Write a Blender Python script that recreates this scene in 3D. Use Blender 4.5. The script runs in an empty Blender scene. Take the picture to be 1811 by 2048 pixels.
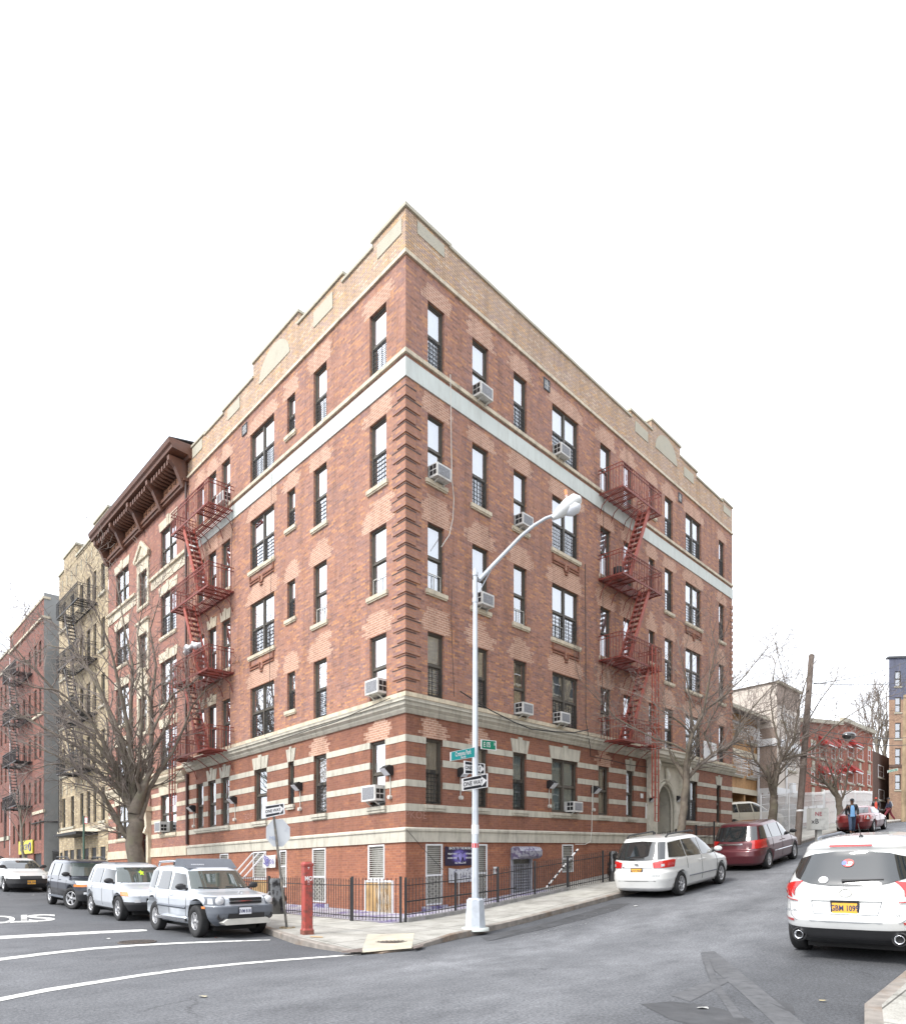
import bpy, bmesh, math, random
from mathutils import Vector, Matrix
random.seed(7)
SC = bpy.context.scene
COL = SC.collection
PI = math.pi
# ------------------------------------------------------------ camera
EYE = 1.6
cam_d = bpy.data.cameras.new('camera')
cam = bpy.data.objects.new('camera', cam_d)
COL.objects.link(cam)
cam.location = (0, 0, EYE)
cam.rotation_euler = (PI/2, 0, 0)
cam_d.sensor_fit = 'HORIZONTAL'
cam_d.sensor_width = 36
cam_d.lens = 36*1400/1811
cam_d.shift_y = 703/1811
cam_d.clip_start = 0.1
cam_d.clip_end = 3000
SC.camera = cam
# ------------------------------------------------------------ sky, sun, exposure
SUN_EL, SUN_AZ = math.radians(48), math.radians(232)      # azimuth clockwise from +Y
world = bpy.data.worlds.new('World'); SC.world = world; world.use_nodes = True
wn, wl = world.node_tree.nodes, world.node_tree.links
wn.clear()
wo = wn.new('ShaderNodeOutputWorld'); wb = wn.new('ShaderNodeBackground')
sk = wn.new('ShaderNodeTexSky'); sk.sky_type = 'NISHITA'; sk.sun_disc = False
sk.sun_elevation = SUN_EL; sk.sun_rotation = SUN_AZ
sk.air_density = 1.6; sk.dust_density = 6.0; sk.ozone_density = 1.0
hs = wn.new('ShaderNodeHueSaturation'); hs.inputs['Saturation'].default_value = 0.22
mx = wn.new('ShaderNodeMixRGB'); mx.blend_type = 'MIX'; mx.inputs[0].default_value = 0.62
mx.inputs[2].default_value = (14.6, 15.2, 16.4, 1)          # even overcast cloud deck
wl.new(sk.outputs[0], hs.inputs['Color']); wl.new(hs.outputs[0], mx.inputs[1])
wl.new(mx.outputs[0], wb.inputs[0]); wl.new(wb.outputs[0], wo.inputs[0])
wb.inputs[1].default_value = 0.12
sun_d = bpy.data.lights.new('sun', 'SUN'); sun_d.energy = 2.1; sun_d.angle = math.radians(14)
sun_d.color = (1, 0.965, 0.91)
sun = bpy.data.objects.new('sun', sun_d); COL.objects.link(sun)
sd = Vector((math.sin(SUN_AZ)*math.cos(SUN_EL), math.cos(SUN_AZ)*math.cos(SUN_EL), math.sin(SUN_EL)))
sun.rotation_euler = sd.to_track_quat('Z', 'Y').to_euler()
SC.view_settings.view_transform = 'Standard'
SC.view_settings.look = 'None'
SC.view_settings.exposure = 0.6
SC.view_settings.gamma = 1.0
SC.view_settings.use_curve_mapping = False
SC.render.engine = 'CYCLES'
SC.cycles.max_bounces = 6; SC.cycles.transparent_max_bounces = 12
SC.cycles.use_denoising = True

# ------------------------------------------------------------ measured frame of the place
F, HY, CX = 1400.0, 1727.0, 905.5
CO = (-1.26, 18.67)                 # foot of the building corner
DR, DL = (.674, .7387), (-.680, .7332)
GR, GL = .01795, -.01564            # grade of the courses along each front
NR, NL = (.7387, -.674), (-.7332, -.680)
def XY(a, b): return (CO[0]+a*DR[0]+b*DL[0], CO[1]+a*DR[1]+b*DL[1])
def AB(x, y):
    x -= CO[0]; y -= CO[1]; d = DR[0]*DL[1]-DL[0]*DR[1]
    return ((x*DL[1]-DL[0]*y)/d, (DR[0]*y-x*DR[1])/d)
def lerp_tab(t, v):
    if v <= t[0][0]: return t[0][1]
    for (a, p), (b, q) in zip(t, t[1:]):
        if v <= b:
            s = (v-a)/(b-a); return p+(q-p)*s
    return t[-1][1]
FA = [(-9, 0), (-6, .0), (-4, .01), (-1.4, .03), (1.1, .18), (3.9, .44), (6.7, .70), (9.1, .92), (14, 1.45), (20, 2.2), (27, 3.02), (40, 4.15), (50, 4.85), (60, 5.4), (130, 8)]
FB = [(6, 0), (14, .12), (25, .5), (38, .85), (60, 1.5), (130, 3)]
def h(a, b):
    f = (lerp_tab(FA, a-.8)+lerp_tab(FA, a)*2+lerp_tab(FA, a+.8))/4
    g = (lerp_tab(FB, b-1)+lerp_tab(FB, b)*2+lerp_tab(FB, b+1))/4
    if b > 0: f *= max(0, 1-b/12.0) if a < 0 else 1
    g *= min(1, max(0, (6-a)/6.0)) if a > 0 else 1
    return f+g
def hx(x, y): return h(*AB(x, y))
def gp(px, py, dz=0.0):
    """ground point seen at a measured position of the photograph"""
    def e(Y): return (EYE+(HY-py)*Y/F) - (hx((px-CX)/F*Y, Y)+dz)
    lo = 3.0; Y = lo
    while Y < 150:
        if e(Y) <= 0: break
        lo = Y; Y += .5
    hi = Y
    for _ in range(30):
        m = (lo+hi)/2
        if e(m) > 0: lo = m
        else: hi = m
    Y = (lo+hi)/2
    return Vector(((px-CX)/F*Y, Y, hx((px-CX)/F*Y, Y)+dz))
def at(px, py, Y): return Vector(((px-CX)/F*Y, Y, EYE+(HY-py)*Y/F))
def px_of(p): return (CX+F*p[0]/p[1], HY-F*(p[2]-EYE)/p[1])

class Fac:
    """a building front: u along it, o out of it, z up (z follows the grade of the courses)"""
    def __init__(s, a, b, d, n, g, zoff=0): s.c = XY(a, b); s.d = d; s.n = n; s.g = g; s.z = zoff
    def P(s, u, o, z): return Vector((s.c[0]+u*s.d[0]+o*s.n[0], s.c[1]+u*s.d[1]+o*s.n[1], z+s.g*u+s.z))
    def U(s, px, py, o=0):
        r = (px-CX)/F; bx = s.c[0]+o*s.n[0]; by = s.c[1]+o*s.n[1]
        u = (r*by-bx)/(s.d[0]-r*s.d[1]); Y = by+u*s.d[1]
        return u, EYE+(HY-py)*Y/F-s.g*u-s.z
FR = Fac(0, 0, DR, NR, GR)
FL = Fac(0, 0, DL, NL, GL)

# ------------------------------------------------------------ object helpers
def tag(o, label=None, cat=None, group=None, kind=None):
    if label: o['label'] = label
    if cat: o['category'] = cat
    if group: o['group'] = group
    if kind: o['kind'] = kind
    return o
def empty(name, loc, label=None, cat=None, group=None, rz=0):
    o = bpy.data.objects.new(name, None); COL.objects.link(o)
    o.location = loc; o.rotation_euler = (0, 0, rz); o.empty_display_size = .2
    return tag(o, label, cat, group)
class MB:
    """collects faces; build() links them as one mesh object (world coordinates kept under its parent)"""
    def __init__(s): s.v = []; s.f = []; s.m = []; s.uv = []; s.mats = []; s.smooth = False; s.sm = []
    def slot(s, m):
        if m not in s.mats: s.mats.append(m)
        return s.mats.index(m)
    def face(s, pts, m=None, uv=None, sm=False):
        i = len(s.v); s.v += [tuple(p) for p in pts]; s.f.append(tuple(range(i, i+len(pts))))
        s.m.append(s.slot(m) if m else 0); s.uv.append(uv); s.sm.append(sm)
    def grid(s, rows, m=None, closed=False, sm=True, uvf=None):
        i = len(s.v); n = len(rows[0])
        for r in rows: s.v += [tuple(p) for p in r]
        for a in range(len(rows)-1):
            for b in range(n if closed else n-1):
                c = (b+1) % n
                s.f.append((i+a*n+b, i+a*n+c, i+(a+1)*n+c, i+(a+1)*n+b)); s.m.append(s.slot(m) if m else 0); s.sm.append(sm)
                s.uv.append(None if uvf is None else [uvf(*q) for q in ((a, b), (a, c), (a+1, c), (a+1, b))])
    def hexa(s, p, m=None, uvs=None):
        i = len(s.v); s.v += [tuple(q) for q in p]
        for f in ((0, 3, 2, 1), (4, 5, 6, 7), (0, 1, 5, 4), (1, 2, 6, 5), (2, 3, 7, 6), (3, 0, 4, 7)):
            s.f.append(tuple(i+k for k in f)); s.m.append(s.slot(m) if m else 0); s.sm.append(False)
            s.uv.append(None)
    def fbox(s, fa, u0, u1, o0, o1, z0, z1, m=None):
        i = len(s.f)
        q = [(u0, o0, z0), (u1, o0, z0), (u1, o1, z0), (u0, o1, z0), (u0, o0, z1), (u1, o0, z1), (u1, o1, z1), (u0, o1, z1)]
        s.hexa([fa.P(*t) for t in q], m)
        fs = ((0, 3, 2, 1), (4, 5, 6, 7), (0, 1, 5, 4), (1, 2, 6, 5), (2, 3, 7, 6), (3, 0, 4, 7))
        for k, f in enumerate(fs):
            s.uv[i+k] = [((q[j][0], q[j][1]) if k < 2 else (q[j][0]+q[j][1], q[j][2])) for j in f]
    def box(s, x0, x1, y0, y1, z0, z1, m=None, M=None):
        q = [(x0, y0, z0), (x1, y0, z0), (x1, y1, z0), (x0, y1, z0), (x0, y0, z1), (x1, y0, z1), (x1, y1, z1), (x0, y1, z1)]
        if M: q = [M @ Vector(t) for t in q]
        s.hexa(q, m)
    def tube(s, pts, rad, n=6, m=None, cap=True, sm=True):
        pts = [Vector(p) for p in pts]
        if not isinstance(rad, (list, tuple)): rad = [rad]*len(pts)
        rows = []; ref = None
        for i, p in enumerate(pts):
            t = (pts[min(i+1, len(pts)-1)]-pts[max(i-1, 0)])
            t = t.normalized() if t.length > 1e-9 else Vector((0, 0, 1))
            if ref is None: ref = Vector((0, 0, 1)) if abs(t.z) < .9 else Vector((1, 0, 0))
            x = t.cross(ref)
            if x.length < 1e-6: x = t.orthogonal()
            x.normalize(); y = t.cross(x); ref = (ref - t*ref.dot(t))
            if ref.length < 1e-6: ref = y
            rows.append([p+(x*math.cos(2*PI*k/n)+y*math.sin(2*PI*k/n))*rad[i] for k in range(n)])
        s.grid(rows, m, closed=True, sm=sm and n > 4)
        if cap:
            s.face(rows[0][::-1], m); s.face(rows[-1], m)
    def bar(s, a, b, w, m=None, w2=None):
        a = Vector(a); b = Vector(b); t = (b-a).normalized(); up = Vector((0, 0, 1)) if abs(t.z) < .95 else Vector((1, 0, 0))
        x = t.cross(up).normalized()*w/2; y = t.cross(x).normalized()*(w2 or w)/2
        s.hexa([a-x-y, a+x-y, a+x+y, a-x+y, b-x-y, b+x-y, b+x+y, b-x+y], m)
    def lathe(s, prof, M=None, n=16, m=None, sm=True):
        """prof: (radius, height) about local Z"""
        rows = []
        for r, z in prof:
            row = [Vector((r*math.cos(2*PI*k/n), r*math.sin(2*PI*k/n), z)) for k in range(n)]
            rows.append([M @ p for p in row] if M else row)
        s.grid(rows, m, closed=True, sm=sm)
    def prism(s, poly, w0, w1, fn, m=None, cap=True):
        """poly: list of (p,q); fn(p,q,w) -> point"""
        A = [fn(p, q, w0) for p, q in poly]; B = [fn(p, q, w1) for p, q in poly]; n = len(poly)
        s.face(B, m, [(p, q) for p, q in poly])
        if cap: s.face(A[::-1], m)
        for i in range(n):
            j = (i+1) % n; s.face([A[i], A[j], B[j], B[i]], m)
    def build(s, name, mat=None, parent=None, label=None, cat=None, group=None, kind=None, weld=False, local=False):
        me = bpy.data.meshes.new(name); me.from_pydata(s.v, [], s.f)
        ms = s.mats if s.mats else ([mat] if mat else [])
        if s.mats and mat and None in s.mats: pass
        for m in ms: me.materials.append(m)
        for p, k, q in zip(me.polygons, s.m, s.sm): p.material_index = k; p.use_smooth = q
        if any(u is not None for u in s.uv):
            L = me.uv_layers.new(name='UVMap')
            for p, u in zip(me.polygons, s.uv):
                if u:
                    for li, c in zip(p.loop_indices, u): L.data[li].uv = c
        if weld:
            bm = bmesh.new(); bm.from_mesh(me); bmesh.ops.remove_doubles(bm, verts=bm.verts, dist=1e-4)
            bm.to_mesh(me); bm.free()
        me.update()
        o = bpy.data.objects.new(name, me); COL.objects.link(o)
        if parent: setp(o, parent, not local)
        return tag(o, label, cat, group, kind)
WM = {}
def wmat(o):
    M = Matrix.LocRotScale(o.location, o.rotation_euler, o.scale)
    if o.parent: return wmat(o.parent) @ o.matrix_parent_inverse @ M
    return M
def setp(o, parent, keep=True):
    o.parent = parent
    o.matrix_parent_inverse = wmat(parent).inverted() if keep else Matrix()
def copy_tree(o, parent=None):
    c = o.copy(); COL.objects.link(c)
    if parent:
        c.parent = parent; c.matrix_parent_inverse = o.matrix_parent_inverse.copy()
    for ch in list(o.children): copy_tree(ch, c)
    return c
_dg = None
def text_obj(name, s, size, org, right, up, mat, parent=None, cx=True, bold=0.0, sx=1.0, local=False, **kw):
    """flat lettering lying in the plane of right/up, centred on org"""
    cu = bpy.data.curves.new('t', 'FONT'); cu.body = s; cu.size = size; cu.offset = bold; cu.resolution_u = 2
    to = bpy.data.objects.new('t', cu); COL.objects.link(to)
    dg = bpy.context.evaluated_depsgraph_get(); dg.update()
    me = bpy.data.meshes.new_from_object(to.evaluated_get(dg))
    bpy.data.objects.remove(to); bpy.data.curves.remove(cu)
    if not me.vertices: return None
    xs = [v.co.x for v in me.vertices]; ys = [v.co.y for v in me.vertices]
    mx_ = (min(xs)+max(xs))/2 if cx else min(xs); my_ = (min(ys)+max(ys))/2
    R = Vector(right).normalized(); U = Vector(up).normalized(); O = Vector(org)
    for v in me.vertices: v.co = O+R*((v.co.x-mx_)*sx)+U*(v.co.y-my_)
    me.materials.clear(); me.materials.append(mat); me.name = name
    o = bpy.data.objects.new(name, me); COL.objects.link(o)
    if parent: setp(o, parent, not local)
    return tag(o, **kw)
def jit(a, r): return a+random.uniform(-r, r)
# ------------------------------------------------------------ materials
def nodes(name):
    m = bpy.data.materials.new(name); m.use_nodes = True
    nt = m.node_tree; b = nt.nodes['Principled BSDF']
    return m, nt.nodes, nt.links, b
def spec(b, v):
    b.inputs['Specular IOR Level'].default_value = v
def rgba(c): return (c[0], c[1], c[2], 1)
def ramp(N, pts):
    r = N.new('ShaderNodeValToRGB'); e = r.color_ramp.elements
    while len(e) < len(pts): e.new(.5)
    for k, (p, c) in zip(e, pts): k.position = p; k.color = rgba(c) if len(c) == 3 else c
    return r
def mat(name, col, rough=.6, var=.12, scale=3.0, bump=0.0, bscale=40, metal=0, sp=.5, coat=0, dirt=None, dscale=1.2, dth=(.5, .7), streak=0):
    m, N, L, b = nodes(name)
    b.inputs['Roughness'].default_value = rough; b.inputs['Metallic'].default_value = metal; spec(b, sp)
    if coat: b.inputs['Coat Weight'].default_value = coat; b.inputs['Coat Roughness'].default_value = .04
    tc = N.new('ShaderNodeTexCoord'); src = tc.outputs['Object']
    n = N.new('ShaderNodeTexNoise'); n.inputs['Scale'].default_value = scale; n.inputs['Detail'].default_value = 6
    L.new(src, n.inputs['Vector'])
    r = ramp(N, [(.3, [c*(1-var) for c in col]), (.7, [min(1, c*(1+var)) for c in col])])
    L.new(n.outputs[0], r.inputs[0]); out = r.outputs[0]
    if dirt:
        n2 = N.new('ShaderNodeTexNoise'); n2.inputs['Scale'].default_value = dscale; n2.inputs['Detail'].default_value = 9
        n2.inputs['Roughness'].default_value = .65; L.new(src, n2.inputs['Vector'])
        r2 = ramp(N, [(dth[0], (0, 0, 0)), (dth[1], (1, 1, 1))]); L.new(n2.outputs[0], r2.inputs[0])
        x = N.new('ShaderNodeMixRGB'); L.new(r2.outputs[0], x.inputs[0]); L.new(out, x.inputs[1]); x.inputs[2].default_value = rgba(dirt)
        out = x.outputs[0]
    if streak: out = streaks(N, L, tc, out, streak, (5, .9, 1))
    L.new(out, b.inputs['Base Color'])
    if bump:
        n3 = N.new('ShaderNodeTexNoise'); n3.inputs['Scale'].default_value = bscale; n3.inputs['Detail'].default_value = 4
        L.new(src, n3.inputs['Vector'])
        bp = N.new('ShaderNodeBump'); bp.inputs['Strength'].default_value = bump; bp.inputs['Distance'].default_value = .01
        L.new(n3.outputs[0], bp.inputs['Height']); L.new(bp.outputs[0], b.inputs['Normal'])
    return m
def streaks(N, L, tc, out, lo=.72, sc=(2.2, .28, 1)):
    mp = N.new('ShaderNodeMapping'); mp.inputs['Scale'].default_value = sc; L.new(tc.outputs['UV'], mp.inputs[0])
    n = N.new('ShaderNodeTexNoise'); n.inputs['Scale'].default_value = 1; n.inputs['Detail'].default_value = 10; n.inputs['Roughness'].default_value = .7; L.new(mp.outputs[0], n.inputs['Vector'])
    r = ramp(N, [(.30, (lo, lo*.98, lo*.96)), (.52, (1.03,)*3)]); L.new(n.outputs[0], r.inputs[0])
    x = N.new('ShaderNodeMixRGB'); x.blend_type = 'MULTIPLY'; x.inputs[0].default_value = 1; L.new(out, x.inputs[1]); L.new(r.outputs[0], x.inputs[2]); return x.outputs[0]
def brick(name, c1, c2, mortar, c3=None, c4=None, big=None, bigmix=.5, bw=.205, rh=.0677, ms=.0075, bump=.35, rough=.8, contrast=1.0, speck=None):
    m, N, L, b = nodes(name)
    b.inputs['Roughness'].default_value = rough; spec(b, .35)
    tc = N.new('ShaderNodeTexCoord')
    def br(a, c, seed):
        t = N.new('ShaderNodeTexBrick'); t.inputs['Scale'].default_value = 1
        t.inputs['Brick Width'].default_value = bw; t.inputs['Row Height'].default_value = rh
        t.inputs['Mortar Size'].default_value = ms; t.inputs['Mortar Smooth'].default_value = .3
        t.inputs['Bias'].default_value = seed
        t.inputs['Color1'].default_value = rgba(a); t.inputs['Color2'].default_value = rgba(c)
        t.inputs['Mortar'].default_value = rgba(mortar)
        L.new(tc.outputs['UV'], t.inputs['Vector']); return t
    t1 = br(c1, c2, 0.0); out = t1.outputs['Color']
    if c3:
        t2 = br(c3, c4 or c3, .1)
        n = N.new('ShaderNodeTexNoise'); n.inputs['Scale'].default_value = .9; n.inputs['Detail'].default_value = 12; n.inputs['Roughness'].default_value = .75
        L.new(tc.outputs['UV'], n.inputs['Vector'])
        r = ramp(N, [(.36, (0, 0, 0)), (.68, (.85,)*3)]); L.new(n.outputs[0], r.inputs[0])
        x = N.new('ShaderNodeMixRGB'); L.new(r.outputs[0], x.inputs[0]); L.new(out, x.inputs[1]); L.new(t2.outputs['Color'], x.inputs[2]); out = x.outputs[0]
    if speck:
        def mth(op, a, c=None, d=None):
            k = N.new('ShaderNodeMath'); k.operation = op
            for i, v in enumerate((a, c, d)):
                if v is None: continue
                if isinstance(v, (int, float)): k.inputs[i].default_value = v
                else: L.new(v, k.inputs[i])
            return k.outputs[0]
        sp_ = N.new('ShaderNodeSeparateXYZ'); L.new(tc.outputs['UV'], sp_.inputs[0])
        row = mth('FLOOR', mth('DIVIDE', sp_.outputs[1], rh)); par = mth('MODULO', mth('ABSOLUTE', row), 2)
        col = mth('FLOOR', mth('ADD', mth('DIVIDE', sp_.outputs[0], bw), mth('MULTIPLY', par, .5)))
        cv = N.new('ShaderNodeCombineXYZ'); L.new(col, cv.inputs[0]); L.new(row, cv.inputs[1])
        wh = N.new('ShaderNodeTexWhiteNoise'); wh.noise_dimensions = '2D'; L.new(cv.outputs[0], wh.inputs['Vector'])
        for lo_, hi_, cc_ in speck:
            m1 = mth('MULTIPLY', mth('GREATER_THAN', wh.outputs[0], lo_), mth('LESS_THAN', wh.outputs[0], hi_))
            m2 = mth('MULTIPLY', m1, mth('SUBTRACT', 1.0, t1.outputs['Fac']))
            x = N.new('ShaderNodeMixRGB'); L.new(mth('MULTIPLY', m2, .5), x.inputs[0]); L.new(out, x.inputs[1]); x.inputs[2].default_value = rgba(cc_); out = x.outputs[0]
    if big:
        n = N.new('ShaderNodeTexNoise'); n.inputs['Scale'].default_value = .23; n.inputs['Detail'].default_value = 7; n.inputs['Roughness'].default_value = .6
        L.new(tc.outputs['UV'], n.inputs['Vector'])
        r = ramp(N, [(.42, (0, 0, 0)), (.68, (bigmix,)*3)]); L.new(n.outputs[0], r.inputs[0])
        x = N.new('ShaderNodeMixRGB'); L.new(r.outputs[0], x.inputs[0]); L.new(out, x.inputs[1]); x.inputs[2].default_value = rgba(big); out = x.outputs[0]
    n = N.new('ShaderNodeTexNoise'); n.inputs['Scale'].default_value = 14; n.inputs['Detail'].default_value = 3
    L.new(tc.outputs['UV'], n.inputs['Vector'])
    r = ramp(N, [(.25, (.82,)*3), (.75, (1.15,)*3)]); L.new(n.outputs[0], r.inputs[0])
    x = N.new('ShaderNodeMixRGB'); x.blend_type = 'MULTIPLY'; x.inputs[0].default_value = 1
    L.new(out, x.inputs[1]); L.new(r.outputs[0], x.inputs[2]); out = x.outputs[0]
    out = streaks(N, L, tc, out)
    L.new(out, b.inputs['Base Color'])
    bp = N.new('ShaderNodeBump'); bp.inputs['Strength'].default_value = bump; bp.inputs['Distance'].default_value = .006; bp.invert = True
    L.new(t1.outputs['Fac'], bp.inputs['Height']); L.new(bp.outputs[0], b.inputs['Normal'])
    return m
def glass(name, tint=(.75, .8, .8), base=.22, top=.9, rough=.01):
    """window pane: clear glass that mirrors more at glancing angles"""
    m = bpy.data.materials.new(name); m.use_nodes = True; N = m.node_tree.nodes; L = m.node_tree.links; N.clear()
    o = N.new('ShaderNodeOutputMaterial'); g = N.new('ShaderNodeBsdfGlossy'); t = N.new('ShaderNodeBsdfTransparent')
    x = N.new('ShaderNodeMixShader'); f = N.new('ShaderNodeFresnel'); f.inputs['IOR'].default_value = 1.5
    mr = N.new('ShaderNodeMapRange'); mr.inputs[1].default_value = .03; mr.inputs[2].default_value = .6; mr.inputs[3].default_value = base; mr.inputs[4].default_value = top
    g.inputs['Roughness'].default_value = rough; g.inputs['Color'].default_value = (.93, .96, 1, 1); t.inputs['Color'].default_value = rgba(tint)
    n = N.new('ShaderNodeTexNoise'); tc = N.new('ShaderNodeTexCoord'); n.inputs['Scale'].default_value = 1.3
    L.new(tc.outputs['Object'], n.inputs['Vector'])
    bp = N.new('ShaderNodeBump'); bp.inputs['Strength'].default_value = .04; bp.inputs['Distance'].default_value = .05
    L.new(n.outputs[0], bp.inputs['Height']); L.new(bp.outputs[0], g.inputs['Normal'])
    L.new(f.outputs[0], mr.inputs[0]); L.new(mr.outputs[0], x.inputs[0]); L.new(t.outputs[0], x.inputs[1]); L.new(g.outputs[0], x.inputs[2]); L.new(x.outputs[0], o.inputs[0])
    return m
def weave(name, col, lo=.8, scale=9, rough=.8):
    """soft cloth folds: vertical waves"""
    m, N, L, b = nodes(name); b.inputs['Roughness'].default_value = rough; spec(b, .2)
    tc = N.new('ShaderNodeTexCoord'); w = N.new('ShaderNodeTexWave'); w.inputs['Scale'].default_value = scale; w.inputs['Distortion'].default_value = 3; w.inputs['Detail'].default_value = 2
    w.bands_direction = 'X'; L.new(tc.outputs['UV'], w.inputs['Vector'])
    r = ramp(N, [(0, [c*lo for c in col]), (1, col)]); L.new(w.outputs[0], r.inputs[0]); L.new(r.outputs[0], b.inputs['Base Color'])
    return m
def asphalt():
    m, N, L, b = nodes('asphalt'); b.inputs['Roughness'].default_value = .85; spec(b, .3)
    tc = N.new('ShaderNodeTexCoord')
    def noise(sc, det=6, ro=.6, st=None):
        n = N.new('ShaderNodeTexNoise'); n.inputs['Scale'].default_value = sc; n.inputs['Detail'].default_value = det; n.inputs['Roughness'].default_value = ro
        if st:
            mp = N.new('ShaderNodeMapping'); mp.inputs['Scale'].default_value = st; L.new(tc.outputs['UV'], mp.inputs[0]); L.new(mp.outputs[0], n.inputs['Vector'])
        else: L.new(tc.outputs['UV'], n.inputs['Vector'])
        return n
    def mixc(fac, a, c, blend='MIX'):
        x = N.new('ShaderNodeMixRGB'); x.blend_type = blend
        for i, v in ((0, fac), (1, a), (2, c)):
            if isinstance(v, (tuple, list)): x.inputs[i].default_value = rgba(v)
            elif isinstance(v, float): x.inputs[i].default_value = v
            else: L.new(v, x.inputs[i])
        return x.outputs[0]
    base = ramp(N, [(.3, (.062, .065, .071)), (.7, (.095, .099, .108))]); L.new(noise(.5, 10, .7).outputs[0], base.inputs[0])
    # pale dusty wheel tracks that run along the sloping street (uv.x along it, uv.y across)
    sx = N.new('ShaderNodeSeparateXYZ'); L.new(tc.outputs['UV'], sx.inputs[0])
    def mth(op, a, c=None, d=None):
        k = N.new('ShaderNodeMath'); k.operation = op
        for q, v in enumerate((a, c, d)):
            if v is None: continue
            if isinstance(v, (int, float)): k.inputs[q].default_value = v
            else: L.new(v, k.inputs[q])
        return k.outputs[0]
    wob = mth('MULTIPLY', mth('SUBTRACT', noise(.18, 6, .6).outputs[0], .5), 2.6)
    mr = N.new('ShaderNodeMapRange'); mr.inputs[1].default_value = -14; mr.inputs[2].default_value = 2; L.new(mth('ADD', sx.outputs[1], wob), mr.inputs[0])
    band = N.new('ShaderNodeValToRGB'); e = band.color_ramp.elements
    for p, c in ((.0, .05), (.22, .08), (.33, .75), (.42, .5), (.5, .95), (.58, .35), (.66, .04), (1., 0)):
        q = e.new(p) if p not in (0., 1.) else (e[0] if p == 0. else e[-1]); q.color = (c, c, c, 1)
    L.new(mr.outputs[0], band.inputs[0])
    mra = N.new('ShaderNodeMapRange'); mra.inputs[1].default_value = -4.5; mra.inputs[2].default_value = -9; L.new(mth('ADD', sx.outputs[0], wob), mra.inputs[0])
    bm_ = mixc(mra.outputs[0], band.outputs[0], (.42, .42, .42))
    st = noise(1.1, 12, .72, (.7, 1.2, 1)); sr = ramp(N, [(.36, (.35,)*3), (.62, (1, 1, 1))]); L.new(st.outputs[0], sr.inputs[0])
    k = mixc(1.0, bm_, sr.outputs[0], 'MULTIPLY')
    out = mixc(k, base.outputs[0], (.235, .242, .256))
    n4 = noise(.45, 9, .7); r4 = ramp(N, [(.54, (0, 0, 0)), (.60, (.3,)*3)]); L.new(n4.outputs[0], r4.inputs[0])
    out = mixc(r4.outputs[0], out, (.13, .135, .145))
    # hairline cracks
    vo = N.new('ShaderNodeTexVoronoi'); vo.feature = 'DISTANCE_TO_EDGE'; vo.inputs['Scale'].default_value = .38
    wn_ = noise(1.7, 8, .7); ax = N.new('ShaderNodeVectorMath'); ax.operation = 'MULTIPLY_ADD'; L.new(wn_.outputs['Color'], ax.inputs[0]); ax.inputs[1].default_value = (.9, .9, 0); L.new(tc.outputs['UV'], ax.inputs[2]); L.new(ax.outputs[0], vo.inputs['Vector'])
    cr_ = ramp(N, [(.0, (.55,)*3), (.006, (0, 0, 0))]); L.new(vo.outputs['Distance'], cr_.inputs[0])
    cm_ = ramp(N, [(.5, (0, 0, 0)), (.58, (1, 1, 1))]); L.new(noise(.3, 3).outputs[0], cm_.inputs[0])
    out = mixc(mixc(1.0, cr_.outputs[0], cm_.outputs[0], 'MULTIPLY'), out, (.03, .03, .032))
    n6 = noise(3.2, 8, .8); r6 = ramp(N, [(.35, (.93,)*3), (.65, (1.06,)*3)]); L.new(n6.outputs[0], r6.inputs[0]); out = mixc(1.0, out, r6.outputs[0], 'MULTIPLY')
    n5 = noise(26, 6, .9); r5 = ramp(N, [(.38, (.5,)*3), (.62, (1.5,)*3)]); L.new(n5.outputs[0], r5.inputs[0])
    out = mixc(1.0, out, r5.outputs[0], 'MULTIPLY')
    L.new(out, b.inputs['Base Color'])
    bp = N.new('ShaderNodeBump'); bp.inputs['Strength'].default_value = .3; bp.inputs['Distance'].default_value = .004
    L.new(noise(120, 3).outputs[0], bp.inputs['Height']); L.new(bp.outputs[0], b.inputs['Normal'])
    return m
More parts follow.
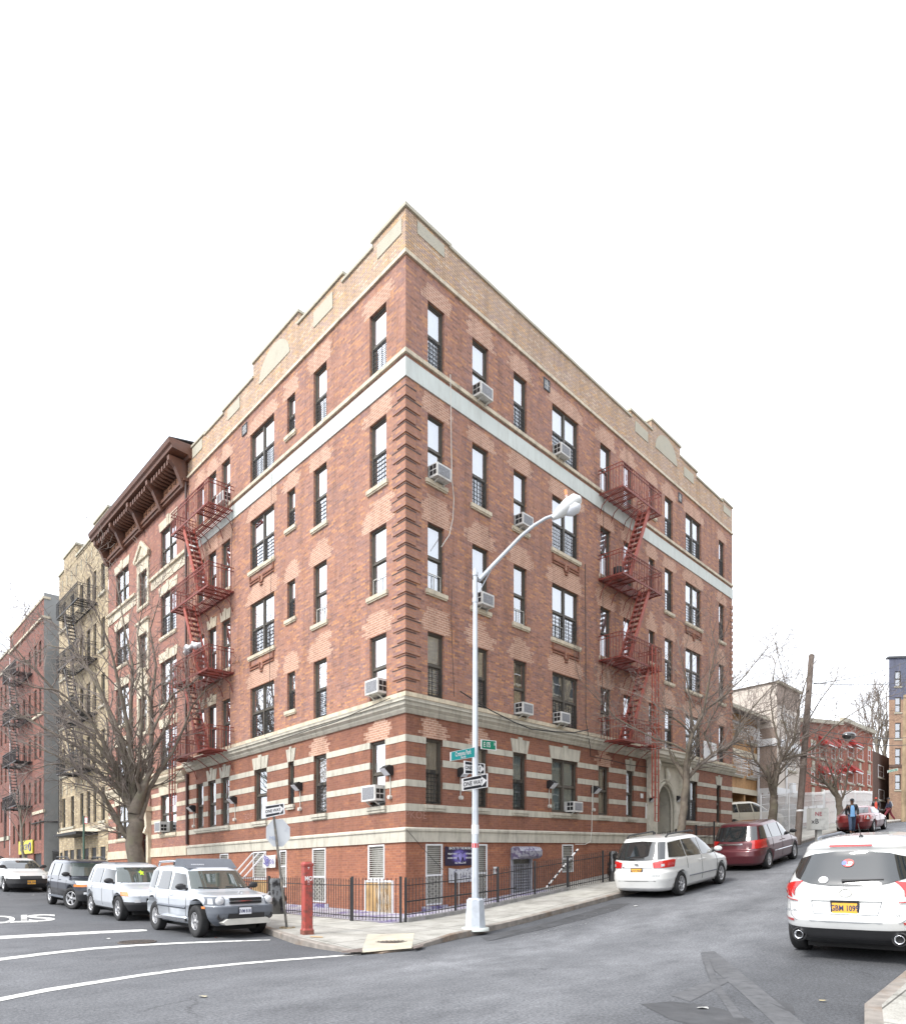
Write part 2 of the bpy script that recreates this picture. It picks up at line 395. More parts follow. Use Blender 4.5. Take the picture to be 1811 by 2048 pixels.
def concrete_walk():
    m, N, L, b = nodes('sidewalk_concrete'); b.inputs['Roughness'].default_value = .9; spec(b, .25)
    tc = N.new('ShaderNodeTexCoord')
    t = N.new('ShaderNodeTexBrick'); t.offset = 0; t.inputs['Scale'].default_value = 1; t.inputs['Brick Width'].default_value = 1.5; t.inputs['Row Height'].default_value = 1.5
    t.inputs['Mortar Size'].default_value = .012; t.inputs['Mortar Smooth'].default_value = .2
    t.inputs['Color1'].default_value = (.43, .42, .385, 1); t.inputs['Color2'].default_value = (.36, .35, .325, 1); t.inputs['Mortar'].default_value = (.13, .125, .115, 1)
    L.new(tc.outputs['UV'], t.inputs['Vector'])
    n = N.new('ShaderNodeTexNoise'); n.inputs['Scale'].default_value = 1.3; n.inputs['Detail'].default_value = 12; n.inputs['Roughness'].default_value = .72
    L.new(tc.outputs['UV'], n.inputs['Vector']); r = ramp(N, [(.32, (.62, .62, .6)), (.62, (1.1,)*3)]); L.new(n.outputs[0], r.inputs[0])
    x = N.new('ShaderNodeMixRGB'); x.blend_type = 'MULTIPLY'; x.inputs[0].default_value = 1; L.new(t.outputs[0], x.inputs[1]); L.new(r.outputs[0], x.inputs[2])
    n2 = N.new('ShaderNodeTexNoise'); n2.inputs['Scale'].default_value = 45; n2.inputs['Detail'].default_value = 3; L.new(tc.outputs['UV'], n2.inputs['Vector'])
    r2 = ramp(N, [(.3, (.8,)*3), (.7, (1.15,)*3)]); L.new(n2.outputs[0], r2.inputs[0])
    y = N.new('ShaderNodeMixRGB'); y.blend_type = 'MULTIPLY'; y.inputs[0].default_value = 1; L.new(x.outputs[0], y.inputs[1]); L.new(r2.outputs[0], y.inputs[2])
    L.new(y.outputs[0], b.inputs['Base Color'])
    return m
def worn_paint(name, col, wear=(.12, .12, .125), th=(.56, .64), scale=6):
    return mat(name, col, .7, .06, 4, dirt=wear, dscale=scale, dth=th)
def carpaint(name, col, metal=.0, rough=.28):
    return mat(name, col, rough, .02, 2, metal=metal, coat=.9, sp=.5, dirt=[c*.8 for c in col], dscale=.9, dth=(.5, .85))
M = {}
M['asphalt'] = asphalt(); M['walk'] = concrete_walk()
M['kerb'] = mat('kerb_steel_and_stone', (.25, .225, .2), .8, .25, 5, bump=.3, dirt=(.17, .105, .06), dscale=1.1)
M['kerb_rust'] = mat('rusty_kerb', (.2, .125, .075), .8, .3, 6, dirt=(.3, .27, .23), dscale=2)
M['paint_road'] = worn_paint('road_paint', (.62, .62, .60), (.2, .2, .2), (.5, .66), 9)
# main building
M['br_hi'] = brick('brick_upper', (.43, .20, .115), (.33, .145, .095), (.28, .195, .16), (.35, .185, .14), (.26, .15, .135), big=(.42, .23, .165), bigmix=.25, speck=[(0, .13, (.62, .30, .12)), (.2, .34, (.20, .125, .14)), (.5, .6, (.46, .24, .18)), (.8, .88, (.14, .075, .07))])
M['br_lo'] = brick('brick_painted', (.30, .122, .07), (.25, .10, .06), (.27, .14, .10), (.26, .118, .08), (.20, .098, .075), big=(.20, .095, .07), bigmix=.5, bump=.2, speck=[(0, .07, (.40, .17, .08)), (.3, .42, (.18, .07, .055))])
M['br_base'] = brick('brick_basement', (.37, .145, .078), (.30, .118, .066), (.32, .17, .115), (.31, .12, .07), (.24, .095, .065), big=(.25, .11, .075), bigmix=.45, bump=.25, speck=[(0, .09, (.46, .19, .09)), (.3, .42, (.20, .075, .055))])
M['br_tan'] = brick('brick_parapet', (.58, .39, .24), (.47, .33, .25), (.24, .19, .16), (.44, .34, .30), (.60, .37, .17), big=(.48, .39, .33), bigmix=.3, ms=.011, speck=[(0, .16, (.72, .42, .16)), (.25, .42, (.42, .31, .30)), (.6, .7, (.74, .6, .46))])
M['patch'] = brick('brick_repointed', (.44, .235, .155), (.35, .18, .12), (.58, .41, .32), (.53, .33, .24), (.42, .25, .19), ms=.012)
M['stone'] = mat('stone_grey', (.50, .475, .40), .75, .07, 3, bump=.15, dirt=(.36, .34, .29), dscale=1.0, dth=(.5, .85), streak=.62)
M['stone_lt'] = mat('stone_band_pale', (.56, .60, .57), .7, .04, 2, bump=.3, bscale=14, dirt=(.48, .51, .49), dth=(.5, .8), streak=.88)
M['stone_cr'] = mat('stone_cream', (.58, .51, .39), .75, .1, 4, bump=.15, dirt=(.37, .325, .25), dscale=2.2, dth=(.5, .75), streak=.62)
M['stone_gy'] = mat('stone_panel', (.45, .42, .335), .8, .1, 3, dirt=(.34, .33, .28), dscale=3, dth=(.5, .75))
M['bronze'] = mat('window_frame_bronze', (.085, .075, .06), .5, .15, 6)
M['white_fr'] = mat('white_metal_frame', (.72, .73, .74), .5, .05, 5)
M['pane'] = glass('window_glass', (.86, .9, .93), .40, .95); M['pane_lo'] = glass('window_glass_low', (.68, .73, .71), .16, .55)
M['cur_w'] = weave('curtain_white', (.78, .79, .82)); M['cur_c'] = weave('curtain_cream', (.62, .54, .45)); M['cur_g'] = weave('curtain_grey', (.42, .45, .46))
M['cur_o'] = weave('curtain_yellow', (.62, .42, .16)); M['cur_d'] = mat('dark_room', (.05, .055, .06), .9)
M['cur_p'] = weave('curtain_pink', (.60, .47, .41), .82, 4)
M['iron'] = mat('black_iron', (.022, .022, .024), .5, .3, 8)
M['fe_red'] = mat('fire_escape_red', (.215, .045, .032), .55, .3, 7, dirt=(.09, .03, .025), dscale=4)
M['fe_lt'] = mat('fire_escape_orange_red', (.34, .07, .045), .55, .25, 7)
M['black'] = mat('black_matt', (.015, .015, .016), .6); M['room'] = mat('room_dark', (.03, .03, .032), .9)
M['ac'] = mat('ac_casing', (.60, .60, .58), .5, .08, 6, dirt=(.42, .41, .37), dscale=5); M['acg'] = mat('ac_grille', (.22, .225, .24), .6, .3, 30)
M['pipe'] = mat('brown_pipe_and_gap_shade', (.055, .03, .026), .5, .2); M['conduit'] = mat('conduit_grey', (.5, .49, .45), .5)
M['lampglass'] = mat('lamp_lens', (.62, .64, .68), .25)
M['roof'] = mat('roof_felt', (.08, .08, .085), .9)
# ------------------------------------------------------------ the corner apartment building
KM = 1.087
UR, UL = 22.92, 14.41
BLD = empty('apartment_building', (*XY(0, 0), 0), 'five storey red brick corner apartment building with pale stone bands and tan brick parapet', 'building')
def course(mb, prof, ur, ul, m, cap=True):
    """a moulding with cross-section prof (out, z) that turns the building corner"""
    n = len(prof)
    A = [FR.P(ur, o, z) for o, z in prof]
    Bc = [Vector((*FR.P(-KM*o, o, 0)[:2], z)) for o, z in prof]
    Cc = [FL.P(ul, o, z) for o, z in prof]
    acc = [0]
    for i in range(1, n+1):
        p, q = prof[i-1], prof[i % n]; acc.append(acc[-1]+math.hypot(p[0]-q[0], p[1]-q[1]))
    for i in range(n):
        j = (i+1) % n
        mb.face([A[i], Bc[i], Bc[j], A[j]], m, [(ur, acc[i]), (0, acc[i]), (0, acc[i+1]), (ur, acc[i+1])])
        mb.face([Bc[i], Cc[i], Cc[j], Bc[j]], m, [(0, acc[i]), (-ul, acc[i]), (-ul, acc[i+1]), (0, acc[i+1])])
    if cap: mb.face(A[::-1], m); mb.face(Cc, m)
def wall(mb, fa, u0, u1, zones, holes, rev=.15, sgn=1, o=0.0, uoff=0.0):
    """front face with openings; holes (u0,u1,z0,z1) get brick reveals"""
    us = sorted({u0, u1, *[x for hh in holes for x in hh[:2] if u0 < x < u1]})
    zs = sorted({z for q in zones for z in q[:2]} | {x for hh in holes for x in hh[2:4] if zones[0][0] < x < zones[-1][1]})
    for z0, z1 in zip(zs, zs[1:]):
        zm = (z0+z1)/2; m = next(q[2] for q in zones if q[0] <= zm <= q[1])
        run = None
        def flush(e):
            if run is not None:
                a = run
                mb.face([fa.P(a, o, z0), fa.P(e, o, z0), fa.P(e, o, z1), fa.P(a, o, z1)], m, [(sgn*a+uoff, z0), (sgn*e+uoff, z0), (sgn*e+uoff, z1), (sgn*a+uoff, z1)])
        for a, b in zip(us, us[1:]):
            um = (a+b)/2
            if any(q[0] < um < q[1] and q[2] < zm < q[3] for q in holes):
                flush(a); run = None
            elif run is None: run = a
        flush(us[-1])
    for a, b, c, d in [q[:4] for q in holes]:
        m = next((q[2] for q in zones if q[0] <= (c+d)/2 <= q[1]), zones[0][2])
        for (p, q) in (((a, c), (a, d)), ((b, d), (b, c)), ((a, d), (b, d)), ((b, c), (a, c))):
            mb.face([fa.P(p[0], o, p[1]), fa.P(q[0], o, q[1]), fa.P(q[0], o-rev, q[1]), fa.P(p[0], o-rev, p[1])], m,
                    [(p[0]+p[1], 0), (q[0]+q[1], 0), (q[0]+q[1], rev), (p[0]+p[1], rev)] if p[0] != q[0] else [(0, p[1]), (0, q[1]), (rev, q[1]), (rev, p[1])])
def frame_rect(mb, fa, u0, u1, z0, z1, w, o0, o1, m):
    mb.fbox(fa, u0, u1, o0, o1, z1-w, z1, m); mb.fbox(fa, u0, u1, o0, o1, z0, z0+w, m)
    mb.fbox(fa, u0, u0+w, o0, o1, z0+w, z1-w, m); mb.fbox(fa, u1-w, u1, o0, o1, z0+w, z1-w, m)
def guard(parent, fa, u0, u1, z0, z1, style=0, o=-.06, mt='iron'):
    g = MB(); m = M[mt]; n = int((z1-z0)/.118)
    for i in range(n+1):
        z = z0+.04+i*(z1-z0-.08)/n
        g.fbox(fa, u0, u1, o-.006, o+.006, z-.006, z+.006, m)
    w = u1-u0; cs = [(.1,), (.36,), (.46,), (.54,), (.64,), (.9,)] if style == 0 else [(.06,), (.3,), (.62,), (.94,)] if style == 1 else [(i/8.,) for i in range(1, 8)]
    for (c,) in cs: g.fbox(fa, u0+w*c-.007, u0+w*c+.007, o+.006, o+.018, z0, z1+(.06 if style == 0 else 0), m)
    return g.build('window_guard', parent=parent)
def window(bld, fa, u0, u1, z0, z1, dbl=False, curtain='w', part=1.0, grd=None, sill=True, fr='bronze', pane='pane', o=-.075, split=.5, sillm='stone_cr', gs=0, sw=.1):
    f = MB(); m = M[fr]; zm = z0+(z1-z0)*split
    frame_rect(f, fa, u0, u1, z0, z1, .055, o-.07, o, m)
    mids = [u0+.055, u1-.055]
    if dbl: uc = (u0+u1)/2; f.fbox(fa, uc-.05, uc+.05, o-.07, o+.004, z0+.055, z1-.055, m); mids = [u0+.055, uc-.05, uc+.05, u1-.055]
    p = MB()
    for a, b in zip(mids[::2], mids[1::2]):
        f.fbox(fa, a, b, o-.06, o-.012, zm-.03, zm+.03, m)
        for c, d, oo in ((zm+.03, z1-.055, o-.03), (z0+.055, zm-.03, o-.05)):
            t = .035
            frame_rect(f, fa, a, b, c, d, t, oo-.02, oo, m)
            q = [(a+t, c+t), (b-t, c+t), (b-t, d-t), (a+t, d-t)]
            p.face([fa.P(x, oo-.01, z) for x, z in q], M[pane])
    w = f.build('window', parent=bld)
    p.build('pane', parent=w)
    c = MB(); oc = o-.12
    zc = z0 if part >= 1 else z1-(z1-z0)*part
    cm = M['cur_'+curtain]
    cols = list(zip(mids[::2], mids[1::2]))
    for a, b in cols:
        n = 8; rows = []
        for z in (zc, z1):
            rows.append([fa.P(a-.05+(b-a+.1)*i/n, oc+(.012 if i % 2 else -.012), z) for i in range(n+1)])
        c.grid(rows, cm, sm=False, uvf=lambda r, k: ((a+(b-a)*k/8)*1.0, r*1.0))
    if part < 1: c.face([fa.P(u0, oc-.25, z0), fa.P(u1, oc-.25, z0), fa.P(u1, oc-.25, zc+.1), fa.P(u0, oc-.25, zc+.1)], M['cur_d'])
    c.build('curtain', parent=w)
    if sill:
        s = MB(); sm_ = M[sillm]
        s.fbox(fa, u0-sw, u1+sw, -.12, .07, z0-.13, z0-.02, sm_); s.fbox(fa, u0-sw+.02, u1+sw-.02, -.12, .045, z0-.17, z0-.13, sm_)
        s.fbox(fa, u0+.002, u1-.002, -.15, -.12, z0-.06, z0-.0, sm_)
        s.build('window_sill', parent=w)
    if grd:
        gz = z0+(z1-z0)*grd
        for a, b in cols: guard(w, fa, a, b, z0+.03, gz, gs)
    return w
def air_con(fa, u, z, label, o=0.02, w=.56, hh=.36, d=.27, group='window air conditioners'):
    """u: centre, z: bottom"""
    root = empty('air_conditioner', fa.P(u, 0, z), label, 'air conditioner', group)
    b = MB(); o0, o1 = o-.22, o+d
    b.fbox(fa, u-w/2, u+w/2, o0, o1, z, z+hh, M['ac']); c = b.build('casing', parent=root)
    g = MB(); g.fbox(fa, u-w/2+.05, u+w/2-.05, o1, o1+.006, z+.05, z+hh-.05, M['acg'])
    g.build('rear_grille', parent=root)
    for s in (-1, 1):
        v = MB(); ue = u+s*w/2
        for k in range(2):
            for j in range(2):
                a0 = o1-.04-.13*(k+1)+.015; z0_ = z+.06+j*.15
                v.fbox(fa, min(ue, ue+s*.005), max(ue, ue+s*.005), a0, a0+.11, z0_, z0_+.12, M['black'])
        v.build('side_vent', parent=root)
    for s in (-.3, .3): k = MB(); k.bar(fa.P(u+w*s, -.05, z-.17), fa.P(u+w*s, o1-.08, z-.01), .03, M['conduit']); k.build('bracket', parent=root)
    return root
# openings ------------------------------------------------------------------
RC = [(.84, 1.5), (2.72, 3.46), (4.72, 5.42), (6.86, 8.5), (10.0, 10.78), (11.75, 12.5), (13.87, 14.38), (15.33, 16.1), (17.4, 19.1), (21.2, 21.9)]
LC = [(.85, 1.62), (3.85, 4.6), (5.73, 6.24), (7.12, 8.85), (10.48, 11.2), (11.7, 12.4), (12.82, 13.5)]
FZ = {2: (6.2, 8.0), 3: (9.16, 11.02), 4: (12.2, 14.02), 5: (15.33, 17.12)}
GZ = (3.22, 5.04)
RG = [(.76, 1.44), (2.69, 3.43), (4.67, 5.39), (6.82, 8.43), (9.85, 10.62), (11.97, 12.58), (17.4, 18.65), (20.9, 21.44)]
LG = [(.89, 1.6), (3.85, 4.58), (5.78, 6.16), (7.62, 8.53), (10.54, 11.25), (11.72, 12.42), (12.88, 13.54)]
DOOR = (14.3, 16.0, 2.1, 4.3)
BR = [(.75, 1.43), (2.7, 3.4), (4.6, 5.65), (7.45, 8.15)]
BL = [(.92, 1.69), (3.89, 4.66), (6.27, 6.74), (7.66, 8.64), (10.61, 11.34)]
def small(k, right): return (k == 6) if right else (k == 2)
holesR, holesL = [], []
for fl, (a, b) in FZ.items():
    for k, c in enumerate(RC): holesR.append((*c, b-1.3 if small(k, True) else a, b))
    for k, c in enumerate(LC): holesL.append((*c, b-1.25 if small(k, False) else a, b))
for c in RG: holesR.append((*c, *GZ))
for k, c in enumerate(LG): holesL.append((*c, GZ[0]+.42 if k == 2 else GZ[0], GZ[1]))
HR2 = list(holesR); HL2 = list(holesL)
for k, c in enumerate(BR): holesR.append((*c, (.42, .45, .35, 1.15)[k], 2.12 if k != 2 else 1.78))
for k, c in enumerate(BL): holesL.append((*c, (1.16, .45, .9, 1.15, 1.2)[k], 2.14))
zones = [(-1.5, 2.17, M['br_base']), (2.17, 6.0, M['br_lo']), (6.0, 17.9, M['br_hi'])]
w_ = MB()
wall(w_, FR, 0, 13.5, zones, [q for q in holesR if q[1] < 13.6])
wall(w_, FR, 13.5, UR, zones, [q for q in holesR if q[1] > 13.6]+[(14.2, 16.1, 1.5, 4.9)])
wall(w_, FL, 0, UL, zones, holesL, sgn=-1)
w_.fbox(FR, UR-.01, UR, -14, -.001, -1, 18.3, M['br_hi'])
w_.face([FL.P(UL, 0, -1.5), FL.P(UL, -22, -1.5), FL.P(UL, -22, 18.6), FL.P(UL, 0, 18.6)], M['br_lo'])
b3 = [XY(UR, 0), XY(UR, UL), XY(0, UL)]
w_.face([(*b3[0], -1), (*b3[1], -1), (*b3[1], 18.3), (*b3[0], 18.3)], M['br_lo'])
w_.face([(*b3[1], -1), (*b3[2], -1), (*b3[2], 18.3), (*b3[1], 18.3)], M['br_lo'])
# repointed brick patches above openings, stepped course by course
def patch(fa, u0, u1, zt, rows, sgn, seed, wide=.24):
    rnd = random.Random(seed); z = math.ceil(zt/.0677)*.0677; l = r = wide+.04
    w_.face([fa.P(u0-wide, .004, zt), fa.P(u1+wide, .004, zt), fa.P(u1+wide, .004, z), fa.P(u0-wide, .004, z)], M['patch'], [(sgn*(u0-wide), zt), (sgn*(u1+wide), zt), (sgn*(u1+wide), z), (sgn*(u0-wide), z)])
    for i in range(rows):
        t = i/rows
        if t > .45: l -= rnd.choice((0, .05, .1)); r -= rnd.choice((0, .05, .12, .15))
        a = u0-l+rnd.choice((0, .1, -.1, .05)); b = u1+r+rnd.choice((0, .1, -.1, -.05))
        if b-a < .15: break
        z1 = z+.0677
        w_.face([fa.P(a, .004, z), fa.P(b, .004, z), fa.P(b, .004, z1), fa.P(a, .004, z1)], M['patch'], [(sgn*a, z), (sgn*b, z), (sgn*b, z1), (sgn*a, z1)]); z = z1
sd_ = 0
for fa, cols, sg in ((FR, RC, 1), (FL, LC, -1)):
    for fl, (a, b) in FZ.items():
        for k, c in enumerate(cols):
            sd_ += 1
            if sg < 0 and fl in (2, 3) and k >= 4: continue
            mxr = 9 if fl == 5 else 8 if fl == 4 else 11
            if sg < 0 and k >= 4: patch(fa, c[0]-.12, c[1]+.12, b, 8 if fl > 3 else 5, sg, sd_, .1)
            else: patch(fa, *c, b, mxr-(k+fl) % 3, sg, sd_)
for fa, c, sg in ((FR, RG[0], 1), (FR, RG[1], 1), (FR, RG[4], 1), (FL, LG[0], -1), (FL, LG[1], -1)): patch(fa, *c, 5.045, 8, sg, int(c[0]*100)+fa.c[0].__hash__() % 7, .16)
w_.build('brick_wall', parent=BLD)
# stone courses
s_ = MB(); m = M['stone']
course(s_, [(-.05, 2.17), (.05, 2.17), (.05, 2.46), (.085, 2.475), (.085, 2.53), (.03, 2.57), (-.05, 2.57)], UR, UL, m)
course(s_, [(-.05, 5.62), (.05, 5.62), (.08, 5.66), (.11, 5.70), (.11, 5.735), (.2, 5.80), (.21, 5.89), (.26, 5.90), (.26, 5.94), (.28, 5.985), (-.05, 6.0)], UR, UL, m)
s_.build('stone_cornice', parent=BLD)
s_ = MB()
course(s_, [(-.03, 6.082), (.035, 6.082), (.035, 6.196), (-.03, 6.2)], UR, UL, M['stone_cr'])
course(s_, [(-.03, 15.215), (.07, 15.215), (.07, 15.325), (-.03, 15.33)], UR, UL, M['stone_cr'])
course(s_, [(-.03, 17.87), (.06, 17.87), (.05, 17.985), (-.03, 17.99)], UR, UL, M['stone_cr'])
s_.build('stone_ledge', parent=BLD)
s_ = MB(); course(s_, [(-.03, 14.61), (.035, 14.61), (.035, 15.11), (-.03, 15.11)], UR, UL, M['stone_lt']); s_.build('pale_band', parent=BLD)
# stripes of the ground storey
ST = [(4.87, 5.05), (4.29, 4.48), (3.67, 3.85)]
s_ = MB()
course(s_, [(-.1, 3.01), (.014, 3.01), (.014, 3.205), (-.1, 3.205)], 14.0, UL, m)
s_.fbox(FR, 16.6, UR, -.1, .014, 3.01, 3.205, m)
for z0, z1 in ST: course(s_, [(-.1, z0), (.014, z0), (.014, z1), (-.1, z1)], RG[0][0], LG[0][0], m)
for fa, cols, end, sk_ in ((FR, RG, UR, (14.0, 16.6)), (FL, LG, UL, None)):
    for i, c in enumerate(cols):
        nx = cols[i+1][0] if i+1 < len(cols) else end
        segs = [(c[1], nx)]
        if sk_ and c[1] < sk_[0] < nx: segs = [(c[1], sk_[0]), (sk_[1], nx)]
        for a, b in segs:
            for z0, z1 in ST: s_.fbox(fa, a, b, -.15, .014, z0, z1, m)
def keystone(mb, fa, u0, u1, z, hh=.42, fl=.1, m=None, n=5):
    m = m or M['stone']; w = u1-u0; c = (u0+u1)/2
    if n <= 3: cuts = [-.5, -.07, .07, .5]
    else: cuts = [-.5, -.3, -.1, .1, .3, .5]
    n = len(cuts)-1
    for i in range(n):
        key = (i == n//2); a, b = cuts[i], cuts[i+1]; g = .008
        hh2 = hh+(.07 if key else 0); s = (w+2*fl)/w; o = .05 if key else .03
        poly = [(c+a*w*1.08+g, z), (c+b*w*1.08-g, z), (c+b*w*s*1.08-g, z+hh2), (c+a*w*s*1.08+g, z+hh2)]
        mb.prism(poly, -.05, o, lambda p, q, ww: fa.P(p, ww, q), m)
for k in (2, 5, 7): keystone(s_, FR, *RG[k], 5.04)
for k in (3, 6): keystone(s_, FR, *RG[k], 5.04, n=3)
for k in (2, 3, 4, 5): keystone(s_, FL, *LG[k], 5.04)
s_.build('stone_stripes', parent=BLD)
for k, fl in ((4, 3), (5, 3), (5, 2), (6, 2)):
    s_ = MB(); keystone(s_, FL, *LC[k], FZ[fl][1]+.004, .36, .07, M['stone_cr']); s_.build('stone_keystone', parent=BLD)
# corner quoins: projecting brick blocks, gap shadows painted as thin dark strips
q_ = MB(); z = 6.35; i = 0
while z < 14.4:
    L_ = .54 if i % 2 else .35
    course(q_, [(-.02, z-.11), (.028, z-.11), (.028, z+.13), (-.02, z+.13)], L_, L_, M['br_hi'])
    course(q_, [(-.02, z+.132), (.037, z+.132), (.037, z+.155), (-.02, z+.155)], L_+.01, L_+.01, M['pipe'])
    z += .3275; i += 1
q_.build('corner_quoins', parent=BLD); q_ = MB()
for k in range(24):
    zq = 6.5+k*.33
    q_.fbox(FR, UR-.3, UR+.03, -.3, .03, zq, zq+.2, M['br_hi'])
q_.build('corner_quoins', parent=BLD)
# corbelled brick ornament under the wide windows
for fa, c in ((FR, RC[3]), (FR, RC[8]), (FL, LC[3])):
    for fl in (3, 4):
        z = FZ[fl][0]; q_ = MB(); a, b = c[0], c[1]; mid = (a+b)/2; dk = M['br_lo']
        for dz in (0, .1):
            q_.fbox(fa, a, mid-.12, 0, .045, z-.42-dz, z-.37-dz, dk); q_.fbox(fa, mid+.12, b, 0, .045, z-.42-dz, z-.37-dz, dk)
        q_.fbox(fa, mid-.12, mid+.12, 0, .05, z-.62, z-.57, dk); q_.fbox(fa, mid-.08, mid+.08, 0, .05, z-.72, z-.67, dk)
        q_.fbox(fa, mid-.14, mid-.09, 0, .05, z-.57, z-.37, dk); q_.fbox(fa, mid+.09, mid+.14, 0, .05, z-.57, z-.37, dk)
        q_.fbox(fa, a, a+.05, 0, .05, z-.37, z-.2, dk); q_.fbox(fa, b-.05, b, 0, .05, z-.37, z-.2, dk)
        q_.build('brick_corbel', parent=BLD)
# parapet
PR = [(0, 1.72, 19.3), (1.72, 12.3, 19.18), (12.3, 14.1, 19.44), (14.1, 16.84, 19.86), (16.84, 18.6, 19.44), (18.6, 21.6, 19.2), (21.6, UR, 19.32)]
PL = [(0, 1.46, 19.16), (1.46, 2.95, 19.04), (2.95, 5.5, 19.27), (5.5, 8.63, 19.66), (8.63, 11.04, 19.14), (11.04, 12.7, 19.02), (12.7, UL, 19.08)]
p_ = MB(); cp = MB(); zb = 17.995
for fa, segs, sg in ((FR, PR, 1), (FL, PL, -1)):
    for u0, u1, zt in segs:
        zt -= .1
        if u0 == 0: continue
        p_.face([fa.P(u0, 0, zb), fa.P(u1, 0, zb), fa.P(u1, 0, zt), fa.P(u0, 0, zt)], M['br_tan'], [(sg*u0, zb), (sg*u1, zb), (sg*u1, zt), (sg*u0, zt)])
        p_.face([fa.P(u0, -.32, zb-.4), fa.P(u1, -.32, zb-.4), fa.P(u1, -.32, zt), fa.P(u0, -.32, zt)], M['br_tan'], [(u0, zb), (u1, zb), (u1, zt), (u0, zt)])
        for ue in (u0, u1): p_.face([fa.P(ue, 0, zb), fa.P(ue, -.32, zb), fa.P(ue, -.32, zt), fa.P(ue, 0, zt)], M['br_tan'], [(0, zb), (.32, zb), (.32, zt), (0, zt)])
        cp.fbox(fa, u0-.04, u1+.04, -.36, .05, zt+.001, zt+.085, M['stone_gy'])
zc = 19.12
course(p_, [(-.32, zb), (0, zb), (0, zc), (-.32, zc)], 1.72, 1.46, M['br_tan'])
course(cp, [(-.36, zc), (.055, zc), (.055, zc+.1), (-.36, zc+.1)], 1.78, 1.52, M['stone_gy'])
p_.build('parapet', parent=BLD); cp.build('parapet_coping', parent=BLD)
def panel(fa, a, b, z0, z1):
    q_ = MB(); q_.fbox(fa, a, b, -.01, .02, z0, z1, M['stone_gy']); q_.build('parapet_panel', parent=BLD)
for a, b in ((.43, 1.49), (12.67, 13.76), (17.2, 18.22), (21.75, 22.7)): panel(FR, a, b, 18.68, 19.02 if a != 12.67 and a != 17.2 else 19.1)
for a, b in ((.16, 1.25), (3.5, 4.58), (9.66, 10.65), (12.97, 13.92)): panel(FL, a, b, 18.52, 18.92 if a != 3.5 else 19.0)
for fa, a, b, z0, z1 in ((FR, 14.42, 16.51, 18.78, 19.62), (FL, 6.06, 8.16, 18.6, 19.42)):
    c = (a+b)/2; r = (b-a)/2
    poly = [(c+r*math.cos(t), z0+(z1-z0)*math.sin(t)) for t in [PI*k/20 for k in range(21)]]
    q_ = MB(); q_.prism(poly, -.01, .02, lambda p, q, ww: fa.P(p, ww, q), M['stone_gy'])
    q_.build('parapet_lunette', parent=BLD)
r_ = MB(); zr = 18.15
r_.face([(*XY(.1, .1), zr), (*XY(UR-.1, .1), zr+.35), (*XY(UR-.1, UL-.1), zr+.1), (*XY(.1, UL-.1), zr-.2)], M['roof']); r_.build('roof', parent=BLD)
# vents near the parapet
for fa, px0, px1, py0, py1 in ((FR, 1086, 1098, 746, 778), (FR, 1355.5, 1362, 980, 1003), (FL, 485, 495, 850, 878)):
    u0, z1 = fa.U(px0, py0); u1, _ = fa.U(px1, py0); u0, u1 = min(u0, u1), max(u0, u1)
    z1 = 17.72; q_ = MB(); q_.fbox(fa, u0, u1, 0, .02, z1-.38, z1, M['acg']); frame_rect(q_, fa, u0, u1, z1-.38, z1, .03, .02, .035, M['iron'])
    q_.fbox(fa, (u0+u1)/2-.012, (u0+u1)/2+.012, .02, .03, z1-.35, z1-.03, M['conduit']); q_.fbox(fa, u0+.03, u1-.03, .02, .03, z1-.2, z1-.18, M['conduit'])
    q_.build('vent_grille', parent=BLD)
# windows ---------------------------------------------------------------------
rw = random.Random(11)
CUR = {('R', 2, 2): ('o', 1), ('R', 1, 2): ('c', 1), ('R', 0, 2): ('w', .9), ('R', 3, 2): ('g', 1), ('L', 0, 2): ('w', 1), ('R', 4, 2): ('g', 1), ('R', 5, 2): ('c', 1)}
GRD = {'R': {5: [0, 2, 3, 7, 8, 9], 4: [1, 3, 7, 8, 9], 3: [3, 7, 8, 9], 2: [0, 1, 3, 7, 8, 9]}, 'L': {5: [0, 1, 2, 3], 4: [0, 1, 2, 3], 3: [2, 3], 2: [1, 2, 3]}}
ACW = {('R', 1, 5), ('R', 0, 4), ('R', 2, 4), ('R', 1, 3), ('R', 2, 2), ('L', 0, 2)}
for nm, fa, cols in (('R', FR, RC), ('L', FL, LC)):
    for fl, (a, b) in FZ.items():
        for k, c in enumerate(cols):
            sm_ = small(k, nm == 'R'); z0 = b-(1.3 if nm == 'R' else 1.25) if sm_ else a
            cur, part = CUR.get((nm, k, fl), rw.choice([('w', 1), ('w', 1), ('w', .8), ('g', 1), ('w', 1), ('c', 1), ('w', .6)]) if fl > 2 else rw.choice([('w', 1), ('g', 1), ('c', .8), ('w', .6)]))
            g = .46 if k in GRD[nm][fl] else None
            window(BLD, fa, c[0], c[1], z0, b, dbl=(k == 3 or (nm == 'R' and k == 8)), curtain=cur, part=part, grd=g,
                   sill=(sm_ or fl in (3, 4)), gs=(0 if rw.random() < .6 else 1))
            if fl == 3 and (nm, k) in (('R', 0), ('R', 2), ('L', 0), ('L', 1), ('R', 3)):
                q_ = MB(); c1 = c[1] if k != 3 else (c[0]+c[1])/2; frame_rect(q_, fa, c[0]+.05, c1-.05, z0+.06, z0+.5, .02, -.1, -.08, M['conduit']); q_.fbox(fa, (c[0]+c1)/2-.01, (c[0]+c1)/2+.01, -.1, -.08, z0+.08, z0+.48, M['conduit'])
                q_.build('window_screen', parent=BLD)
CG = {'R': ['p', 'p', 'g', 'g', 'c', 'c', 'g', 'd'], 'L': ['p', 'p', 'g', 'g', 'g', 'w', 'w']}
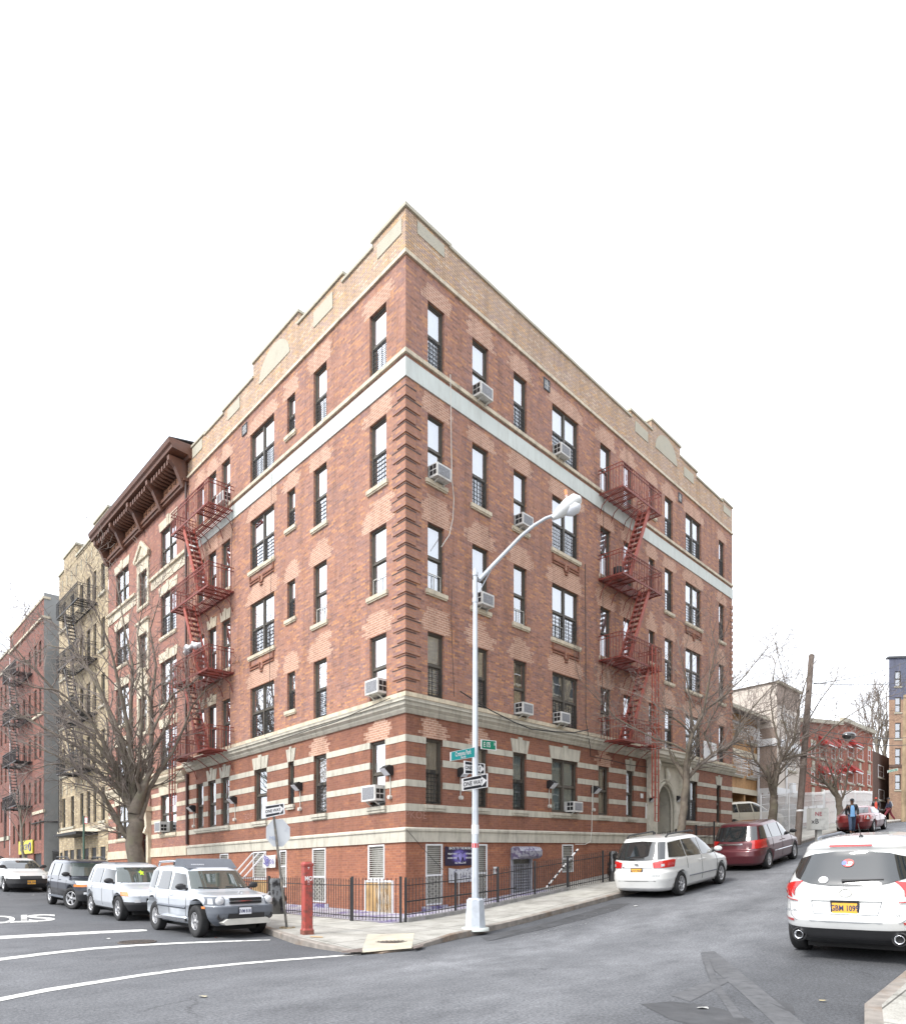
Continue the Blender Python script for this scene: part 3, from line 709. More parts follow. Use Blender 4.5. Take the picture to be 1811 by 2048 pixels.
for nm, fa, cols in (('R', FR, RG), ('L', FL, LG)):
    for k, c in enumerate(cols):
        z0 = GZ[0]+(.42 if nm == 'L' and k == 2 else 0)
        g = .5 if (nm, k) in (('R', 0), ('R', 1), ('R', 2), ('R', 6), ('L', 1), ('L', 2)) else None
        window(BLD, fa, c[0], c[1], z0, GZ[1], dbl=(nm == 'R' and k in (3, 6)), curtain=CG[nm][k], part=1, grd=g, sill=False, pane='pane_lo')
        if nm == 'L' and k in (5, 6): continue
        q_ = MB(); a, b = c[0]-.07, c[1]+.07
        if nm == 'L' and k == 4: b = LG[6][1]+.07
        zz = 3.205 if not (nm == 'L' and k == 2) else 3.63
        q_.fbox(fa, a, b, .0145, .1, zz-.1, zz-.005, M['stone']); q_.fbox(fa, a+.02, b-.02, .0145, .07, zz-.17, zz-.1, M['stone'])
        q_.build('window_sill', parent=BLD)
def lab(s): return s
air_con(FR, 3.05, 15.36, 'air conditioner in the fifth floor window second from the corner, right-hand front')
air_con(FR, 1.2, 12.23, 'air conditioner in the fourth floor window nearest the corner, right-hand front')
air_con(FR, 5.1, 12.23, 'air conditioner behind the lamp arm in the fourth floor window, third from the corner')
air_con(FR, 7.25, 15.36, 'air conditioner in the fifth floor double window below the right-hand parapet')
air_con(FR, 3.1, 9.2, 'scribbled air conditioner half hidden behind the street lamp pole')
air_con(FR, 5.1, 6.25, 'air conditioner under a yellow curtain just above the stone cornice')
air_con(FR, 7.25, 6.25, 'air conditioner in the second floor double window above the cornice, right-hand front')
air_con(FR, 8.05, 3.25, 'air conditioner with a drain pipe in the ground floor double window')
air_con(FL, 1.15, 6.3, 'air conditioner in the left-hand front window just above the cornice near the corner', w=.6, hh=.4)
air_con(FL, 1.3, 3.35, 'large air conditioner over the stone stripes in the ground floor window left of the corner', w=.64, hh=.43)
air_con(FL, 10.75, 15.36, 'air conditioner behind the top left fire escape balcony')
# ------------------------------------------------------------ ground, streets, pavements
def axis(pts):
    out = []
    for (a, b, n) in pts: out += [a+(b-a)*i/n for i in range(n)]
    out.append(pts[-1][1]); return out
g_ = MB()
As = axis([(-400, -100, 4), (-100, -30, 7), (-30, -14, 8), (-14, 16, 60), (16, 50, 34), (50, 130, 16), (130, 500, 4)])
Bs = axis([(-400, -100, 4), (-100, -30, 7), (-30, -16, 7), (-16, 10, 52), (10, 60, 30), (60, 130, 10), (130, 500, 4)])
g_.grid([[Vector((*XY(a, b), h(a, b))) for b in Bs] for a in As], M['asphalt'], uvf=lambda i, j: (As[i], Bs[j]))
g_.build('road', kind='structure')
KH = .13
cpts = []
for px_, py_ in ((590, 1889), (640, 1899), (700, 1907), (765, 1908), (830, 1899), (905, 1881), (985, 1862), (1040, 1849), (1100, 1833), (1160, 1817), (1200, 1806), (1254, 1791)):
    p = gp(px_, py_); cpts.append(AB(p.x, p.y))
CC0 = cpts[3]
def kl(a, b, lift=KH):
    d = math.hypot(a-CC0[0], b-CC0[1]); t = max(0, 1-d/2.3); t = t*t*(3-2*t)
    return lift-(.1*t if lift > .1 else 0)
def strip(name, outer, inner, n, mt, lift, kerb=True, kmat='kerb', kw=.16):
    """pavement between two polylines given in street coordinates, with a real kerb step on the outer side"""
    s = MB(); rows = []; ks = MB()
    for (a, b), (c, d) in zip(outer, inner):
        L_ = math.hypot(c-a, d-b); t0 = kw/L_ if kerb else 0
        rows.append([(a+(c-a)*t, b+(d-b)*t) for t in [t0+(1-t0)*k/n for k in range(n+1)]])
    s.grid([[Vector((*XY(*q), h(*q)+kl(*q, lift))) for q in r] for r in rows], mt, uvf=lambda i, j: rows[i][j])
    s.build(name, kind='structure')
    if kerb:
        K = []
        for (a, b), (c, d) in zip(outer, inner):
            L_ = math.hypot(c-a, d-b); q = (a+(c-a)*kw/L_, b+(d-b)*kw/L_)
            P0 = Vector((*XY(a, b), h(a, b))); P1 = Vector((*XY(*q), h(*q)))
            K.append([P0-Vector((0, 0, .05)), P0+Vector((0, 0, kl(a, b, lift)-.015)), P0+(P1-P0)*.15+Vector((0, 0, kl(a, b, lift))), P1+Vector((0, 0, kl(a, b, lift))), P1-Vector((0, 0, .05))])
        ks.grid(K, M[kmat], sm=False); ks.build('kerb', kind='structure')
kerbA = [(-3.4-.55*max(0, 1-b/12), b) for b in (70, 50, 38, 30, 24, 18, 14, 10, 8, 6, 4, 2)]
a_in, b_in = cpts[0]; a_out, b_out = cpts[-1]
arc = [(-4.05, .6)]+cpts
RK = -3.45
kerbB = [(a, b_out+(RK-b_out)*min(1, (a-a_out)/4)) for a in [a_out+1.2*i for i in range(1, 6)]]+[(a, RK) for a in (13, 15, 18, 21, 24, 28, 32, 36, 40, 46, 54, 64, 80)]
outer = kerbA+arc+kerbB
inner = [(.35, b) for a, b in kerbA]+[(.35, .9)]+[(.3, .35)]*len(cpts)
inner = inner[:len(kerbA)+1]+[(max(.2, q[0]), .3) for q in cpts]+[(max(.5, a), .35) for a, b in kerbB]
strip('sidewalk', outer, inner, 10, M['walk'], KH, kmat='kerb')
nk = []
for px_, py_ in ((1680, 2085), (1728, 2030), (1811, 1958)):
    p = gp(px_, py_, 0); nk.append(AB(p.x, p.y))
nb = sum(q[1] for q in nk)/3
print('near kerb', nk, 'corner', cpts)
no = [(nk[0][0]-1.5, nk[0][1]-1.4), (nk[0][0]-.5, nk[0][1]-.3), nk[1], nk[2]]+[(nk[2][0]+i*2.5, nb-.05) for i in range(1, 22)]
strip('sidewalk', no[::-1], [(a, nb-4.5) for a, b in no][::-1], 4, M['walk'], KH)
# yard behind the railings (painted concrete) ---------------------------------
# road markings -----------------------------------------------------------------
def road_line(name, top, bot, mt, lift=.006, n=10, **k):
    s = MB()
    def along(pts, n):
        out = []
        for i in range(n+1):
            t = i/n*(len(pts)-1); j = min(int(t), len(pts)-2); f = t-j
            out.append((pts[j][0]+(pts[j+1][0]-pts[j][0])*f, pts[j][1]+(pts[j+1][1]-pts[j][1])*f))
        return out
    T = [gp(x, y, 0) for x, y in along(top, n*(len(top)-1))]; B = [gp(x, y, 0) for x, y in along(bot, n*(len(top)-1))]
    rows = []
    for p, q in zip(T, B):
        r = []
        for f in (0, .5, 1):
            v = p.lerp(q, f); r.append(Vector((v.x, v.y, hx(v.x, v.y)+lift)))
        rows.append(r)
    s.grid(rows, mt); return s.build(name, kind='structure', **k)
road_line('stop_line', [(-40, 1875), (0, 1873), (150, 1865), (285, 1859.5), (294, 1860.5)], [(-40, 1881), (0, 1879), (150, 1870.5), (285, 1863.5), (294, 1862.5)], M['paint_road'])
road_line('crosswalk_line', [(-40, 1922), (0, 1917), (93, 1905.5), (186, 1896), (279, 1889.5), (372, 1885), (465, 1882), (540, 1880)], [(-40, 1928), (0, 1922.5), (93, 1910.5), (186, 1900), (279, 1893), (372, 1888), (465, 1884.5), (540, 1881.5)], M['paint_road'])
road_line('crosswalk_line', [(-40, 2005), (0, 1996.5), (93, 1978), (186, 1963.5), (279, 1949.5), (372, 1937), (480, 1926.5), (558, 1920), (640, 1914), (722, 1908.5)], [(-40, 2013), (0, 2004), (93, 1985), (186, 1969.5), (279, 1954.5), (372, 1941.5), (480, 1930.5), (558, 1923.5), (640, 1917), (722, 1911)], M['paint_road'])
# the word on the road, read by drivers coming down the side street
for ch, x0, x1, y0, y1 in (('S', 54, 110, 1829, 1843), ('T', 20, 76, 1830, 1845), ('O', -30, 30, 1832, 1847)):
    p00, p10, p11, p01 = gp(x1, y0), gp(x0, y0+1.2), gp(x0, y1+1.5), gp(x1, y1)      # text is upside down from here
    cu = bpy.data.curves.new('t', 'FONT'); cu.body = ch; to = bpy.data.objects.new('t', cu); COL.objects.link(to); cu.offset = .02
    dg = bpy.context.evaluated_depsgraph_get(); dg.update(); me = bpy.data.meshes.new_from_object(to.evaluated_get(dg))
    bpy.data.objects.remove(to)
    xs = [v.co.x for v in me.vertices]; ys = [v.co.y for v in me.vertices]
    for v in me.vertices:
        s = (v.co.x-min(xs))/(max(xs)-min(xs)); t = (v.co.y-min(ys))/(max(ys)-min(ys))
        p = p00.lerp(p10, s).lerp(p01.lerp(p11, s), t); v.co = Vector((p.x, p.y, hx(p.x, p.y)+.008))
    me.materials.clear(); me.materials.append(M['paint_road']); o = bpy.data.objects.new('road_letter', me); COL.objects.link(o); tag(o, kind='structure')
# tar patches and scuffs in the roadway
M['tar'] = mat('tar_patch', (.06, .062, .067), .85, .25, 3, dirt=(.1, .1, .105), dscale=2, dth=(.55, .8))
M['scuff'] = mat('dusty_tyre_scuff', (.118, .121, .128), .9, .2, 3, dirt=(.07, .072, .078), dscale=6, dth=(.40, .66))
def blot(name, pts, mt, lift=.004, rag=0):
    s = MB(); P = [gp(x+random.uniform(-rag, rag), y+random.uniform(-rag, rag)*.4) for x, y in pts]
    s.face([Vector((p.x, p.y, hx(p.x, p.y)+lift)) for p in P], mt); s.build(name, kind='structure')
blot('tar_patch', [(1280, 2009), (1340, 2004), (1400, 2010), (1440, 2018), (1500, 2040), (1520, 2060), (1420, 2060), (1340, 2040)], M['tar'])
blot('tar_patch', [(1512, 2000), (1545, 1996), (1585, 2012), (1590, 2030), (1560, 2032), (1525, 2014)], M['tar'])
for q in ([(1402, 1905), (1428, 1903), (1500, 1962), (1570, 2018), (1620, 2060), (1560, 2060), (1480, 1985), (1420, 1935)], [(1400, 1906), (1412, 1906), (1440, 1975), (1490, 2040), (1470, 2042), (1425, 1975)], [(1340, 1992), (1450, 1950), (1480, 1952), (1380, 2004)]): blot('tyre_scuff', q, M['scuff'], .004)
# worn edges of the resurfaced strip along the kerb
blot('tar_patch', [(960, 1874), (1060, 1853), (1180, 1822), (1225, 1808), (1260, 1806), (1230, 1822), (1140, 1846), (1040, 1870), (975, 1884)], M['tar'], .003, 2)
rl = random.Random(5)
sp_m = MB()
for i in range(260):
    x = rl.uniform(1040, 1250); y = 1868-(x-1000)*.232+rl.uniform(0, 26)
    p = gp(x, y, .004); r = rl.uniform(.008, .028); sp_m.face([p+Vector((r*math.cos(t), r*math.sin(t), .004)) for t in (0, 1.3, 2.6, 3.9, 5.2)], M['walk_sp'] if 'walk_sp' in M else M.setdefault('walk_sp', mat('pale_grit', (.33, .33, .34), .9)))
sp_m.build('gutter_grit', kind='stuff', label='pale grit scattered in the gutter of the hill street', cat='grit')
# manhole lids
def disc(name, px_, py_, r, mt, lift, mt2=None, **k):
    c = gp(px_, py_, lift); s = MB(); n = 28
    def P(rr, t, dz): x, y = c.x+rr*math.cos(t), c.y+rr*math.sin(t); return Vector((x, y, c.z-0+hx(x, y)-hx(c.x, c.y)+dz))
    s.face([P(r, 2*PI*i/n, .01) for i in range(n)], mt)
    s.grid([[P(rr, 2*PI*i/n, z) for i in range(n)] for rr, z in ((r*1.12, 0), (r*1.1, .016), (r, .016), (r, .01))], mt2 or mt, closed=True, sm=False)
    for j in range(-3, 4):
        w = math.sqrt(max(0, 1-(j/4)**2))*r*.9
        for d in (Vector((1, 0, 0)), Vector((0, 1, 0))):
            e = Vector((-d.y, d.x, 0))
            a = c+d*(-w)+e*(j/4*r); b = c+d*w+e*(j/4*r); a.z = hx(a.x, a.y)+lift+.014; b.z = hx(b.x, b.y)+lift+.014
            s.bar(a, b, .02, mt, .012)
    return s.build(name, **k)
M['castiron'] = mat('cast_iron', (.075, .065, .06), .6, .3, 12, dirt=(.14, .1, .07), dscale=5)
disc('manhole_cover', 274, 1885, .33, M['castiron'], .004, label='round cast iron manhole cover in the asphalt by the crosswalk line', cat='manhole cover')
sl = [(735, 1877), (828, 1875), (823, 1897), (722, 1905)]
s = MB(); P = [gp(x, y, .05) for x, y in sl]
for p in P: p.z = hx(p.x, p.y)+kl(*AB(p.x, p.y))+.006; M['walk_y'] = mat('newer_concrete', (.47, .43, .34), .9, .15, 6, dirt=(.3, .28, .24), dscale=3)
s.face(P, M['walk_y']); s.build('sidewalk_slab', kind='structure')
disc('manhole_cover', 781, 1883.5, .3, M['castiron'], .075, label='rusty round manhole cover set in the pale pavement slab at the kerb corner', cat='manhole cover')
M['steelgrey'] = mat('kerb_inlet_steel', (.14, .115, .105), .6, .3, 6)
for xs in ((683, 724), (826, 846)):
    s = MB()
    p = [gp(xs[0], 1903 if xs[0] < 700 else 1893, .06), gp(xs[1], 1896 if xs[0] < 700 else 1887, .06), gp(xs[1], 1904 if xs[0] < 700 else 1893, .06), gp(xs[0], 1906 if xs[0] < 700 else 1898, .06)]
    s.face(p, M['steelgrey']); s.build('kerb_inlet', kind='structure')
# ------------------------------------------------------------ portal, basement openings, fire escapes, lamps, cables
def gz(fa, u, o):
    p = fa.P(u, o, 0); return hx(p.x, p.y)-p.z
# stone doorway
M['stone_door'] = mat('stone_doorway', (.56, .53, .45), .8, .08, 4, bump=.2, dirt=(.42, .40, .34), dscale=3)
D = MB(); m = M['stone_door']; st2 = mat('carved_stone', (.55, .52, .44), .8, .15, 8, bump=.6, bscale=25)
z0d = 1.75; c_, r_ = 15.15, .86; ua, ub = 13.65, 16.75; zs, za = 3.62, 4.72
def archpt(t, r, zt): return (c_+r*math.cos(t), zs+(zt-zs)*math.sin(t))
N_ = 16; arch = [archpt(PI*k/N_, r_, za) for k in range(N_+1)]
for o, rr, zt, R2, Z2 in ((.1, r_, za, None, None),):
    right = [(ub, z0d), (ub, 5.62), (c_, 5.62)]+[archpt(PI/2-PI/2*k/8, rr, zt) for k in range(9)]+[(c_+rr, z0d)]
    left = [(ua, z0d), (c_-rr, z0d)]+[archpt(PI-PI/2*k/8, rr, zt) for k in range(9)]+[(c_, 5.62), (ua, 5.62)]
    for poly in (right, left): D.prism(poly, -.12, o, lambda p, q, w: FR.P(p, w, q), m)
def arch_tube(mb, r, zt, o, rad, mt):
    pts = [FR.P(c_+r, o, z0d)]+[FR.P(*((lambda q: (q[0], o, q[1]))(archpt(PI*k/24, r, zt)))) for k in range(25)]+[FR.P(c_-r, o, z0d)]
    mb.tube(pts, rad, 8, mt)
arch_tube(D, r_+.03, za+.03, .12, .07, m); arch_tube(D, r_+.17, za+.17, .11, .04, m); arch_tube(D, r_-.05, za-.05, .0, .05, m)
D.build('doorway_surround', parent=BLD)
D = MB(); rows = []
for o in (.05, -.75): rows.append([FR.P(c_+r_, o, z0d)]+[FR.P(*((lambda q: (q[0], o, q[1]))(archpt(PI*k/N_, r_, za)))) for k in range(N_+1)]+[FR.P(c_-r_, o, z0d)])
D.grid(rows, m, sm=False); D.build('doorway_reveal', parent=BLD)
D = MB(); M['blue_fan'] = mat('fanlight_blue', (.30, .37, .47), .4); fan = [archpt(PI*k/16, r_, za) for k in range(17)]
D.prism(fan, -.76, -.74, lambda p, q, w: FR.P(p, w, q), M['blue_fan']); D.build('fanlight', parent=BLD)
text_obj('door_number', '0', .5, FR.P(c_-.1, -.73, 4.1), DR+(GR,), (0, 0, 1), M['black'], BLD, sx=.7)
D = MB(); D.fbox(FR, c_-r_, c_+r_, -.8, -.72, zs-.06, zs+.03, M['stone']); D.fbox(FR, c_-r_, c_-.2, -.8, -.76, z0d, zs-.06, M['black'])
D.fbox(FR, c_-.2, c_-.1, -.8, -.7, z0d, zs-.06, M['stone'])
for k in range(5):
    z = z0d+.1+k*.36
    frame_rect(D, FR, c_-.1, c_+r_, z, z+.36, .06, -.78, -.72, M['stone']); D.fbox(FR, c_+.3, c_+.36, -.78, -.72, z+.06, z+.3, M['stone'])
D.fbox(FR, c_-.1, c_+r_, -.8, -.785, z0d, zs-.06, M['room']); D.build('entrance_door', parent=BLD)
D = MB()     # entablature
for o1, a, b in ((.62, 5.80, 5.99), (.55, 5.70, 5.80), (.42, 5.60, 5.70)): D.fbox(FR, ua-.28+(.62-o1), ub+.28-(.62-o1), .0, o1, a, b, m)
D.fbox(FR, ua-.3, ub+.3, .0, .66, 5.991, 6.04, m); D.fbox(FR, ua-.28, ub+.28, .02, .6, 6.041, 6.075, M['stone_cr'])
for k in range(16): D.fbox(FR, 14.25+k*.115, 14.31+k*.115, .1, .2, 5.45, 5.56, m)
D.build('door_cornice', parent=BLD)
for uc in (ua+.05, ub-.1):
    b = MB(); sc = []
    for k in range(26):      # scroll profile in (o, z)
        t = k/25*PI*2.3; r = .26*(1-k/34); sc.append((.12+.2+r*math.cos(t+.4), 5.27+r*math.sin(t+.4)))
    b.tube([FR.P(uc, o, z) for o, z in sc], .055, 6, m)
    prof = [(.05, 5.6), (.5, 5.6), (.56, 5.4), (.52, 5.15), (.38, 4.98), (.3, 4.75), (.24, 4.5), (.18, 4.2), (.22, 4.05), (.05, 4.0)]
    b.prism(prof, -.15, .15, lambda p, q, w: FR.P(uc+w, p, q), st2)
    for k in range(7): b.tube([FR.P(uc-.14+k*.047, .36-abs(k-3)*.02, 5.0-.02*k % 2), FR.P(uc-.14+k*.047, .4, 4.85), FR.P(uc-.14+k*.047, .3, 4.68)], .03, 5, st2)
    b.build('scroll_bracket', parent=BLD)
D = MB(); D.tube([FR.P(c_, .16, 4.82), FR.P(c_, .26, 4.95), FR.P(c_+.01, .2, 5.15), FR.P(c_, .14, 5.4)], [.12, .13, .1, .07], 8, st2); D.build('carved_keystone', parent=BLD)
# basement openings ---------------------------------------------------------------
M['mesh_gl'] = mat('dirty_basement_glass', (.20, .195, .17), .3, .3, 6, dirt=(.33, .33, .31), dscale=4)
M['board'] = mat('yellowed_board', (.42, .27, .12), .8, .25, 3)
M['purple'] = mat('purple_paint', (.16, .13, .30), .7, .3, 6, dirt=(.5, .5, .52), dscale=6, dth=(.45, .6))
def bwin(fa, u0, u1, z0, z1, split=None, lower='mesh', name='basement_window'):
    f = MB(); wf = M['white_fr']
    frame_rect(f, fa, u0, u1, z0, z1, .045, -.02, .012, wf)
    zs_ = split or z0
    if split: f.fbox(fa, u0+.045, u1-.045, -.02, .01, split-.025, split+.025, wf)
    w = f.build(name, parent=BLD)
    p = MB(); p.fbox(fa, u0+.01, u1-.01, -.13, -.1, z0, z1, M['mesh_gl']); p.build('pane', parent=w)
    g = MB(); n = int((z1-zs_)/.055)
    for i in range(1, n): z = zs_+i*(z1-zs_)/n; g.fbox(fa, u0+.045, u1-.045, -.02, -.012, z-.008, z+.008, M['conduit'])
    if split:
        k = int((u1-u0)/.08)
        for i in range(-int((split-z0)/.08), k+1):       # diamond lattice
            for sgn in (1, -1):
                a = u0+.05+i*.08 if sgn > 0 else u1-.05-i*.08; hgt = split-z0-.06
                s0, s1 = 0, hgt
                ue = a+sgn*hgt*.6
                lo, hi = u0+.04, u1-.04
                def cl(uq): return min(max(uq, lo), hi)
                x0, x1 = cl(a), cl(ue)
                if abs(x1-x0) < .02: continue
                za_ = z0+.03+(x0-a)/(ue-a)*hgt; zb_ = z0+.03+(x1-a)/(ue-a)*hgt
                g.bar(fa.P(x0, -.015, za_), fa.P(x1, -.015, zb_), .012, M['iron'] if False else M['conduit'])
    g.build('security_grille', parent=w)
    return w
bwin(FR, *BR[0], .42, 2.12, 1.25); bwin(FR, *BR[1], .45, 2.12, 1.25); bwin(FR, *BR[3], 1.15, 2.12, 1.62)
bwin(FL, *BL[0], 1.16, 2.14); bwin(FL, *BL[1], .45, 2.14, 1.25); bwin(FL, *BL[2], .9, 2.14, 1.6); bwin(FL, *BL[3], 1.15, 2.14); bwin(FL, *BL[4], 1.2, 2.14)
b = MB(); b.fbox(FL, .55, 1.75, 0, .03, .25, 1.12, M['board']); frame_rect(b, FL, .5, 1.8, .2, 1.14, .05, .0, .05, M['white_fr']); b.fbox(FL, 1.1, 1.14, .03, .05, .25, 1.1, M['white_fr']); b.build('boarded_opening', parent=BLD)
b = MB()
for k in range(14):
    a = .56+k*.045
    b.bar(FL.P(a, .06, .25), FL.P(a+.18 if k % 2 else a, .06, 1.08), .01, M['conduit'])
b.build('door_lattice', parent=BLD)
# hopper cage of the fourth basement opening
b = MB(); u0, u1 = BL[3]
for u in (u0, (u0+u1)/2, u1): b.bar(FL.P(u, .02, 2.1), FL.P(u, .85, 1.22), .035, M['white_fr'])
b.bar(FL.P(u0, .85, 1.22), FL.P(u1, .85, 1.22), .035, M['white_fr'])
for u in (u0, u1): b.bar(FL.P(u, .02, 1.22), FL.P(u, .85, 1.22), .035, M['white_fr'])
b.build('hopper_frame', parent=BLD)
b = MB(); b.fbox(FL, 7.6, 8.7, -.02, .02, .5, 1.12, M['board']); b.build('boarded_opening', parent=BLD)
# basement shop door with roller box
M['steel'] = mat('galvanised_steel', (.36, .37, .42), .45, .12, 5, metal=.3, dirt=(.5, .5, .53), dscale=8)
u0, u1 = BR[2]; b = MB()
b.fbox(FR, u0-.05, u0+.06, -.05, .03, gz(FR, u0, .1)+.1, 2.0, M['steel']); b.fbox(FR, u1-.06, u1+.05, -.05, .03, .5, 1.9, M['steel']); b.fbox(FR, u0, u1, -.14, -.1, .3, 1.8, M['mesh_gl'])
b.build('basement_door', parent=BLD)
b = MB()
for k in range(1, 10): uu = u0+(u1-u0)*k/10; b.fbox(FR, uu-.012, uu+.012, -.04, -.01, .35, 1.5, M['steel'])
for k in range(13): z = .38+k*.09; b.fbox(FR, u0+.06, u1-.06, -.01, .01, z-.014, z+.014, M['steel'])
b.build('door_grille', parent=BLD)
b = MB(); prof = [(0, 1.98), (.1, 2.05), (.34, 2.02), (.42, 1.9), (.4, 1.74), (.3, 1.66), (0, 1.64)]
M['graf'] = mat('scribbled_steel', (.33, .33, .38), .5, .1, 4, dirt=(.12, .1, .18), dscale=9, dth=(.5, .54))
b.prism(prof, u0-.05, u1+.05, lambda p, q, w: FR.P(w, p, q), M['graf']); b.build('shutter_box', parent=BLD)
# black gaps where walls meet ground handled by yard paving; purple painted bases under the basement windows
b = MB(); b.fbox(FR, .6, 1.6, .0, .05, .24, .40, M['purple']); b.build('painted_plinth', parent=BLD)
b = MB(); b.fbox(FL, 3.7, 4.8, .0, .05, .2, .42, M['purple']); b.build('painted_plinth', parent=BLD)
# wall floodlights -----------------------------------------------------------------
def flood(fa, u, z, label, drop=.72, cup=True):
    root = empty('wall_floodlight', fa.P(u, 0, z), label, 'wall light', 'floodlights along the ground storey')
    b = MB(); prof = [(0.0, z+.1), (.1, z+.12), (.24, z+.02), (.24, z-.02), (.1, z-.16), (0, z-.16)]
    b.prism([(0, z+.1), (.14, z+.13), (.3, z+.02), (.12, z-.14), (0, z-.14)], -.13, .13, lambda p, q, w: fa.P(u+w, p, q), M['black']); b.build('housing', parent=root)
    b = MB(); b.prism([(.305, z+.01), (.125, z-.15), (.115, z-.14), (.295, z+.02)], -.12, .12, lambda p, q, w: fa.P(u+w, p, q), M['lampglass']); b.build('lens', parent=root)
    b = MB(); b.tube([fa.P(u-.02, .03, z-.12), fa.P(u-.02, .03, z-drop)], .014, 5, M['conduit']); b.tube([fa.P(u-.02, .0, z-drop-.04), fa.P(u-.02, .1, z-drop-.04)], .06, 8, M['conduit']); b.build('conduit', parent=root)
fl = [(FL, 389, 1617, 'on the striped wall left of the three narrow windows'), (FL, 471, 1600, 'between the narrow windows and the wide keystone window'), (FL, 601, 1573, 'right of the smallest keystone window'), (FL, 781, 1541, 'nearest the building corner, left-hand front'),
      (FR, 920, 1545, 'just left of the street lamp pole'), (FR, 1097, 1569, 'right of the third ground floor window'), (FR, 1185, 1580, 'with a long conduit, beside the narrow window'), (FR, 1296, 1598, 'left of the arched doorway'), (FR, 1350, 1598, 'right of the arched doorway')]
for fa, x, y, t in fl:
    u, z = fa.U(x, y); flood(fa, u, z, 'small black wall floodlight '+t, .1 if x in (1296, 1350) else .7)
# fire escapes -----------------------------------------------------------------------
def fire_escape(fa, ulo, uhi, levels, label, colr, hole, stair, drop, out=.98):
    root = empty('fire_escape', fa.P(ulo, 0, levels[-1]), label, 'fire escape', 'red fire escapes on the corner building')
    m = M['fe_red']; m2 = M['fe_lt']
    for li, z in enumerate(levels):
        b = MB(); n = 13
        for i in range(n+1):
            o = .04+i*(out-.04)/n
            segs = [(ulo, uhi)] if (o < out*.5 or li == len(levels)-1 and False) else [(ulo, hole[0]), (hole[1], uhi)]
            for a, c in segs: b.fbox(fa, a, c, o-.014, o+.014, z-.03, z, m)
        for u in [ulo+.02, ulo+.35, ulo+.7, ulo+1.05, (hole[0]+hole[1])/2, uhi-.7, uhi-.35, uhi-.02]:
            oe = out*.5 if hole[0]+.05 < u < hole[1]-.05 else out
            b.fbox(fa, u-.012, u+.012, .0, oe, z-.07, z-.03, m)
        b.fbox(fa, ulo, uhi, out-.0, out+.03, z-.07, z, m); b.fbox(fa, ulo, uhi, 0, .03, z-.07, z, m)
        b.build('platform', parent=root)
        r = MB(); H_ = .84
        for zz in (z+H_, z+H_-.13):
            r.fbox(fa, ulo-.02, uhi+.02, out, out+.025, zz-.014, zz+.014, m)
            for u in (ulo, uhi): r.fbox(fa, u-.012, u+.012, -.02, out, zz-.012, zz+.012, m)
        k = int((uhi-ulo)/.125)
        for i in range(k+1):
            u = ulo+(uhi-ulo)*i/k; r.fbox(fa, u-.009, u+.009, out, out+.018, z, z+H_, m)
            if i % 4 == 2:      # scrolls between the bars
                r.tube([fa.P(u+.03+.03*math.sin(t), out+.01, z+.35+.1*math.cos(t)) for t in [q*PI/4 for q in range(9)]], .008, 4, m)
        for i in range(1, 8):
            for u in (ulo, uhi): r.fbox(fa, u-.009, u+.009, out*i/8-.009, out*i/8+.009, z, z+H_, m)
        r.fbox(fa, hole[0], hole[1]+.5, .5*out, .5*out+.02, z+H_-.25, z+H_-.23, m)
        r.build('railing', parent=root)
        for u in (ulo+.1, ulo+.95, (ulo+uhi)/2+.3, uhi-.15):
            s = MB(); s.tube([fa.P(u, .0, z-.75), fa.P(u, .12, z-.42), fa.P(u, .5, z-.16), fa.P(u, out*.9, z-.06)], .016, 5, m); s.build('bracket', parent=root)
        if li < len(levels)-1:
            t = MB(); zb = levels[li+1]; (ut, ub_) = stair
            for o in (.5, .9):
                t.bar(fa.P(ut, o, z), fa.P(ub_, o, zb+.02), .035, m2 if colr else m, .16)
                t.bar(fa.P(ut, o, z+.7), fa.P(ub_, o, zb+.75), .018, m)
                for q in (.15, .5, .85): t.bar(fa.P(ut+(ub_-ut)*q, o, z+(zb-z)*q), fa.P(ut+(ub_-ut)*q, o, z+(zb-z)*q+.72), .015, m)
            nst = 12
            for i in range(1, nst+1):
                q = i/(nst+1); u = ut+(ub_-ut)*q; zz = z+(zb-z)*q
                t.fbox(fa, u-.09, u+.09, .5, .9, zz-.02, zz+.02, m)
            t.build('stair', parent=root)
    ul, z0, z1 = drop
    for dd, (a, c) in ((0, (z0, z1)), (.3, (z0-.9 if fa is FR else z0-.6, z1-.7))):
        t = MB()
        for w in (0, .3):
            t.fbox(fa, ul+w+dd*.4-.018, ul+w+dd*.4+.018, out+.05+dd*.2, out+.085+dd*.2, a, c, m2)
        k = int((c-a)/.3)
        for i in range(k+1): zz = a+i*(c-a)/k; t.fbox(fa, ul+dd*.4, ul+.3+dd*.4, out+.055+dd*.2, out+.08+dd*.2, zz-.01, zz+.01, m2)
        t.build('drop_ladder', parent=root)
    return root
fire_escape(FR, 9.85, 12.95, [15.12, 11.98, 8.98, 5.95], 'red iron fire escape with zigzag stairs on the right-hand street front', 1, (11.0, 12.15), (12.15, 10.55), (12.05, 3.9, 9.75))
fire_escape(FL, 10.15, 13.65, [14.95, 11.92, 8.9, 5.98], 'red iron fire escape of four balconies on the left-hand street front', 1, (11.3, 12.6), (12.65, 11.2), (13.1, 4.1, 9.7))
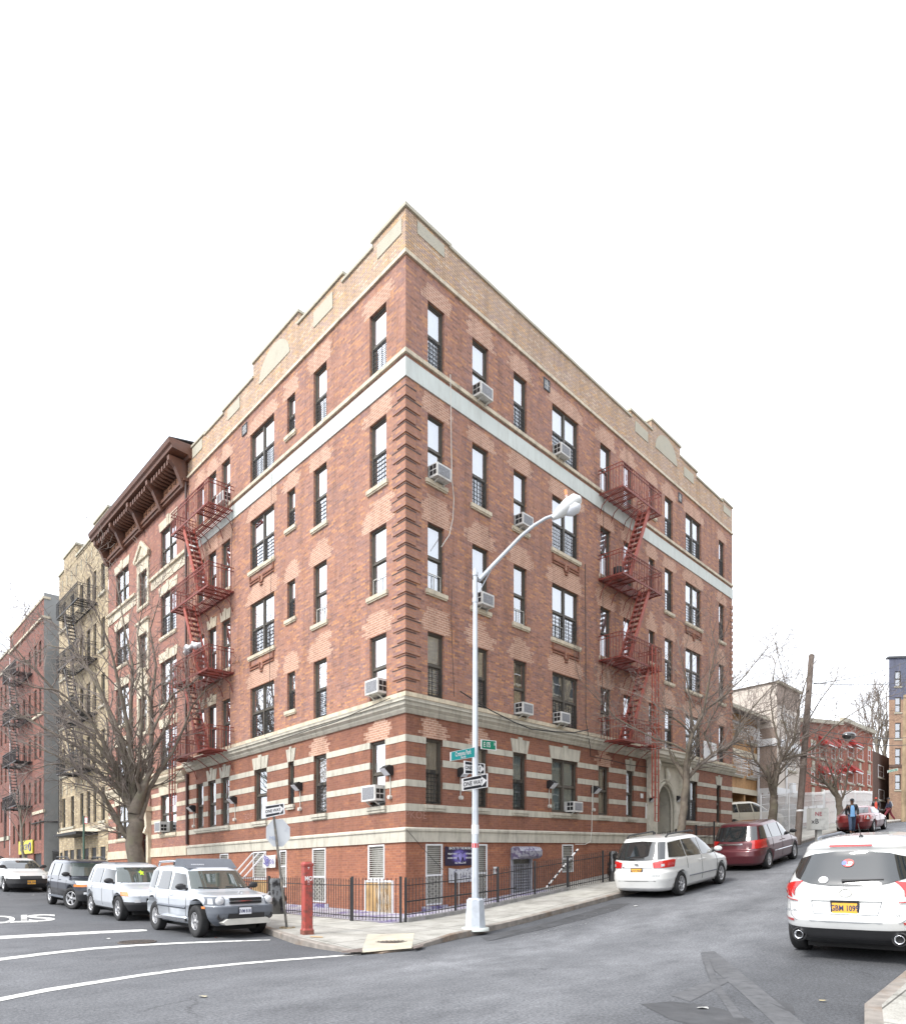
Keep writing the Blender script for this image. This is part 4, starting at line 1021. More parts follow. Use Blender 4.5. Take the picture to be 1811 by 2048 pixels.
# laundry bags on the left fire escape
b = MB(); M['laundry'] = mat('white_laundry', (.72, .72, .74), .8, .1, 6, dirt=(.4, .38, .5), dscale=9, dth=(.6, .7)); rnd = random.Random(3)
for i in range(6): 
    p = FL.P(12.5-.22*i, .75+.15*rnd.random(), 10.1-.12*rnd.random()); r = .13+.07*rnd.random()
    rows = [[p+Vector((r*math.sin(th)*math.cos(ph)*(1.1+.3*math.sin(5*ph+i)+rnd.uniform(-.15, .15)), r*math.sin(th)*math.sin(ph)*(1+rnd.uniform(-.2, .2)), .55*r*math.cos(th)+.07*math.sin(3*ph+2*i)+rnd.uniform(-.03, .03))) for ph in [k*PI/6 for k in range(12)]] for th in [.05+k*(PI-.1)/7 for k in range(8)]]
    b.grid(rows, M['laundry'], closed=True)
b.build('laundry_bundle', label='bundle of white laundry lying on the stair of the left fire escape', cat='laundry')
# planters and a pot on the right fire escape
b = MB(); c = FR.P(10.35, .55, 12.0)
b.lathe([(0, 0), (.16, 0), (.2, .36), (.18, .36), (.0, .3)], Matrix.Translation(c), 14, M['black']); b.build('plant_pot', label='black bucket standing on the third balcony of the right fire escape', cat='bucket')
b = MB(); c = FR.P(10.95, .45, 12.0); b.lathe([(0, 0), (.13, 0), (.17, .3), (.15, .3), (.0, .25)], Matrix.Translation(c), 14, mat('pink_plastic', (.62, .32, .26), .6)); b.build('plant_pot', label='pink bucket next to the black one on the right fire escape', cat='bucket')
b = MB(); c = FR.P(12.75, .55, 5.99); b.lathe([(0, 0), (.14, 0), (.15, .5), (.1, .56), (0, .56)], Matrix.Translation(c), 14, M['white_fr']); b.build('white_bin', label='white plastic bin on the lowest balcony of the right fire escape', cat='bin')
# drain pipes, cables ----------------------------------------------------------------
b = MB(); b.tube([FL.P(14.35, .07, 2.6), FL.P(14.35, .07, 5.55)], .06, 8, M['pipe']); b.tube([FL.P(14.38, .3, 6.05), FL.P(14.38, .1, 6.2), FL.P(14.38, .1, 17.8)], .05, 8, M['pipe']); b.build('drain_pipe', label='dark brown drain pipe on the seam of the two brick buildings', cat='drain pipe')
def cable(fa, pts, r, mt, label, name='cable'):
    q = []
    for x, y in pts: u, z = fa.U(x, y); q.append(fa.P(u, .1 if z > 6.2 or z < 5.5 else .33, z))
    b = MB(); b.tube(q, r, 4, mt); return b.build(name, label=label, cat='cable')
M['cab_w'] = mat('white_cable', (.62, .6, .55), .6); M['cab_b'] = mat('black_cable', (.03, .03, .03), .6)
cable(FR, [(895, 752), (896, 800), (897, 900), (898, 960), (902, 1000), (900, 1040), (893, 1072), (884, 1085), (877, 1096)], .011, M['cab_w'], 'loose white cable hanging beside the first window column')
cable(FR, [(898, 1180), (897, 1240), (900, 1330), (903, 1395)], .007, M['cab_b'], 'thin black cable hanging to the cornice beside the first window column')
cable(FR, [(915, 1384), (940, 1400), (962, 1423), (1010, 1447), (1045, 1461), (1090, 1466), (1130, 1468), (1160, 1462)], .02, M['cab_b'], 'sagging black cable bundle along the cornice right of the lamp pole')
cable(FR, [(1165, 1130), (1166, 1300), (1166, 1440), (1164, 1500), (1175, 1513), (1210, 1520), (1250, 1530), (1290, 1535)], .014, M['cab_b'], 'black cable running down the wall and under the right fire escape')
cable(FR, [(1202, 1000), (1200, 1200), (1199, 1400), (1199, 1470)], .01, M['cab_b'], 'thin dark cable left of the right fire escape windows')
cable(FR, [(1180, 1570), (1179, 1600), (1178, 1660), (1175, 1684), (1165, 1689), (1145, 1689)], .014, M['cab_w'], 'pale conduit bent above the basement window')
cable(FL, [(548, 950), (548, 1130), (545, 1300), (543, 1460), (546, 1475)], .008, M['cab_b'], 'thin cable beside the double windows of the left front')
cable(FL, [(470, 1005), (467, 1200), (465, 1400), (463, 1500)], .008, M['cab_b'], 'thin cable right of the left fire escape')
cable(FL, [(800, 1400), (740, 1425), (690, 1447), (640, 1462), (600, 1475), (560, 1488), (548, 1478)], .012, M['cab_b'], 'black cable drooping along the cornice of the left front')
cable(FR, [(808, 1660), (840, 1697), (880, 1740)], .008, M['cab_b'], 'thin black wire crossing the stone band at the building corner')
# posters, notices -------------------------------------------------------------------
def sheet(fa, x0, x1, y0, y1, name, mt, label, cat, o=.03, sag=.0, n=8, parent=None):
    ua_, za_ = fa.U(x0, y0); ub_, zb_ = fa.U(x1, y1); ua_, ub_ = min(ua_, ub_), max(ua_, ub_)
    zt, zb = max(za_, zb_), min(za_, zb_); b = MB()
    T = []; B_ = []
    for i in range(n+1):
        t = i/n; u = ua_+(ub_-ua_)*t; s_ = sag*4*t*(1-t)
        T.append((u, zt-s_)); B_.append((u, zb-s_*.3))
    rows = [[fa.P(u, o+.012*math.sin(5*u+k), z) for u, z in q] for k, q in enumerate((B_, T))]
    b.grid(rows, mt, sm=False, uvf=lambda i, j: (j/n, i)); b2 = [[p-Vector((fa.n[0], fa.n[1], 0))*.006 for p in r] for r in rows[::-1]]
    b.grid(b2, mt, sm=False, uvf=lambda i, j: (j/n, 1-i))
    return b.build(name, label=label, cat=cat), (ua_, ub_, zb, zt)
def banner_mat():
    m, N, L, b = nodes('banner_purple'); tc = N.new('ShaderNodeTexCoord'); mp = N.new('ShaderNodeMapping')
    mp.inputs['Location'].default_value = (-.5, -.5, 0); L.new(tc.outputs['UV'], mp.inputs[0]); g = N.new('ShaderNodeTexGradient'); g.gradient_type = 'SPHERICAL'
    mp2 = N.new('ShaderNodeMapping'); mp2.inputs['Scale'].default_value = (2.9, 1.9, 1); L.new(mp.outputs[0], mp2.inputs[0]); L.new(mp2.outputs[0], g.inputs[0])
    r = ramp(N, [(0, (.02, .012, .04)), (.25, (.045, .03, .12)), (.42, (.16, .12, .45)), (.8, (.42, .38, .8))]); L.new(g.outputs[0], r.inputs[0]); L.new(r.outputs[0], b.inputs[0]); b.inputs['Roughness'].default_value = .4
    return m
pb, q = sheet(FR, 887, 946, 1693, 1730, 'poster_banner', banner_mat(), 'dark purple banner with a bright moon disc hung on the basement wall', 'banner', .04, .03)
uc, zc_ = (q[0]+q[1])/2, (q[2]+q[3])/2; Rr = DR+(GR,)
wt = M['white_fr']
for i, (tx, du, dz, sz) in enumerate((('BACK TO THE MUSIC', 0, .22, .1), ('FRIDAY NIGHT', -.33, .06, .06), ('DOORS OPEN', -.35, -.06, .06), ('LIVE BAND', .36, .06, .06), ('DANCING', .36, -.06, .06), ('ALL WELCOME', 0, -.2, .07))): text_obj('banner_text', tx, sz, FR.P(uc+du, .062, zc_+dz), Rr, (0, 0, 1), wt, pb, bold=.002)
b = MB()
for du, s in ((-.1, .8), (.1, 1.1)):
    c = FR.P(uc+du, .065, zc_-.02); e = Vector(Rr).normalized(); u_ = Vector((0, 0, 1))
    for a, c2, w in (((0, .1), (0, -.02), .05), ((0, -.02), (-.05, -.16), .03), ((0, -.02), (.05, -.16), .03), ((0, .08), (-.09, .12), .02), ((0, .08), (.08, .14), .02), ((0, .12), (0, .16), .045)): b.bar(c+e*a[0]*s+u_*a[1]*s, c+e*c2[0]*s+u_*c2[1]*s, w*s, M['black'], .004)
b.build('dancer_silhouette', parent=pb)
M['cloth'] = mat('grey_painted_cloth', (.52, .53, .56), .8, .1, 5, dirt=(.2, .2, .26), dscale=6, dth=(.53, .58))
sheet(FR, 894, 941, 1736, 1763, 'graffiti_sheet', M['cloth'], 'grey cloth with purple scribbles hung below the purple banner', 'banner', .05, .05)
b = MB(); u_, z_ = FR.U(911, 1765); b.tube([FR.P(u_, .12, z_), FR.P(u_, .12, z_-.72)], .014, 6, M['conduit']); b.box(-.03, .03, -.03, .03, -.0, .06, M['conduit'], Matrix.Translation(FR.P(u_, .12, z_-.76))); b.build('standpipe', label='thin grey pipe standing below the scribbled cloth', cat='pipe')
M['paper'] = mat('paper_notice', (.76, .76, .75), .7, .04, 20); 
s1, q = sheet(FR, 985, 993, 1734, 1749, 'notice', M['paper'], 'white notice with a red figure taped right of the street lamp', 'notice', .02)
text_obj('notice_mark', 'H', .16, FR.P((q[0]+q[1])/2, .045, q[3]-.1), Rr, (0, 0, 1), M['black'], s1); text_obj('notice_mark', 'T', .14, FR.P((q[0]+q[1])/2, .045, q[2]+.12), Rr, (0, 0, 1), mat('notice_red', (.6, .06, .04)), s1)
s1, q = sheet(FR, 1289, 1299, 1607, 1638, 'notice', M['paper'], 'tall white building notice left of the arched doorway', 'notice', .03)
text_obj('notice_text', 'NOTICE', .09, FR.P((q[0]+q[1])/2, .05, q[3]-.07), Rr, (0, 0, 1), M['black'], s1)
s1, q = sheet(FR, 1354, 1361, 1595, 1609, 'notice', M['paper'], 'small white notice with black figures right of the arched doorway', 'notice', .03)
text_obj('notice_text', '115', .2, FR.P((q[0]+q[1])/2, .06, (q[2]+q[3])/2), Rr, (0, 0, 1), M['black'], s1)
s1, q = sheet(FR, 1404, 1431, 1481, 1523, 'wall_sign', M['paper'], 'large white sign board on the brick above the cornice at the right end', 'sign', .05)
text_obj('sign_text', 'Rentals', .28, FR.P((q[0]+q[1])/2, .08, q[3]-.22), Rr, (0, 0, 1), mat('sign_grey_red', (.5, .3, .3)), s1)
for k in range(5): text_obj('sign_text', 'apartments', .17, FR.P((q[0]+q[1])/2, .08, q[3]-.5-.2*k), Rr, (0, 0, 1), mat('sign_grey', (.5, .5, .55)), s1)
s1, q = sheet(FR, 1279, 1285, 1587, 1597, 'wall_box', M['paper'], 'small pale intercom plate on the brick left of the doorway', 'plate', .03)
s1, q = sheet(FL, 532, 557, 1711, 1735, 'graffiti_sheet', mat('white_cloth', (.72, .71, .68), .8, .08, 4), 'white cloth banner with purple lettering tied behind the leaning pole', 'banner', .12, .02)
pur = mat('purple_ink', (.13, .12, .32), .7)
Lr = (-DL[0], -DL[1], -GL)
text_obj('graffiti', 'Sy', .42, FL.P(q[1]-.3, .16, (q[2]+q[3])/2), Lr, (0, 0, 1), pur, s1, bold=.005); text_obj('graffiti', '@os', .34, FL.P(q[0]+.36, .16, (q[2]+q[3])/2), Lr, (0, 0, 1), pur, s1, bold=.005)
# white graffiti and gum specks on the brick: drips of paint
for fa, x, y, n, tx in ((FR, 832, 1630, 1, 'PKOE'), (FL, 497, 1633, 1, 'SOP')):
    u, z = fa.U(x, y); t = text_obj('graffiti_tag', tx, .3, fa.P(u, .006, z), Rr if fa is FR else Lr, (0, 0, 1), mat('faded_white', (.33, .17, .13)), BLD, sx=1.1)
# ------------------------------------------------------------ neighbouring buildings, left row
def simple_wall(name, parent, fa, u0, u1, zones, holes, rev=.16, uoff=0.0):
    b = MB(); wall(b, fa, u0, u1, zones, holes, rev, uoff=uoff); return b.build(name, parent=parent)
def blockbody(name, parent, fa, u0, u1, depth, z0, z1, mt, end='br_lo'):
    b = MB()
    P = [fa.P(u0, -.3, 0), fa.P(u1, -.3, 0), fa.P(u1, -depth, 0), fa.P(u0, -depth, 0)]
    def q(i, j, m): b.face([P[i]+Vector((0, 0, z0)), P[j]+Vector((0, 0, z0)), P[j]+Vector((0, 0, z1)), P[i]+Vector((0, 0, z1))], m, [(0, z0), (depth, z0), (depth, z1), (0, z1)])
    return b, P, q
M['br_n2'] = brick('brick_neighbour', (.36, .155, .10), (.27, .12, .09), (.30, .19, .155), (.34, .15, .12), (.22, .10, .095), big=(.36, .19, .14), bigmix=.4, speck=[(0, .1, (.5, .26, .16)), (.3, .42, (.19, .11, .11))])
M['br_yel'] = brick('brick_yellow_rough', (.46, .36, .20), (.35, .27, .17), (.32, .28, .22), (.54, .45, .30), (.24, .18, .12), big=(.35, .30, .22), bigmix=.4, ms=.014, bump=1.0, bw=.3, rh=.12, speck=[(0, .15, (.62, .52, .34)), (.4, .55, (.22, .16, .1))])
M['br_red4'] = brick('brick_far_red', (.30, .11, .07), (.22, .085, .06), (.13, .085, .075), (.25, .10, .075), (.16, .07, .06), big=(.17, .085, .075), bigmix=.6, speck=[(0, .1, (.36, .16, .1)), (.3, .5, (.14, .06, .05))])
M['stucco_g'] = mat('grey_stucco', (.27, .275, .27), .9, .06, .8, bump=.2, dirt=(.21, .215, .21), dscale=.5)
M['corn_br'] = mat('brown_cornice', (.14, .062, .038), .55, .2, 4, dirt=(.085, .055, .05), dscale=2)
M['corn_or'] = mat('cornice_panel', (.34, .16, .085), .6, .12, 5)
M['slate'] = mat('dark_slate_roof', (.075, .078, .085), .7, .2, 3)
# --- brick building with bracketed cornice
B2 = empty('apartment_building', FL.P(14.45, 0, 0), 'red brick apartment house with heavy brown bracketed cornice and cream window surrounds', 'building')
A_, Bm_, Mm_ = (15.65, 17.45), (21.7, 23.6), (19.05, 20.15)
rowz = [(14.98, 16.75), (11.98, 13.85), (8.95, 10.85), (6.0, 7.9), (3.2, 4.9)]
midz = [(14.1, 15.7), (11.1, 12.75), (8.1, 9.75), (5.2, 6.8)]
h2 = [(*c, *z) for z in rowz for c in (A_, Bm_)]+[(*Mm_, *z) for z in midz]+[(18.85, 20.35, .3, 4.0)]
simple_wall('brick_wall', B2, FL, 14.42, 24.8, [(-1, 2.17, M['br_base']), (2.17, 17.75, M['br_n2'])], h2)
b, P, q = blockbody('', B2, FL, 14.42, 24.8, 14, 0, 18.9, None)
q(0, 3, M['br_n2']); q(1, 2, M['br_n2']); b.build('side_wall', parent=B2)
cr = M['stone_cr']
for i, z in enumerate(rowz):
    for j, c in enumerate((A_, Bm_)):
        window(B2, FL, *c, *z, dbl=True, curtain=rw.choice('wwgc'), part=rw.choice((1, .7)), grd=.45 if i in (1, 3) else None, sill=True, fr='bronze', sillm='stone_cr', sw=.05)
        b = MB(); keystone(b, FL, c[0]-.02, c[1]+.02, z[1]+.003, .40, .1, cr, 3); b.build('stone_lintel', parent=B2)
for i, z in enumerate(midz):
    window(B2, FL, *Mm_, *z, curtain='w' if i else 'g', part=.7, sill=True, sillm='stone_cr', sw=.22)
    b = MB()
    b.fbox(FL, Mm_[0]-.22, Mm_[0], -.02, .06, z[0], z[1]+.5, cr); b.fbox(FL, Mm_[1], Mm_[1]+.22, -.02, .06, z[0], z[1]+.5, cr); b.fbox(FL, *Mm_, -.02, .06, z[1], z[1]+.5, cr)
    b.fbox(FL, Mm_[0]-.3, Mm_[1]+.3, -.02, .14, z[1]+.5, z[1]+.6, cr)
    if i in (0, 2): 
        b.prism([(Mm_[0]-.35, z[1]+.6), (Mm_[1]+.35, z[1]+.6), ((Mm_[0]+Mm_[1])/2, z[1]+1.25)], -.02, .1, lambda p, q_, w: FL.P(p, w, q_), cr)
        for a, c in (((Mm_[0]-.4, z[1]+.6), ((Mm_[0]+Mm_[1])/2, z[1]+1.3)), ((Mm_[1]+.4, z[1]+.6), ((Mm_[0]+Mm_[1])/2, z[1]+1.3))): b.bar(FL.P(a[0], .12, a[1]), FL.P(c[0], .12, c[1]), .1, cr, .2)
    b.build('stone_surround', parent=B2)
def bnd(name, par, *args):
    b = MB(); b.fbox(*args); b.build(name, parent=par)
for a, c in ((14.5, 18.6), (20.6, 24.8)):
    bnd('stone_ledge', B2, FL, a, c, -.02, .12, 14.84, 14.96, cr); bnd('cream_band', B2, FL, a, c, -.02, .03, 14.42, 14.84, cr); bnd('water_table', B2, FL, a, c, -.02, .05, 2.17, 2.57, cr)
bnd('stone_ledge', B2, FL, 14.5, 24.8, -.02, .07, 6.05-.17, 5.98, cr)
b = MB(); b.prism([(0, 5.3), (.1, 5.35), (.14, 5.5), (.24, 5.62), (.25, 5.72), (0, 5.74)], 14.5, 24.8, lambda p, q_, w: FL.P(w, p, q_), cr); b.build('stone_cornice', parent=B2)
for z0, z1 in ST+[(3.01, 3.2)]:
    for a, c in ((14.5, A_[0]), (A_[1], 18.6), (20.6, Bm_[0]), (Bm_[1], 24.8)) if z1 > 3.25 else ((14.5, 18.6), (20.6, 24.8)): bnd('stone_stripe', B2, FL, a, c, -.1, .014, z0, z1, cr)
b = MB(); b.fbox(FL, 18.6, 18.85, -.1, .16, 0, 4.3, cr); b.fbox(FL, 20.35, 20.6, -.1, .16, 0, 4.3, cr); b.fbox(FL, 18.5, 20.7, -.1, .3, 4.3, 4.5, cr)
for uu in (18.72, 20.48):
    b.prism([(.15, 5.2), (.5, 5.2), (.48, 4.9), (.3, 4.6), (.22, 3.6), (.32, 3.3), (.15, 3.2)], -.12, .12, lambda p, q_, w: FL.P(uu+w, p, q_), cr)
b.build('entrance_surround', parent=B2)
b = MB(); b.fbox(FL, 18.85, 20.35, -.5, -.45, 0, 4.0, M['room']); 
for k in range(9): b.fbox(FL, 18.9+k*.17, 18.93+k*.17, -.3, -.27, .6, 3.0, M['iron'])
b.fbox(FL, 18.85, 20.35, -.3, -.27, 3.0, 3.08, M['iron']); b.build('entrance_gate', parent=B2)
# cornice
b = MB(); cb = M['corn_br']
b.fbox(FL, 14.3, 24.9, -.1, .22, 17.72, 17.86, cb); b.fbox(FL, 14.35, 24.85, -.1, .16, 17.6, 17.72, cb)
b.fbox(FL, 14.45, 24.8, -.1, .10, 17.86, 18.55, cb)
b.prism([(-.1, 18.55), (.3, 18.55), (.34, 18.66), (1.0, 18.72), (1.02, 18.84), (1.1, 18.9), (1.14, 19.04), (1.1, 19.08), (-.1, 19.12)], 14.0, 24.95, lambda p, q_, w: FL.P(w, p-.18, q_), cb)
b.build('cornice', parent=B2)
b = MB(); b.prism([(-2.5, 19.7), (.95, 19.06), (.95, 19.1), (-2.5, 19.75)], 14.0, 24.95, lambda p, q_, w: FL.P(w, p, q_), M['slate']); b.build('roof', parent=B2)
for k in range(5):
    b = MB(); uu = 14.5+k*2.5
    b.prism([(.1, 18.6), (.8, 18.6), (.79, 18.42), (.55, 18.22), (.42, 17.95), (.28, 17.65), (.2, 17.5), (.1, 17.52)], -.11, .11, lambda p, q_, w: FL.P(uu+w, p, q_), cb); b.build('cornice_bracket', parent=B2)
for k in range(34):
    uu = 14.8+k*.295
    if abs((uu-14.5) % 2.5) < .2 or abs((uu-14.5) % 2.5) > 2.3: continue
    b = MB(); b.prism([(.1, 18.56), (.72, 18.56), (.72, 18.36), (.5, 18.3), (.1, 18.26)], -.075, .075, lambda p, q_, w: FL.P(uu+w, p, q_), cb); b.build('modillion', parent=B2)
for k in range(4):
    b = MB(); a = 14.75+k*2.5; b.fbox(FL, a, a+2.0, .1, .12, 17.93, 18.24, M['corn_or'])
    for j in range(4): b.fbox(FL, a+.15+j*.48, a+.18+j*.48, .12, .14, 17.95, 18.2, cb); b.fbox(FL, a+.15+j*.48, a+.4+j*.48, .12, .14, 18.08, 18.11, cb)
    b.build('frieze_panel', parent=B2)
air_con(FL, 17.1, 3.25, 'air conditioner in the cream framed ground floor window beside the street tree', w=.66, hh=.46)
# --- rough yellow brick building
B3 = empty('apartment_building', FL.P(24.85, 0, 0), 'rough yellow brick apartment house with castle-like stepped roofline and black fire escapes', 'building')
tc = [(25.4, 26.05), (26.9, 27.45), (28.0, 28.7), (29.3, 29.95), (31.2, 31.9), (33.1, 33.8)]
rz = [(16.55, 18.15), (13.5, 15.2), (10.5, 12.2), (7.5, 9.2), (4.3, 6.1)]
h3 = [(*c, *z) for z in rz for c in tc]+[(u, u+.9, .8, 2.9) for u in (25.3, 26.9, 28.3, 29.8, 31.2, 32.5)]+[(33.7, 34.3, .6, 2.8)]
simple_wall('brick_wall', B3, FL, 24.85, 34.5, [(-1, 20.0, M['br_yel'])], h3)
b, P, q = blockbody('', B3, FL, 24.85, 34.5, 14, 0, 20.0, None); q(0, 3, M['br_yel']); q(1, 2, M['br_yel']); b.build('side_wall', parent=B3)
b = MB()
for a, c, z in ((24.85, 27.3, 20.75), (27.3, 30.7, 20.1), (30.7, 33.4, 20.85), (33.4, 34.5, 20.1)):
    b.fbox(FL, a, c, -.4, .0, 19.9, z, M['br_yel']); b.fbox(FL, a-.05, c+.05, -.45, .06, z, z+.12, M['stone_gy'])
b.build('parapet', parent=B3)
for z in rz:
    for c in tc:
        window(B3, FL, *c, *z, curtain=rw.choice('wgdd'), part=.6, sill=False, fr='bronze')
for k, z in enumerate(rz): 
    for a, c in ((25.2, 26.3), (31.0, 34.2)):
        b = MB(); b.fbox(FL, a, c, -.02, .1, z[0]-.14, z[0]-.01, M['stone_gy']); b.build('window_sill', parent=B3)
b = MB(); b.fbox(FL, 24.9, 34.5, -.02, .12, 3.75, 4.1, cr); b.build('stone_band', parent=B3)
for u in (25.3, 26.9, 28.3, 29.8, 31.2, 32.5, 33.7):
    b = MB(); b.fbox(FL, u, u+.9 if u < 33 else u+.6, -.12, -.05, .6, 2.9, M['black']); b.build('shutter_door', parent=B3)
for k in range(9):
    for zz in (6.3, 19.0):
        b = MB(); b.fbox(FL, 25.6+k*1.0, 25.68+k*1.0, 0, .03, zz, zz+.6, M['stone_gy']); b.build('stone_inlay', parent=B3)
M['fe_bk'] = mat('fire_escape_black', (.035, .033, .034), .5, .3, 6)
_r, _l = M['fe_red'], M['fe_lt']; M['fe_red'] = M['fe_lt'] = M['fe_bk']
o3 = fire_escape(FL, 26.7, 31.0, [16.3, 13.25, 10.25, 7.25], 'black iron fire escape on the rough yellow brick building', 0, (28.2, 29.7), (29.7, 28.1), (29.6, 4.4, 11.0))
o3['group'] = 'black fire escapes on the far buildings'
b = MB(); b.fbox(FL, 26.6, 31.2, 0, 1.1, 3.6, 3.75, M['black']); b.build('canopy', parent=B3)
o4 = fire_escape(FL, 41.5, 46, [15.6, 12.5, 9.4, 6.3], 'dark fire escape on the far red brick house at the left', 0, (43.2, 44.6), (44.6, 43.0), (44.4, 4.0, 7.0))
o4['group'] = 'black fire escapes on the far buildings'
M['fe_red'], M['fe_lt'] = _r, _l
# --- far red brick building with grey rendered side wall
B4 = empty('apartment_building', FL.P(38.3, 0, 0), 'far red brick apartment house with a blank grey rendered side wall', 'building')
c4 = [(39.0, 39.6), (40.3, 40.95), (42.0, 42.6), (43.7, 44.3), (45.5, 46.1), (47.0, 47.7)]
r4 = [(15.6, 17.3), (12.5, 14.2), (9.4, 11.1), (6.3, 8.0), (3.8, 5.2)]
simple_wall('brick_wall', B4, FL, 38.3, 48.8, [(-1, 19.9, M['br_red4'])], [(*c, *z) for z in r4 for c in c4]+[(39.0, 41.2, .9, 2.9), (43, 45.6, .9, 2.9)])
for z in r4:
    for c in c4: window(B4, FL, *c, *z, curtain=rw.choice('gdd'), part=.6, sill=False)
b, P, q = blockbody('', B4, FL, 38.3, 48.8, 14, 0, 20.3, None); P[0] = FL.P(38.3, 0, 0); q(0, 3, M['stucco_g']); q(1, 2, M['stucco_g'])
b.build('side_wall', parent=B4)
for q_ in ((38.25, 48.8, -.4, .12, 18.6, 18.75), (38.25, 48.8, -.4, .06, 19.9, 20.05), (38.2, 41.3, -.05, .08, 5.6, 5.8), (38.25, 41.8, -.05, .1, 12.2, 12.36)): bnd('stone_band', B4, FL, *q_, cr)
for o0, z0, z1 in ((4.6, 15.2, 16.6), (4.6, 11.2, 12.9), (4.6, 8.2, 9.9), (4.6, 5.0, 6.9), (4.7, .5, 3.2)):
    b = MB(); b.box(-.02, .03, 0, 1.1, z0, z1, M['cur_d'], Matrix.Translation(FL.P(38.25, -o0-1.1, 0)) @ Matrix(((DL[0]*-1, NL[0], 0, 0), (DL[1]*-1, NL[1], 0, 0), (0, 0, 1, 0), (0, 0, 0, 1)))); b.build('side_window', parent=B4)
b = MB(); b.tube([FL.P(41.5, .06, 5.0), FL.P(38.25, .06, 5.0), FL.P(38.22, -1.0, 5.0), FL.P(38.22, -1.8, 4.6), FL.P(38.22, -2.0, 3.8), FL.P(38.22, -2.2, 1.9), FL.P(38.22, -3, 1.6), FL.P(38.22, -5, 1.6)], .05, 6, M['cab_b']); b.build('wall_pipe', parent=B4)
sg = MB(); sg.fbox(FL, 41.0, 45.2, .05, .12, 2.95, 3.9, mat('shop_sign_yellow', (.55, .48, .05), .5)); so = sg.build('shop_sign', label='yellow shop sign with dark lettering over the doors of the far red building', cat='shop sign')
text_obj('sign_lettering', 'GROCERY', .6, FL.P(43.4, .135, 3.42), Lr, (0, 0, 1), pur, so); b = MB(); b.tube([FL.P(41.6+.28*math.cos(t), .14, 3.42+.28*math.sin(t)) for t in [k*PI/8 for k in range(17)]], .04, 5, pur); b.build('sign_ring', parent=so)
for a, c in ((39.0, 41.2), (43, 45.6)):
    b = MB(); b.fbox(FL, a, c, -.15, -.1, .6, 2.9, M['black']); b.build('roller_shutter', parent=B4)
# --- end of the row
B5 = empty('apartment_building', FL.P(48.9, 0, 0), 'dark red brick building cut off by the left edge of the photo', 'building')
c5 = [(50, 50.7), (51.6, 52.3), (53.6, 54.3), (55.5, 56.2)]; r5 = [(15, 16.7), (11.9, 13.6), (8.8, 10.5), (5.7, 7.4)]
simple_wall('brick_wall', B5, FL, 48.9, 62, [(-1, 19.0, M['br_red4'])], [(*c, *z) for z in r5 for c in c5])
for z in r5:
    for c in c5: window(B5, FL, *c, *z, curtain='d', part=.6, sill=False)
for q_ in ((-.4, .08, 18.95, 19.1), (-.05, .08, 4.2, 4.5), (-.1, .1, 17.6, 17.8)): bnd('stone_band', B5, FL, 48.9, 62, *q_, M['stone_gy'])
b, P, q = blockbody('', B5, FL, 48.9, 62, 14, 0, 19, None); q(0, 3, M['br_red4']); b.build('side_wall', parent=B5)
# gate between the yellow and far red houses
b = MB()
for k in range(16): b.fbox(FL, 34.6+k*.23, 34.63+k*.23, -.5, -.47, .4, 3.0, M['iron'])
b.fbox(FL, 34.6, 38.2, -.5, -.46, 2.95, 3.05, M['iron']); b.fbox(FL, 36.0, 37.4, -.54, -.5, .4, 2.8, M['black']); b.build('alley_gate', label='dark iron gate closing the alley in front of the grey side wall', cat='gate')
# ------------------------------------------------------------ right-hand side of the hill street
M['br_or'] = brick('brick_orange_tan', (.52, .30, .13), (.47, .26, .11), (.42, .27, .15), (.50, .29, .14), (.43, .24, .11), ms=.006)
M['br_pk'] = brick('brick_pinkish', (.36, .27, .22), (.30, .22, .185), (.40, .35, .3), (.34, .25, .21), (.27, .2, .17), ms=.01)
M['br_dk'] = brick('brick_dark_brown', (.13, .075, .06), (.10, .06, .05), (.16, .12, .1), ms=.01)
M['cream'] = mat('cream_paint', (.60, .54, .42), .7, .06); M['stuc_w'] = mat('pale_stucco', (.62, .56, .50), .85, .06, 1)
def wwin(bld, fa, u0, u1, z0, z1, fr='white_fr', cur='g', bars=False, sill=True, lint=None):
    f = MB(); frame_rect(f, fa, u0, u1, z0, z1, .08, -.1, .03, M[fr]); f.fbox(fa, u0+.08, u1-.08, -.08, .0, (z0+z1)/2-.04, (z0+z1)/2+.04, M[fr])
    if u1-u0 > 1.1: f.fbox(fa, (u0+u1)/2-.04, (u0+u1)/2+.04, -.08, .0, z0+.08, z1-.08, M[fr])
    w = f.build('window', parent=bld); p = MB(); p.face([fa.P(u0, -.05, z0), fa.P(u1, -.05, z0), fa.P(u1, -.05, z1), fa.P(u0, -.05, z1)], M['pane_lo']); p.face([fa.P(u0, -.12, z0), fa.P(u1, -.12, z0), fa.P(u1, -.12, z1), fa.P(u0, -.12, z1)], M['cur_'+cur]); p.build('pane', parent=w)
    if sill: s = MB(); s.fbox(fa, u0-.1, u1+.1, -.1, .14, z0-.14, z0, M['stone_gy']); s.build('window_sill', parent=w)
    if lint: s = MB(); s.fbox(fa, u0-.15, u1+.15, -.05, .05, z1+.02, z1+.3, M['stone_gy']); s.build('window_lintel', parent=w)
    if bars:
        g = MB()
        for k in range(10): u = u0+(u1-u0)*k/9; g.tube([fa.P(u, .08, z1), fa.P(u, .25, (z0+z1)/2), fa.P(u, .55, z0+.15), fa.P(u, .08, z0)], .018, 4, M['white_fr'])
        for t in range(7): z = z0+(z1-z0)*t/6; o = .08+.45*math.sin(PI*min(1, (6-t)/7)) if t < 6 else .08; g.fbox(fa, u0, u1, o-.015, o+.015, z-.015, z+.015, M['white_fr'])
        g.build('window_guard', parent=w)
    return w
F1 = Fac(0, 3.3, DR, NR, GR)
